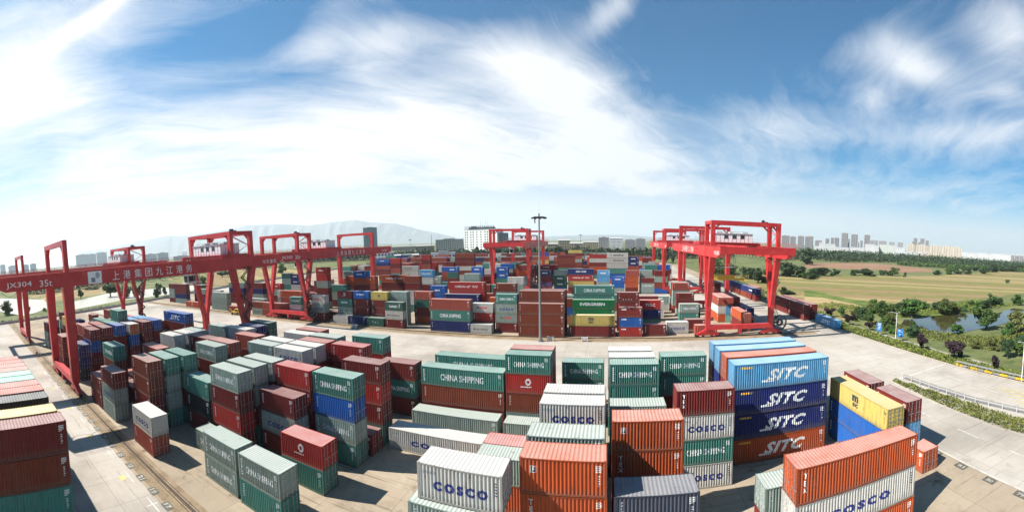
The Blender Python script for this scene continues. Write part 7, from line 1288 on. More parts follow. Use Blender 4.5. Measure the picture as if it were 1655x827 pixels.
def trolley(root, y, spread=None):
    """carriage with machinery house across both girders, cab hung below"""
    b = MB()
    for sx in (-1, 1): b.box(sx*HALF-.4, sx*HALF+.4, y-4.2, y+4.2, GZ1+.1, GZ1+.75)
    for q in (-3.6, 3.6): b.box(-HALF+.4, HALF-.4, y+q-.4, y+q+.4, GZ1+.15, GZ1+.8)
    b.box(-HALF, HALF, y-4.4, y+4.4, GZ1+.8, GZ1+.9); b.build('trolley', M_red, root)
    h = MB(); x0, x1, y0, y1, z0, z1 = -5.4, 7.2, y-2.8, y+2.8, GZ1+.9, GZ1+3.4
    h.box(x0, x1, y0, y1, z0, z1); house = h.build('machinery_house', M_white, root)
    p = MB()
    for k in range(11): x = x0+(x1-x0)*k/10; p.box(x-.05, x+.05, y0-.05, y0-.003, z0, z1); p.box(x-.05, x+.05, y1+.003, y1+.05, z0, z1)
    for k in range(5): q = y0+(y1-y0)*k/4; p.box(x1+.003, x1+.05, q-.05, q+.05, z0, z1); p.box(x0-.05, x0-.003, q-.05, q+.05, z0, z1)
    p.build('panel_seams', M_grey, house)
    for k in (3, 5, 7):
        w = MB(); x = x0+(x1-x0)*(k+.5)/10; w.box(x-.6, x+.6, y0-.07, y0-.055, z0+1.1, z1-.35); w.build('window', M_glass, house)
    rf = MB(); rf.box(x0-.2, x1+.2, y0-.2, y1+.2, z1+.003, z1+.12)
    for x, w_ in ((x0+2, 1.6), (x0+6, 1.0), (x0+10, 1.8)): rf.box(x, x+w_, y-1.2, y+.6, z1+.12, z1+.55)
    rf.bar((x0+1.5, y0+.2, z1+.5), (x1-1.5, y0+.6, z1+.62), .14, .14); rf.build('roof_gear', M_grey, house)
    fb = MB()
    for k in range(6):
        for z in (GZ1+.9, GZ1+1.9): pass
        x = -HALF+.2+k*.42; fb.box(x-.03, x+.03, y-4.2, y-4.14, GZ1+.9, GZ1+2.4); fb.box(x-.03, x+.03, y+4.14, y+4.2, GZ1+.9, GZ1+2.4)
    for z in (1.6, 2.35):
        fb.box(-HALF, -HALF+2.4, y-4.2, y-4.15, GZ1+z, GZ1+z+.05); fb.box(-HALF+2.4, HALF, y-4.3, y-4.25, GZ1+z-.4, GZ1+z-.35)
    fb.build('cage', M_steel, root)
    cb = MB(); cb.box(-7.4, -5.2, y-5.2, y-2.6, 17.9, 20.3)
    for dx_ in (-7.0, -5.6): cb.box(dx_-.1, dx_+.1, y-4.0, y-3.8, 20.3, GZ1+.8)
    cab = cb.build('cab', M_white, root)
    gl = MB(); gl.box(-7.2, -5.4, y-5.225, y-5.203, 18.3, 20.0); gl.box(-5.197, -5.175, y-5.0, y-2.8, 18.4, 20.0); gl.build('cab_window', M_glass, cab)
    rl = MB(); 
    for z in (17.7, 18.6): rl.box(-5.2, 1.5, y-5.1, y-5.0, z, z+.06)
    for k in range(8): rl.box(-5.1+k*.9, -5.04+k*.9, y-5.1, y-5.0, 17.7, GZ0 if k % 3 == 0 else 18.66)
    rl.box(-5.2, 1.5, y-5.1, y-3.2, 17.62, 17.7); rl.build('service_platform', M_steel, root)
    if spread is not None:
        s = MB(); s.box(-6.1, 6.1, y-.5, y+.5, spread, spread+.55)
        for x in (-6.0, 6.0): s.box(x-.3, x+.3, y-1.2, y+1.2, spread-.35, spread+.25)
        s.box(-2.6, 2.6, y-1.0, y+1.0, spread+.55, spread+1.5)
        for k in range(6): s.bar((-5+k*2, y-.52, spread+.55), (-4+k*2, y-.52, spread+1.4), .12, .12); s.bar((-4+k*2, y-.52, spread+1.4), (-3+k*2, y-.52, spread+.55), .12, .12)
        s.box(-5.4, 7.4, y-.58, y-.46, spread+1.4, spread+1.55); s.build('spreader', M_yellow, root)
        r = MB()
        for x in (-2.4, 2.4):
            for q in (-.9, .9): r.cyl((x, y+q, spread+1.5), (x*1.3, y+q, GZ1+.2), .035, n=5)
        r.build('hoist_ropes', M_dark, root)
def side_text(root, me, y, z, sx):
    o = link('lettering', me, root); o.location = (sx*(HALF+.68+.012), y, z)
    o.rotation_euler = (math.pi/2, 0, sx*math.pi/2); return o
protoA = make_crane('A'); protoB = make_crane('B')
used = set()
CHARS = '上港集团九江港务'
CH = [flat_text(ch, 1.75, 1.6, M_rlet) for ch in CHARS]
T_NO = {n: flat_text(n, 1.25, 5.0, M_rlet) for n in ('JX304', 'JX305')}
T_35 = flat_text('35t', 1.25, 2.5, M_rlet); T_MK = [flat_text(ch, .95, 1.0, M_rlet) for ch in '华东重机']
def crane(kind, x, y, label, ty, number=None, sides=(1,), spread=None):
    p = protoA if kind == 'A' else protoB
    if kind in used: root = copy_tree(p)
    else: root = p; used.add(kind)
    root['label'] = label; root['group'] = 'red rail mounted gantry cranes over the container yard'
    root['_pending'] = 1
    return root
specs = [('A', -87.7, 19.3, 'near red gantry crane numbered 304 at far left with white lettering on its girder', 41.2, 'JX304', (1,), None),
         ('A', -150.8, 19.3, 'distant red gantry crane behind the left crane near the river', 40.0, None, (1,), None),
         ('B', -104.7, 103.5, 'red gantry crane numbered 305 standing left of centre before the glass tower', 17.0, 'JX305', (1,), None),
         ('B', 35.1, 103.5, 'large red gantry crane on the right facing the camera beside the road', 15.0, None, (-1,), 13.6),
         ('B', 35.0, 190.4, 'red gantry crane lined up behind the large right crane', 24.0, None, (-1,), None),
         ('B', -46.7, 190.4, 'distant red gantry crane in the centre in front of the white office block', 33.0, None, (), None)]
roots = [crane(*a) for a in specs]
for root, (kind, x, y, label, ty, number, sides, spread) in zip(roots, specs):
    del root['_pending']; root.location = (x, y, 0)
    trolley(root, ty, spread)
    for sx in sides:
        c0 = 18.9 if kind == 'A' else 26.9
        for i, me in enumerate(CH): side_text(root, me, c0+sx*(i-3.5)*2.5, 22.5, sx)
        far_end = SPAN+9.4 if kind == 'A' else -7.2
        for i, me in enumerate(T_MK): side_text(root, me, (SPAN+8.7 if kind == 'A' else SPAN+8.6 if sx > 0 else -9.6)+sx*(i-1.5)*1.25, 22.4, sx)
        if number:
            side_text(root, T_NO[number], -9.7 if kind == 'A' else -8.9, 22.35, sx); side_text(root, T_35, -4.4 if kind == 'A' else -3.8, 22.3, sx)
        if number == 'JX304':                                                   # port emblem on its white board
            b = MB(); X = HALF+.68; b.box(X+.003, X+.02, 4.2, 7.1, 21.3, 23.7); bd = b.build('emblem_board', M_white, root)
            e = MB(); X2 = X+.024
            def yz(u, v): return (X2, 4.2+u*2.9, 21.3+v*2.4)
            for k in range(5): e.poly([yz(.22, .12+k*.075), yz(.52, .12+k*.075), yz(.52, .175+k*.075), yz(.22, .175+k*.075)])
            for r0, r1 in ((.30, .36), (.20, .25), (.10, .15)):
                for k in range(10):
                    a0, a1 = -1.2+k*.24, -1.2+(k+1)*.24
                    e.poly([yz(.5+r0*math.cos(a0), .66+r0*.8*math.sin(a0)), yz(.5+r1*math.cos(a0), .66+r1*.8*math.sin(a0)), yz(.5+r1*math.cos(a1), .66+r1*.8*math.sin(a1)), yz(.5+r0*math.cos(a1), .66+r0*.8*math.sin(a1))])
            e.build('emblem', LET['k'], bd)

# ------------------------------------------------------------------ ground
def ground_mat(name, cols, scale, rough=.95, extra=None):
    mt, G, bs = new_mat(name)
    P = G.n('ShaderNodeNewGeometry').outputs['Position']
    f = G.noise(P, scale, 6, .62); h = G.noise(P, scale*7, 4, .65)
    f = G.m('ADD', G.m('MULTIPLY', f, .7), G.m('MULTIPLY', h, .3))
    c = G.mix(G.ramp(f, .36, .52), cols[0], cols[1])
    if len(cols) > 2: c = G.mix(G.ramp(f, .52, .66), c, cols[2])
    if extra: c = extra(G, P, c)
    G.put(bs.inputs['Base Color'], c); bs.inputs['Roughness'].default_value = rough
    bs.inputs['Specular IOR Level'].default_value = .2
    return mt
def joints(sx, sy, dark, stain=.6, brown=None):
    def ex(G, P, c):
        xyz = G.sep(P)
        big = G.noise(P, .045, 6, .6); st = G.noise(P, .35, 7, .7); tyre = G.noise(G.vscale(P, (.05, 1.1, 1)), 1.0, 4, .6)
        c = G.mix(G.ramp(big, .45, .65, 0, .45), c, tuple(x*.7 for x in dark))
        c = G.mix(G.ramp(st, .56, .70, 0, stain), c, dark)
        oil = G.noise(P, .9, 6, .75, 1.5); c = G.mix(G.ramp(oil, .64, .72, 0, .8), c, tuple(x*.45 for x in dark))
        skid = G.noise(G.vscale(P, (.09, 2.2, 1)), 1.0, 5, .65, .6); c = G.mix(G.ramp(skid, .59, .68, 0, .45), c, tuple(x*.5 for x in dark))
        c = G.mix(G.ramp(tyre, .6, .75, 0, .22), c, tuple(x*.6 for x in dark))
        slab = G.n('ShaderNodeTexWhiteNoise', noise_dimensions='2D')
        G.put(slab.inputs['Vector'], G.comb(G.m('FLOOR', G.m('DIVIDE', xyz[0], sx)), G.m('FLOOR', G.m('DIVIDE', xyz[1], sy))))
        c = G.mix(G.m('MULTIPLY', slab.outputs[0], .16), c, dark)
        for k, s in ((0, sx), (1, sy)):
            fr = G.m('ABSOLUTE', G.m('SUBTRACT', G.m('FRACT', G.m('DIVIDE', xyz[k], s)), .5))
            c = G.mix(G.m('MULTIPLY', G.m('GREATER_THAN', fr, .5-.03/s), .45), c, tuple(x*.45 for x in dark))
        return c
    return ex
M_yard = ground_mat('yard_concrete', [(.245, .195, .14), (.34, .275, .20), (.41, .35, .27)], .09, extra=joints(6.6, 6.0, (.12, .09, .065), .85))
M_road = ground_mat('road_concrete', [(.365, .325, .275), (.405, .365, .315), (.435, .40, .355)], .06, extra=joints(5.0, 4.5, (.21, .18, .15), .5))
M_dirt = ground_mat('rail_side_dirt', [(.15, .105, .062), (.235, .175, .11), (.31, .245, .17)], .3)
M_grass = ground_mat('rough_grass', [(.06, .08, .025), (.12, .135, .05), (.20, .19, .085)], .05)
M_bright = ground_mat('bright_weeds', [(.055, .085, .018), (.11, .145, .032), (.19, .19, .055)], .12)
M_straw = ground_mat('cut_straw', [(.25, .175, .08), (.34, .255, .125), (.40, .315, .17)], .18)
M_plough = ground_mat('ploughed_soil', [(.18, .10, .062), (.24, .14, .085), (.27, .18, .11)], .02)
def stripes(G, P, c):
    xyz = G.sep(P)
    t = G.m('ADD', G.m('MULTIPLY', xyz[0], .53), G.m('MULTIPLY', xyz[1], .85))
    w = G.noise(P, .012, 4, .6)
    t = G.m('ADD', t, G.m('MULTIPLY', w, 26))
    cell = G.m('FLOOR', G.m('DIVIDE', t, 13))
    wn = G.n('ShaderNodeTexWhiteNoise', noise_dimensions='1D'); G.put(wn.inputs['W'], cell)
    pick = wn.outputs[0]; n2 = G.noise(P, .09, 6, .65)
    c = G.mix(G.ramp(pick, .30, .36), (.17, .16, .05), (.30, .235, .105))
    c = G.mix(G.ramp(pick, .62, .68), c, (.24, .165, .08))
    c = G.mix(G.ramp(n2, .5, .66, 0, .6), c, (.27, .21, .10)); c = G.mix(G.ramp(n2, .40, .30, 0, .7), c, (.10, .12, .03))
    n3 = G.noise(P, .7, 6, .75); c = G.mix(G.ramp(n3, .5, .68, 0, .55), c, (.10, .09, .035)); row = G.m('FRACT', G.m('DIVIDE', t, 1.9)); c = G.mix(G.m('MULTIPLY', G.m('LESS_THAN', row, .35), .28), c, (.13, .10, .045))
    fr = G.m('FRACT', G.m('DIVIDE', t, 13)); c = G.mix(G.m('MULTIPLY', G.m('LESS_THAN', fr, .08), .7), c, (.08, .10, .02))
    return c
M_field = ground_mat('striped_fields', [(.2, .18, .07), (.3, .25, .1)], .05, extra=stripes)
def sheet(name, pts, z, mt):
    b = MB(); b.poly([(x, y, z) for x, y in pts]); o = b.build(name, mt); return struct(o)
sheet('ground', [(-27000, -9000), (27000, -9000), (27000, 27000), (-27000, 27000)], -.30, M_grass)
EDGE = [(80, -60), (74, 10), (71.5, 42), (69.6, 59), (68.4, 80.6), (67.2, 102), (66.2, 115), (68, 150), (70, 220), (72, 420)]
LEFT = [(-290, 420), (-270, 300), (-232, 127), (-218, 90), (-205, 40), (-197, 13), (-200, -60)]
b = MB(); yard_pts = EDGE+LEFT
b.poly([(x, y, 0) for x, y in yard_pts])
for (x0, y0), (x1, y1) in zip(yard_pts, yard_pts[1:]+yard_pts[:1]): b.quad((x0, y0, -.3), (x1, y1, -.3), (x1, y1, 0), (x0, y0, 0))
struct(b.build('yard_ground', M_yard))
sheet('road', [(-205, 58.0), (-218, 88), (-224, 99.6), (34, 99.6), (34, 58.0)], .004, M_road)
sheet('road', [(-196, -20), (-196.5, 8), (-200, 17.2), (-20, 17.2), (-20, -20)], .004, M_road)
sheet('road', [(38.6, -50), (79, -50), (73.6, 10), (71.1, 42), (69.2, 59), (68.0, 80.6), (66.8, 102), (65.9, 115), (61.0, 155), (61.0, 420), (44.5, 420), (46.0, 104), (34.0, 100.2), (34.0, 58.0), (38.6, 54)], .008, M_road)
sheet('road', [(-260, 148.5), (44, 148.5), (44, 188.5), (-260, 188.5)], .004, M_road)
sheet('dirt_strip', [(-197, 17.6), (24, 17.6), (24, 20.4), (-197, 20.4)], .012, M_dirt)
sheet('dirt_strip', [(-222, 100.6), (58, 100.6), (58, 104.6), (-222, 104.6)], .012, M_dirt)
sheet('dirt_strip', [(-205, 60.6), (24, 60.6), (24, 63.4), (-205, 63.4)], .012, M_dirt)
for y in (19.3, 62.5, 103.5, 146.7, 190.4, 233.6):
    b = MB(); x0, x1 = (-196, 26) if y < 100 else (-222, 60)
    b.box(x0, x1, y-.16, y+.16, .014, .06); b.box(x0, x1, y-.05, y+.05, .06, .15)
    for s in (-1, 1): b.box(x0, x1, y+s*.42-.04, y+s*.42+.04, .014, .03)
    struct(b.build('rail_track', M_rail))
# painted bay numbers beside the near rail and at the right road
b = MB(); X = -96.5; k = 0
LM = []
def ground_text(body, x, y, h, w, mt, rz):
    me = text_polys(body, h, width=w, bold=.03)
    M = Matrix.Translation((x, y, .026)) @ Matrix.Rotation(rz, 4, 'Z'); me.transform(M); return me
gb = MB(); gw = MB(); gy = MB(); texts = []
num = 53
while X < -22:
    gb.quad((X-.75, 17.15, .020), (X+.75, 17.15, .020), (X+.75, 18.05, .020), (X-.75, 18.05, .020))
    texts.append(ground_text(str(num), X, 17.6, .62, .95, LET['w'], 0)); num -= 2
    if k % 2 == 0: gw.quad((X-2.6, 16.4, .016), (X+.4, 16.4, .016), (X+.4, 16.55, .016), (X-2.6, 16.55, .016)); gw.quad((X-1.2, 15.8, .017), (X-1.05, 15.8, .017), (X-1.05, 17.0, .017), (X-1.2, 17.0, .017))
    if k % 4 == 0: gy.quad((X-1.6, 15.3, .016), (X-.6, 15.3, .016), (X-.6, 16.1, .016), (X-1.6, 16.1, .016))
    X += 3.3; k += 1
for i, y in enumerate((42.5, 38.2, 34.0, 29.8, 25.5, 21.3, 17.0)):
    gb.quad((37.0, y-.75, .020), (38.1, y-.75, .020), (38.1, y+.75, .020), (37.0, y+.75, .020))
    texts.append(ground_text(str(84-i*1), 37.55, y, .6, .9, LET['w'], -math.pi/2))
bm = bmesh.new()
for me in texts: bm.from_mesh(me)
me = bpy.data.meshes.new('bay_numbers'); bm.to_mesh(me); bm.free(); me.materials.append(simple('worn_number_paint', (.30, .28, .24), .8, 0, .35, 2.0)); struct(link('bay_numbers', me))
struct(gb.build('bay_number_boxes', simple('worn_black_paint', (.085, .078, .06), .8, 0, .4, 2.0)))
M_wline = simple('worn_white_line', (.46, .44, .40), .8, 0, .2, .8)
M_yline = simple('worn_yellow_line', (.46, .36, .13), .8, 0, .3, .8)
for x, y, w, h in ((-25, 27, 1.2, .5), (-22, 29.5, 1.5, .5), (-18, 32.5, 1.4, .5), (-30, 25, 1.6, .4), (-15.5, 21.6, 1.3, .5), (-27.5, 22.4, 1.5, .4)): gy.quad((x, y, .016), (x+w, y, .016), (x+w, y+h, .016), (x, y+h, .016))
gw.quad((38.3, -40, .016), (38.55, -40, .016), (38.55, 57, .016), (38.3, 57, .016))
gw.quad((53.0, 58.9, .016), (69.4, 61.6, .016), (69.4, 61.9, .016), (53.0, 59.3, .016))
for y0 in range(-30, 58, 9): gw.quad((45.0, y0, .016), (45.18, y0, .016), (45.18, y0+4, .016), (45.0, y0+4, .016)); gw.quad((62.6, y0, .016), (62.78, y0, .016), (62.78, y0+4, .016), (62.6, y0+4, .016))
for k in range(9): gy.quad((57.5+k*.9, 31+k*1.6, .016), (57.9+k*.9, 31+k*1.6, .016), (60.4+k*.9, 26+k*1.6, .016), (60.0+k*.9, 26+k*1.6, .016))
struct(gw.build('white_markings', M_wline)); struct(gy.build('yellow_markings', M_yline))
# fields, pond and paths beyond the right kerb
sheet('field', [(72, 150), (78, 118), (96, 128), (140, 142), (220, 150), (420, 190), (620, 330), (620, 420), (440, 350), (300, 300), (200, 297), (130, 300), (82, 290), (74, 220)], -.28, M_field)
sheet('field', [(240, 150), (700, 60), (1400, 60), (1400, 700), (900, 520), (620, 330), (420, 190)], -.27, M_field)
sheet('field', GEO['brown'], -.25, M_plough)
sheet('field', GEO['straw'], -.24, M_straw)
sheet('field', GEO['weed'], -.26, M_bright)
sheet('field', GEO['grassnear'], -.26, M_grass)
sheet('path', GEO['path'], -.22, M_road)
sheet('path', [(76.3, 76), (78.0, 76), (76.6, 100), (75.2, 118), (74.2, 118), (75.2, 100)], -.22, M_road)
mt, G, bs = new_mat('pond_water')
P = G.n('ShaderNodeNewGeometry').outputs['Position']
G.put(bs.inputs['Base Color'], G.mix(G.ramp(G.noise(P, .08, 4, .6), .45, .65), (.055, .040, .018), (.05, .065, .015)))
bs.inputs['Roughness'].default_value = .06; bs.inputs['Specular IOR Level'].default_value = .6
bp = G.n('ShaderNodeBump'); bp.inputs['Strength'].default_value = .06; bp.inputs['Distance'].default_value = .1
G.put(bp.inputs['Height'], G.noise(P, 1.6, 3, .5)); G.nt.links.new(bp.outputs[0], bs.inputs['Normal'])
M_water = mt
sheet('pond', GEO['pond'], -.20, M_water)
# low land and water beyond the left edge
M_silt = ground_mat('pale_silt_water', [(.34, .32, .25), (.44, .42, .35), (.48, .46, .40)], .02, .35)
sheet('pond', [(-226, 30), (-262, 52), (-330, 60), (-420, 20), (-420, -40), (-300, 10)], -.24, M_silt)
sheet('pond', [(-232, 60), (-250, 95), (-252, 160), (-300, 190), (-330, 120), (-280, 70)], -.24, M_silt)
sheet('field', [(-300, 60), (-330, 120), (-420, 160), (-700, 140), (-600, 40)], -.25, M_field)
sheet('field', [(-262, 190), (-300, 340), (-500, 420), (-520, 260), (-330, 190)], -.24, M_field)
sheet('road', [(-300, 430), (60, 430), (60, 470), (-300, 470)], -.1, M_road)

# ------------------------------------------------------------------ plants
def leaf_mat(name, lo, mid, hi):
    mt, G, bs = new_mat(name)
    t = G.n('ShaderNodeTexCoord').outputs['Object']; oi = G.n('ShaderNodeObjectInfo')
    p = G.vadd(t, G.comb(G.m('MULTIPLY', oi.outputs['Random'], 31), 0.0, 0.0))
    f = G.m('ADD', G.m('MULTIPLY', G.noise(p, .9, 4, .6), .55), G.m('MULTIPLY', G.noise(p, 5.0, 3, .7), .45))
    c = G.mix(G.ramp(f, .36, .52), lo, mid); c = G.mix(G.ramp(f, .52, .68), c, hi)
    hs = G.n('ShaderNodeHueSaturation'); G.put(hs.inputs['Color'], c)
    G.put(hs.inputs['Value'], G.m('ADD', G.m('MULTIPLY', oi.outputs['Random'], .5), .75)); G.put(hs.inputs['Hue'], G.m('ADD', G.m('MULTIPLY', oi.outputs['Random'], .03), .485))
    G.put(bs.inputs['Base Color'], hs.outputs[0]); bs.inputs['Roughness'].default_value = .6
    bs.inputs['Specular IOR Level'].default_value = .25
    return mt
M_leaf = leaf_mat('green_leaves', (.018, .042, .010), (.050, .095, .020), (.105, .155, .035))
M_dleaf = leaf_mat('dark_green_leaves', (.012, .028, .012), (.028, .055, .020), (.055, .090, .030))
M_pleaf = leaf_mat('dark_purple_leaves', (.012, .008, .010), (.030, .016, .020), (.060, .034, .034))
M_scrub = leaf_mat('olive_scrub_leaves', (.035, .045, .012), (.095, .105, .028), (.17, .16, .06))
M_hedge = leaf_mat('yellow_green_hedge', (.045, .062, .012), (.12, .14, .025), (.23, .22, .055))
M_bark = simple('bark', (.09, .065, .045), .9, 0, .3, 6.0)
def leaves_mb(clumps, n, size, r, flat=.6):
    b = MB()
    tot = sum(c[3]**2 for c in clumps)
    for cx_, cy_, cz_, cr in clumps:
        for i in range(max(8, int(n*cr*cr/tot))):
            d = Vector((r.gauss(0, 1), r.gauss(0, 1), r.gauss(0, 1))).normalized()
            rad = cr*(r.random()**.28)*(1+.18*math.sin(d.x*9+d.y*7+cx_*5))
            p = Vector((cx_, cy_, cz_))+Vector((d.x*rad, d.y*rad, d.z*rad*.85))
            if p.z < .05: continue
            nrm = (d*flat+Vector((r.gauss(0, .5), r.gauss(0, .5), r.gauss(.25, .5)))).normalized()
            a = nrm.orthogonal().normalized(); c = nrm.cross(a); t = r.uniform(0, 6.28)
            a, c = a*math.cos(t)+c*math.sin(t), c*math.cos(t)-a*math.sin(t); s = size*r.uniform(.6, 1.35)
            b.quad(p-a*s-c*s*.45, p+a*s*.2-c*s*.6, p+a*s+c*s*.35, p-a*s*.25+c*s*.65)
    return b
def crown_clumps(seed, kind):
    r = random.Random(seed); out = []
    if kind == 'fan':                                           # purple shrubs: upright fans
        for i in range(11):
            a = r.uniform(0, 6.28); rad = r.uniform(.05, .42)
            out.append((rad*math.cos(a), rad*math.sin(a), .25+rad*.9+r.uniform(0, .28), r.uniform(.11, .19)))
    elif kind == 'tree':
        for i in range(13):
            a = r.uniform(0, 6.28); rad = r.uniform(.0, .36); out.append((rad*math.cos(a), rad*math.sin(a), r.uniform(.36, .84), r.uniform(.12, .22)))
    elif kind == 'poplar':
        for i in range(10):
            a = r.uniform(0, 6.28); rad = r.uniform(0, .16); out.append((rad*math.cos(a), rad*math.sin(a), .2+i*.075, r.uniform(.1, .17)*(1.1-i*.05)))
    else:
        for i in range(14):
            a = r.uniform(0, 6.28); rad = r.uniform(.0, .40); out.append((rad*math.cos(a)*1.15, rad*math.sin(a), r.uniform(.10, .86)*(1-rad*.5), r.uniform(.09, .24)))
    return out
CROWN = {}
def crown(kind, v, n, size):
    k = (kind, v, n)
    if k not in CROWN: CROWN[k] = leaves_mb(crown_clumps(v*13+5, kind), n, size, random.Random(v)).mesh('crown'); CROWN[k].materials.append(None)
    return CROWN[k]
def trunk_mesh(kind, v):
    k = ('trunk', kind, v)
    if k not in CROWN:
        r = random.Random(v+50); b = MB(); top = .5 if kind != 'fan' else .22
        b.cyl((0, 0, -.02), (r.uniform(-.02, .02), r.uniform(-.02, .02), top), .035 if kind != 'poplar' else .02, .016, 7)
        for cx_, cy_, cz_, cr in crown_clumps(v*13+5, kind)[:7]: b.cyl((0, 0, top*.55), (cx_*.9, cy_*.9, cz_), .014, .005, 5)
        CROWN[k] = b.mesh('trunk'); CROWN[k].materials.append(M_bark)
    return CROWN[k]
def plant(name, kind, x, y, h, w, mt, label, cat, group, v, n=900, size=.055, z=-.28):
    t = thing(name, label, cat, (x, y, z), rng.uniform(0, 6.28), group); t.scale = (w, w, h)
    c = link('crown', crown(kind, v, n, size), t); c.material_slots[0].link = 'OBJECT'; c.material_slots[0].material = mt
    link('trunk', trunk_mesh(kind, v), t)
    return t
_u = 'first second third fourth fifth sixth seventh eighth ninth tenth eleventh twelfth thirteenth fourteenth fifteenth sixteenth seventeenth eighteenth nineteenth'.split()
ordn = list(_u)
for _t, _e in (('twenty', 'twentieth'), ('thirty', 'thirtieth'), ('forty', 'fortieth'), ('fifty', 'fiftieth'), ('sixty', 'sixtieth'), ('seventy', 'seventieth'), ('eighty', 'eightieth')): ordn += [_e]+[_t+'-'+w for w in _u[:9]]
_r = random.Random(21)
SCRUB = [(150, 96, 60, 62), (126, 60, 88, 82)]
for _i in range(46):                                            # ragged scrub on both banks of the pond
    if _i < 20: _x = _r.uniform(84, 180); _y = 116+_r.uniform(-1, 12)+(6 if _x < 110 else 0)
    elif _i < 36: _x = _r.uniform(86, 150); _y = 52+(_x-86)*.28+_r.uniform(-4, 14); _y = min(_y, 80)
    else: _x = _r.uniform(79, 86); _y = _r.uniform(86, 128)
    _h = _r.uniform(1.4, 4.2); GEO['bush'].append(('g', _x, _y, _h, _h*_r.uniform(.9, 1.5)))
azk = lambda b_: math.atan2(b_[1], b_[2])
purple = sorted([b_ for b_ in GEO['bush'] if b_[0] == 'p'], key=azk)
near_g = sorted([b_ for b_ in GEO['bush'] if b_[0] == 'g' and math.hypot(b_[1], b_[2]) < 200 and b_[1] > 76], key=azk)
far_g = sorted([b_ for b_ in GEO['bush'] if b_[0] == 'g' and b_ not in near_g], key=azk)
left_g = sorted([b_ for b_ in GEO['bush'] if b_[0] == 'l'], key=azk)
for i, b_ in enumerate(purple): plant('purple_shrub', 'fan', b_[1], b_[2], b_[3], b_[4]*1.05, M_pleaf, 'dark purple shrub on the right road verge, %s from the left' % ordn[i], 'shrub', 'purple shrubs along the right verge', i, 1500, .05)
for i, b_ in enumerate(near_g): plant('bush', 'bush' if i % 3 else 'tree', b_[1], b_[2], b_[3]*1.15, b_[4]*1.05, (M_leaf, M_dleaf, M_leaf, M_scrub)[i % 4], 'green leafy bush around the right pond bank, %s from the left' % ordn[i], 'bush', 'bushes round the pond', i % 8, 2600, .042)
for i, b_ in enumerate(far_g): plant('tree', 'bush', b_[1], b_[2], b_[3]*1.1, b_[4]*1.1, M_dleaf if i % 3 else M_leaf, 'dark green rounded tree between the far fields, %s from the left' % ordn[i], 'tree', 'trees dividing the fields on the right', i % 8, 1500, .05)
for i, b_ in enumerate(left_g): plant('tree', 'tree' if i % 2 else 'bush', b_[1], b_[2], b_[3]*1.05, b_[4], M_leaf, 'green tree beyond the left yard edge by the water, %s from the left' % ordn[i], 'tree', 'trees beyond the left edge', i % 6, 1600, .05)
# a row of street trees between the far warehouses and the yard
k = 0
lab_c = []
for i in range(34):
    x = -170+i*7.6+rng.uniform(-2, 2); y = 455+rng.uniform(-12, 12); 
    plant('tree', 'poplar' if i % 3 else 'tree', x, y, rng.uniform(13, 19), rng.uniform(9, 14), M_dleaf, 'dark street tree behind the container yard before the warehouses, %s from the left' % ordn[i], 'tree', 'street trees behind the yard', i % 5, 700, .07, -.2)
# uncountable green: hedges, verge plants, tree belts far away
def strip_leaves(name, pts, n, hmin, hmax, size, mt, label, seed):
    r = random.Random(seed); b = MB()
    segs = []; tot = 0
    for (x0, y0, w0), (x1, y1, w1) in zip(pts, pts[1:]):
        l = math.hypot(x1-x0, y1-y0); segs.append((x0, y0, w0, x1, y1, w1, l)); tot += l*(w0+w1)
    for x0, y0, w0, x1, y1, w1, l in segs:
        ux, uy = (x1-x0)/l, (y1-y0)/l
        for i in range(int(n*l*(w0+w1)/tot)):
            t = r.random(); w = w0+(w1-w0)*t; o = r.uniform(-w, w)
            x = x0+(x1-x0)*t-uy*o; y = y0+(y1-y0)*t+ux*o
            hh = hmin+(hmax-hmin)*(.5+.25*math.sin(x*.9+y*.37)+.25*math.sin(y*1.3-x*.6))*(1-.5*abs(o)/w)
            z = -.25+hh*r.random()**.45
            nrm = Vector((r.gauss(0, .6), r.gauss(0, .6), r.gauss(.6, .5))).normalized(); a = nrm.orthogonal().normalized(); c = nrm.cross(a); s = size*r.uniform(.5, 1.4)
            p = Vector((x, y, z)); b.quad(p-a*s-c*s*.5, p+a*s*.3-c*s*.6, p+a*s+c*s*.4, p-a*s*.2+c*s*.6)
    o = b.build(name, mt); struct(o, 'stuff'); tag(o, label, 'plants'); return o
strip_leaves('verge_plants', [(71.0, 120, 2.2), (71.5, 100, 2.6), (72.0, 80, 2.8), (73.2, 58, 2.8), (75.6, 40, 2.4), (80, 0, 2.4)], 15000, .5, 1.4, .20, M_hedge, 'low yellow green verge plants along the right road edge', 1)
strip_leaves('island_plants', [(51.3, 58.4, .7), (51.7, 50, 1.7), (52.0, 42, 2.1), (53.0, 30, 2.6), (56, 8, 3.2), (58, -20, 3.2)], 16000, .4, 1.3, .17, M_hedge, 'green plants on the narrow road island on the right', 2)
strip_leaves('bank_plants', [(82, 108, 4), (88, 92, 4), (92, 78, 7), (98, 66, 9), (110, 62, 12), (150, 60, 20)], 15000, .4, 1.6, .26, M_hedge, 'bright green weeds on the near pond bank', 3)
strip_leaves('bank_plants', [(88, 150, 8), (98, 128, 8), (115, 122, 7), (150, 126, 8), (185, 128, 12)], 13000, .4, 1.8, .26, M_hedge, 'tall green weeds behind the pond before the fields', 4)
strip_leaves('lane_plants', [(72.5, 118, 2.5), (74, 150, 3), (76, 200, 4), (79, 300, 6)], 5000, .5, 2.4, .3, M_leaf, 'green weeds beside the dark red container line', 5)
strip_leaves('tree_belt', [(330, 560, 30), (480, 640, 45), (620, 560, 50), (760, 480, 50), (900, 360, 60), (1050, 180, 60)], 22000, 4, 13, 1.5, M_dleaf, 'long belt of dark trees in front of the far city', 6)
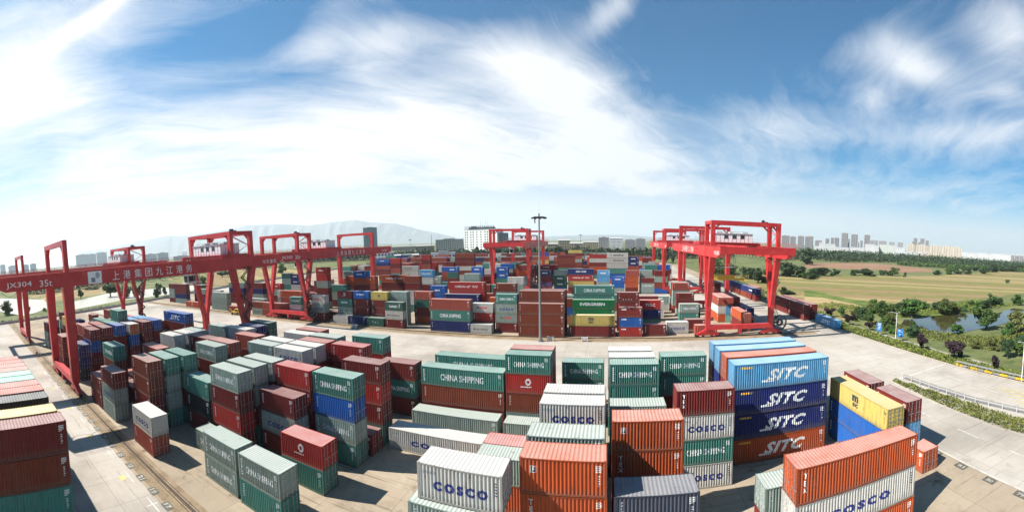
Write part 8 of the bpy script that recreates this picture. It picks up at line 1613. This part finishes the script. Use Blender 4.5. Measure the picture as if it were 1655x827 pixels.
strip_leaves('tree_belt', [(230, 560, 18), (380, 700, 30), (560, 780, 30), (800, 700, 40), (1000, 560, 40)], 16000, 8, 20, 1.7, M_dleaf, 'tall line of dark trees along the foot of the city', 7)
strip_leaves('tree_belt', [(430, 500, 14), (520, 450, 20), (640, 430, 26), (760, 400, 30)], 12000, 3, 9, 1.2, M_leaf, 'lighter green scrub belt behind the ploughed field', 8)
strip_leaves('tree_belt', [(110, 420, 14), (90, 330, 12), (84, 290, 8)], 6000, 4, 12, .9, M_leaf, 'green trees behind the right cranes at the end of the yard', 9)
strip_leaves('tree_belt', [(-560, 520, 25), (-430, 560, 25), (-300, 570, 25), (-180, 560, 20), (60, 560, 20), (180, 600, 20)], 20000, 6, 17, 1.5, M_dleaf, 'dark tree belt behind the yard between the low buildings', 10)
strip_leaves('hedge', [(-199, -30, 1.2), (-199.5, 13, 1.2), (-207, 40, 1.2), (-220, 90, 1.2), (-234, 127, 1.2), (-262, 230, 1.4)], 9000, .8, 1.9, .35, M_dleaf, 'dark clipped hedge along the left yard boundary', 11)
strip_leaves('tree_belt', [(-420, 60, 20), (-470, 180, 25), (-520, 330, 30), (-480, 430, 30)], 12000, 5, 14, 1.4, M_leaf, 'far green trees across the water on the left', 12)

# ------------------------------------------------------------------ walls, barriers, lamps and signs
b = MB()
for (x0, y0), (x1, y1) in zip(LEFT, LEFT[1:]): b.bar((x0-.6, y0, .45), (x1-.6, y1, .45), .3, 1.5)
tag(b.build('boundary_wall', simple('wall_render', (.42, .40, .36), .9)), 'long pale boundary wall behind the hedge along the left yard edge', 'wall')
b = MB(); post = MB(); pts = [(53.5, 58.6), (54.2, 50), (55.1, 42.6), (57.1, 33), (60.0, 20), (63.5, 0), (66, -20)]
gr = thing('guard_rail', 'grey two-rail guard rail with posts along the road island on the right', 'guard rail', (pts[0][0], pts[0][1], 0))
def loc(p): return (p[0]-pts[0][0], p[1]-pts[0][1])
for (x0, y0), (x1, y1) in zip(pts, pts[1:]):
    a, c = loc((x0, y0)), loc((x1, y1))
    for z in (.55, .95): b.bar((a[0], a[1], z), (c[0], c[1], z), .08, .16)
b.build('rail', M_steel, gr)
for k in range(24):
    t = k/23*(len(pts)-1.001); i = int(t); f = t-i; x = pts[i][0]+(pts[i+1][0]-pts[i][0])*f; y = pts[i][1]+(pts[i+1][1]-pts[i][1])*f; a = loc((x, y))
    p = MB(); p.box(a[0]-.06, a[0]+.06, a[1]-.06, a[1]+.06, 0, 1.05); p.build('post', M_grey, gr)
b = MB(); kp = [(50.6, 58.8), (49.9, 45), (49.8, 34), (50.6, 28), (53, 8), (55, -20)]
for (x0, y0), (x1, y1) in zip(kp, kp[1:]): b.bar((x0, y0, .06), (x1, y1, .06), .2, .16)
struct(b.build('kerb', M_road))
b = MB(); 
for (x0, y0), (x1, y1) in zip(EDGE, EDGE[1:-1]): b.bar((x0+.1, y0, .06), (x1+.1, y1, .06), .22, .18)
struct(b.build('kerb', M_road))
# striped crash barrier at the right
M_roofg = simple('weathered_concrete', (.24, .215, .18), .9)
br = thing('crash_barrier', 'low crash barrier with yellow and grey blocks on the right road edge', 'barrier', (70.6, 59.7, 0))
d = Vector((2.2, -16.7, 0)).normalized()
for k in range(20):
    p = d*(k*1.9); q = d*(k*1.9+1.86); w = MB(); w.bar((p.x, p.y, .2), (q.x, q.y, .2), .3, .4)
    w.build('block', M_yellow if k % 2 == 0 else M_roofg, br)
w = MB(); p = d*38; w.bar((.25, 0, .85), (p.x+.25, p.y, .85), .12, .35)
for k in range(10): q = d*(k*4); w.box(q.x+.2, q.x+.3, q.y-.05, q.y+.05, .1, .8)
w.build('rail', M_steel, br)
def street_lamp(x, y, h, label, arm=-1):
    t = thing('street_lamp', label, 'street lamp', (x, y, -.1)); b = MB()
    b.cyl((0, 0, 0), (0, 0, h), .09, .06, 8); b.build('pole', M_white, t)
    a = MB(); a.cyl((0, 0, h-.1), (arm*1.4, .2, h+.25), .045, .04, 6); a.cyl((0, 0, h-.1), (-arm*.8, -.1, h+.1), .04, .035, 6); a.build('arm', M_white, t)
    hd = MB(); hd.box(min(arm*1.2, arm*2.0), max(arm*1.2, arm*2.0), .1, .35, h+.2, h+.32); hd.box(min(-arm*.6, -arm*1.1), max(-arm*.6, -arm*1.1), -.22, .02, h+.06, h+.16); hd.build('lamp_head', M_grey, t)
    bx = MB(); bx.box(-.3, .3, -.32, -.12, h*.42, h*.42+.6); bx.build('notice_box', simple('faded_red', (.5, .25, .18), .6), t)
    return t
street_lamp(72.9, 84, 8.1, 'white street lamp on the right verge between two blue signs')
street_lamp(72.5, 43.1, 8.1, 'white street lamp on the verge at the far right edge')
def road_sign(x, y, h, w, label, rows):
    t = thing('road_sign', label, 'road sign', (x, y, -.1), R(-38)); b = MB()
    b.box(-w/2, w/2, -.04, .04, h*.32, h); b.build('panel', M_blue, t)
    for s in (-1, 1):
        q = MB(); q.cyl((s*w*.36, .06, 0), (s*w*.36, .06, h*.95), .05, .05, 6); q.build('post', M_steel, t)
    q = MB()
    for k, (a, c, e, f) in enumerate(rows): q.box(a*w, c*w, -.055, -.043, h*(.32+.68*e), h*(.32+.68*f))
    q.build('lettering', LET['w'], t)
road_sign(74.6, 93.6, 3.6, 1.5, 'tall blue road sign with white rows left of the street lamp', [(-.3, .3, .84, .91), (-.3, .3, .66, .72), (-.1, .25, .45, .53), (-.3, .15, .25, .32)])
road_sign(75.3, 84.9, 3.3, 1.7, 'blue road sign with white symbols right of the street lamp', [(-.3, .05, .76, .86), (-.1, .3, .62, .67), (-.1, .12, .24, .38)])
M_mast = simple('mast_grey', (.20, .205, .21), .5, .3)
def mast(x, y, h, label, r=.32):
    t = thing('light_mast', label, 'light mast', (x, y, 0)); b = MB()
    b.cyl((0, 0, 0), (0, 0, h), r, r*.45, 12); b.cyl((0, 0, 0), (0, 0, .5), r*1.9, r*1.9, 10); b.build('pole', M_mast, t)
    c = MB(); c.ring((0, 0, h-.5), (0, 0, 1), 1.05, 1.18, .12, 16)
    for k in range(8): a = k*math.pi/4; c.bar((0, 0, h-.3), (1.12*math.cos(a), 1.12*math.sin(a), h-.5), .07, .07)
    c.cyl((0, 0, h-.1), (0, 0, h+.5), r*.5, r*.3, 8); c.build('head_frame', M_dark, t)
    for k in range(8):
        a = k*math.pi/4; L_ = MB(); p = Vector((1.45*math.cos(a), 1.45*math.sin(a), h-.55)); L_.bar(p-Vector((math.cos(a), math.sin(a), -.3))*.38, p+Vector((math.cos(a), math.sin(a), -.3))*.42, .62, .34); L_.build('floodlight', M_dark, t)
    k_ = MB(); k_.cyl((0, 0, h+.5), (0, 0, h+2.6), .03, .01, 5); k_.build('lightning_rod', M_steel, t)
    w = MB(); w.cyl((-1.0, -.3, h-1.9), (-1.0, -.3, h-.6), .12, .16, 8); w.build('siren', M_dark, t)
    return t
mast(-17.0, 99.3, 31.0, 'tall grey floodlight mast standing on the middle road, nearest and largest', .36)
mast(-217, 412, 29, 'distant floodlight mast left of the white office block')
mast(-29.7, 432, 30, 'distant floodlight mast behind the centre of the yard')
mast(-275, 174, 26.5, 'distant floodlight mast seen inside the left crane hoop')
def junction(x, y, label):
    t = thing('cable_junction', label, 'cable box', (x, y, 0)); b = MB(); b.box(-.5, .5, -.3, .3, .35, 1.05); b.build('cabinet', M_grey, t)
    for s in (-1, 1):
        q = MB(); q.box(s*.7-.06, s*.7+.06, -.35, .35, 0, 1.15); q.build('guard_post', M_white, t)
junction(-5.9, 100.2, 'small grey cable box with guard posts by the crane rail right of the mast')
junction(-14.6, 100.2, 'small grey cable box with guard posts beside the foot of the light mast')
junction(-74.0, 101.0, 'small grey cable box with guard posts before the navy container on the left')
t = thing('rail_bollard', 'small concrete bollard on the left road beside the near crane rail', 'bollard', (-118, 18.0, 0)); b = MB(); b.cyl((0, 0, 0), (0, 0, 1.3), .35, .28, 10); b.build('post', M_dirt, t); b = MB(); b.box(-.45, .45, -.45, .45, 0, .35); b.build('base', M_grey, t)
# machine parked by the rail left of centre
t = thing('rail_tractor', 'small rusty yellow maintenance machine parked by the far rail on the left', 'machine', (-133, 101.0, 0), 0.2); b = MB()
b.box(-2.2, 2.2, -.8, .8, .7, 1.3); b.box(-.3, 1.6, -.7, .7, 1.3, 2.4); b.build('body', M_yellow, t)
b = MB(); b.box(.0, 1.3, -.73, -.705, 1.6, 2.2); b.build('window', M_glass, t)
b = MB(); b.bar((-2, 0, 1.3), (-3.2, 0, 2.6), .25, .25); b.bar((-3.2, 0, 2.6), (-4.2, 0, 1.2), .2, .2); b.build('boom', M_yellow, t)
for sx in (-1.4, 1.4):
    for sy in (-.85, .85): b = MB(); b.cyl((sx, sy-.15, .55), (sx, sy+.15, .55), .55, n=12); b.build('wheel', M_dark, t)

# ------------------------------------------------------------------ buildings behind the yard
def facade(name, wall, glass, fw, fh, ww, wh, balcony=None):
    mt, G, bs = new_mat(name)
    t = G.n('ShaderNodeTexCoord').outputs['Object']; xyz = G.sep(t)
    nrm = G.n('ShaderNodeNewGeometry'); 
    hx = G.m('ADD', xyz[0], xyz[1])
    fx_ = G.m('FRACT', G.m('DIVIDE', hx, fw)); fz = G.m('FRACT', G.m('DIVIDE', xyz[2], fh))
    win = G.m('MULTIPLY', G.m('MULTIPLY', G.m('GREATER_THAN', fx_, .5-ww/2), G.m('LESS_THAN', fx_, .5+ww/2)), G.m('MULTIPLY', G.m('GREATER_THAN', fz, .3), G.m('LESS_THAN', fz, .3+wh)))
    var = G.noise(t, .05, 3, .5)
    c = G.mix(G.ramp(var, .3, .7), tuple(x*.9 for x in wall), wall)
    if balcony:
        wide = G.m('FRACT', G.m('DIVIDE', hx, fw*3)); c = G.mix(G.m('LESS_THAN', wide, .34), c, balcony)
    c = G.mix(win, c, glass)
    G.put(bs.inputs['Base Color'], c); bs.inputs['Roughness'].default_value = .6
    return mt
FM = {'t': facade('tower_facade', (.20, .18, .175), (.06, .065, .08), 4.2, 3.0, .5, .5, (.16, .15, .17)), 's': facade('slab_facade', (.24, .235, .24), (.08, .08, .10), 3.6, 3.0, .5, .5),
      'b': facade('beige_facade', (.50, .42, .34), (.12, .11, .11), 4.0, 3.0, .45, .5, (.30, .25, .20)), 'w': facade('shed_wall', (.42, .42, .42), (.25, .26, .28), 9.0, 6.0, .5, .3),
      'g': facade('green_grey_wall', (.42, .44, .40), (.2, .22, .22), 6.0, 4.0, .5, .4), 'o': facade('ochre_wall', (.30, .25, .17), (.05, .05, .05), 3.6, 4.0, .55, .55),
      'd': facade('dark_wall', (.20, .20, .21), (.06, .06, .07), 3.0, 3.5, .5, .5), 'r': facade('grey_office_wall', (.40, .40, .38), (.06, .07, .08), 4.0, 3.6, .6, .5),
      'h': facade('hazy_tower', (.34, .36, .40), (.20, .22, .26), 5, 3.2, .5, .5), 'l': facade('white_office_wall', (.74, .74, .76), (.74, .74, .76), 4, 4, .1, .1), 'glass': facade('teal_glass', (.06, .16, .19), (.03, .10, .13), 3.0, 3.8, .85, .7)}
M_roofd = simple('flat_roof', (.33, .32, .31), .9)
KIND = {'t': ('tower_block', 'tall brown grey apartment tower in the right distance', 'apartment tower'), 's': ('apartment_slab', 'long grey apartment slab in the right distance', 'apartment block'), 'b': ('apartment_block', 'beige apartment block with striped balconies on the right horizon', 'apartment block'),
        'w': ('warehouse', 'long low white warehouse', 'warehouse'), 'g': ('factory', 'pale green grey factory hall before the far towers', 'factory'), 'o': ('warehouse', 'low ochre warehouse behind the yard trees', 'warehouse'),
        'd': ('office_building', 'dark grey building behind the yard trees', 'office building'), 'r': ('office_building', 'grey office building with window rows left of the white block', 'office building'), 'h': ('tower_block', 'pale hazy high-rise on the left horizon', 'high-rise'), 'l': ('low_office', 'low white office with dark windows behind the stacks', 'office'), 'glass': ('glass_tower', 'blue green glass tower behind the left-centre crane', 'tower')}
cnt = {}
blist = sorted(GEO['bld'], key=lambda q: math.atan2(q[0], q[1]))
tot = {}
for q in blist: tot[KIND[q[5]][1]] = tot.get(KIND[q[5]][1], 0)+1
def building(q):
    x, y, rz, w, h, k = q
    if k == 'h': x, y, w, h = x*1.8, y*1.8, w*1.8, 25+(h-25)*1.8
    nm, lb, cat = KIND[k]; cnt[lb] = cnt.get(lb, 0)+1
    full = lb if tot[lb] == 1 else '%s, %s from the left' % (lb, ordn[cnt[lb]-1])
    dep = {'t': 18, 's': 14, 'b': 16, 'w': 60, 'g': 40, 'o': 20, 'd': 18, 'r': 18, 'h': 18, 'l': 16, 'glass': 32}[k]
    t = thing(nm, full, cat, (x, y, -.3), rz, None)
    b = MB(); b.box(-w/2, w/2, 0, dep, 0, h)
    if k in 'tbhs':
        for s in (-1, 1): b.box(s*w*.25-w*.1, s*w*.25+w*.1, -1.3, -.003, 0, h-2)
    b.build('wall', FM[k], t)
    r = MB()
    if k in ('w', 'o', 'g'):
        r.hexa([(-w/2-.4, -.4, h+.003), (w/2+.4, -.4, h+.003), (w/2+.4, dep+.4, h+.003), (-w/2-.4, dep+.4, h+.003), (-w/2-.4, dep*.45, h+2.2), (w/2+.4, dep*.45, h+2.2), (w/2+.4, dep*.55, h+2.2), (-w/2-.4, dep*.55, h+2.2)])
        r.build('roof', M_grey if k == 'w' else M_roofd, t)
    else:
        r.box(-w/2-.2, w/2+.2, -.2, dep+.2, h+.003, h+.7)
        r.box(-w*.22, w*.2, dep*.3, dep*.7, h+.7, h+(5 if k in 'tbhs' else 2.5))
        if k in 't': r.box(-w*.42, -w*.3, dep*.3, dep*.7, h+.7, h+3)
        r.build('roof', M_roofd if k != 'glass' else FM['glass'], t)
    if k == 'l':
        nfl = max(2, int(h/4)); nw = max(4, int(w/3.2)); wm = MB(); wm.box(-.85, .85, -.05, -.004, 0, 1.7); me = wm.mesh('window'); me.materials.append(M_glass)
        for f in range(nfl):
            for i in range(nw):
                o = link('window', me, t); o.location = (-w/2+(i+.5)*w/nw, 0, 1.4+f*h/nfl)
for q in blist: building(q)
# the white ten storey office block
t = thing('office_block', 'ten storey white office block with rooftop letters and aerials in the centre background', 'office block', (-243, 660, 0), -0.22)
b = MB(); W_, H_, DP = 64, 43, 22; b.box(0, W_, 0, DP, 0, H_); b.build('wall', simple('white_render', (.76, .75, .72), .7, 0, .05, .1), t)
b = MB(); b.box(W_*.93, W_*1.12, 6, DP+4, 0, 37); b.build('side_wing', FM['d'], t)
b = MB(); b.box(-.5, W_+.5, -.5, DP+.5, H_+.003, H_+.8); b.box(0, 14, 2, DP-2, H_+.8, H_+6.5); b.build('roof', M_grey, t)
b = MB(); b.box(9, W_-3, .8, 1.2, H_+.8, H_+3.4)
for k in range(20): x = 10+k*2.5; b.box(x, x+.15, 1.2, 3.0, H_+.8, H_+5)
b.build('sign_frame', M_dark, t)
b = MB(); r = random.Random(3)
for k in range(11): 
    x = 14+k*4.2
    for j in range(4): b.box(x+r.uniform(0, .4), x+r.uniform(1.8, 2.8), .5, .75, H_+3.6+j*.8, H_+3.95+j*.8)
    b.box(x+1.1, x+1.5, .5, .75, H_+3.6, H_+6.6)
b.build('rooftop_letters', M_dark, t)
wm = MB(); wm.box(-1.0, 1.0, -.06, -.004, 0, 1.9); me = wm.mesh('window'); me.materials.append(M_glass)
for f in range(9):
    for xw in (2.6, 6.6, 13.5, 18.2, 25.5, 33.5, 41.5, 46, 53, 57):
        o = link('window', me, t); o.location = (xw, 0, 5.2+f*4.1); o.scale = (1.25, 1, 1.1)
for k, (xw, hh) in enumerate(((27, 16), (30, 13), (37, 17), (41, 14))):
    b = MB(); z0 = H_+.8
    for a in (-.35, .35): b.bar((xw+a, 10, z0), (xw, 10, z0+hh), .16, .16)
    for j in range(5): b.box(xw-.5, xw+.5, 9.9, 10.1, z0+hh*(.4+.12*j), z0+hh*(.4+.12*j)+.15)
    b.build('aerial', M_grey, t)
# thin lattice aerials on the horizon
for i, (u, d, h, lb) in enumerate(((-.433, 900, 42, 'thin lattice radio mast left of the white office block'), (-1.02, 700, 30, 'thin lattice radio mast seen above the left crane girder'), (.245, 620, 34, 'thin lattice mast behind the right crane hoops'), (.93, 1500, 40, 'thin lattice mast on the right horizon'))):
    t = thing('radio_mast', lb, 'radio mast', (d*math.sin(u), d*math.cos(u), 0)); b = MB()
    for s in (-1, 1):
        for q in (-1, 1): b.bar((s*1.1, q*1.1, 0), (s*.15, q*.15, h), .14, .14)
    b.build('legs', M_dark, t); b = MB()
    for j in range(12):
        z = h*j/12; w_ = 1.1-.95*j/12; b.bar((-w_, -w_, z), (w_, -w_, z+h/12), .08, .08); b.bar((w_, w_, z), (-w_, w_, z+h/12), .08, .08)
    b.build('bracing', M_steel, t)
# distant mountains
def ridge(name, pts, d, jit, seed):
    r = random.Random(seed); b = MB(); fine = []
    for (a0, e0), (a1, e1) in zip(pts, pts[1:]):
        n = max(2, int((a1-a0)/.012))
        for k in range(n): t_ = k/n; fine.append((a0+(a1-a0)*t_, e0+(e1-e0)*t_+r.uniform(-jit, jit)))
    fine.append(pts[-1]); rows = []
    for back, hf in ((-3100, -.02), (-1800, .34), (-850, .72), (0, 1.0), (1400, .7), (3100, -.02)):
        row = []
        for a, e in fine: dd = d+back; h = max(-2, d*e*hf*(1+r.uniform(-.09, .09)*(0 if hf == 1 else 1))); row.append((dd*math.sin(a), dd*math.cos(a), h))
        rows.append(row)
    for p, q in zip(rows, rows[1:]):
        for i in range(len(fine)-1): b.quad(p[i], p[i+1], q[i+1], q[i])
    return struct(b.build(name, ground_mat('haze_paled_hills', [(.13, .145, .14), (.145, .16, .15), (.16, .175, .165)], .0006)))  # woodland colour paled and greyed so the base carries part of the haze
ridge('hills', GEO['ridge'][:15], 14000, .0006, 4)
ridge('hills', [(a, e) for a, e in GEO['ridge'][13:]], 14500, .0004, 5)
# ------------------------------------------------------------------ the summer haze
mt = bpy.data.materials.new('haze'); mt.use_nodes = True; n = mt.node_tree; n.nodes.clear()
pv = n.nodes.new('ShaderNodeVolumePrincipled'); pv.inputs['Color'].default_value = (.80, .89, .98, 1); pv.inputs['Density'].default_value = 7e-05; pv.inputs['Anisotropy'].default_value = .2
ou = n.nodes.new('ShaderNodeOutputMaterial'); n.links.new(pv.outputs[0], ou.inputs['Volume'])
b = MB(); b.box(-28000, 28000, -11000, 28000, -3.5, 960); o = b.build('haze', mt); struct(o, 'stuff'); tag(o, 'pale summer haze over the yard and the far hills', 'haze')
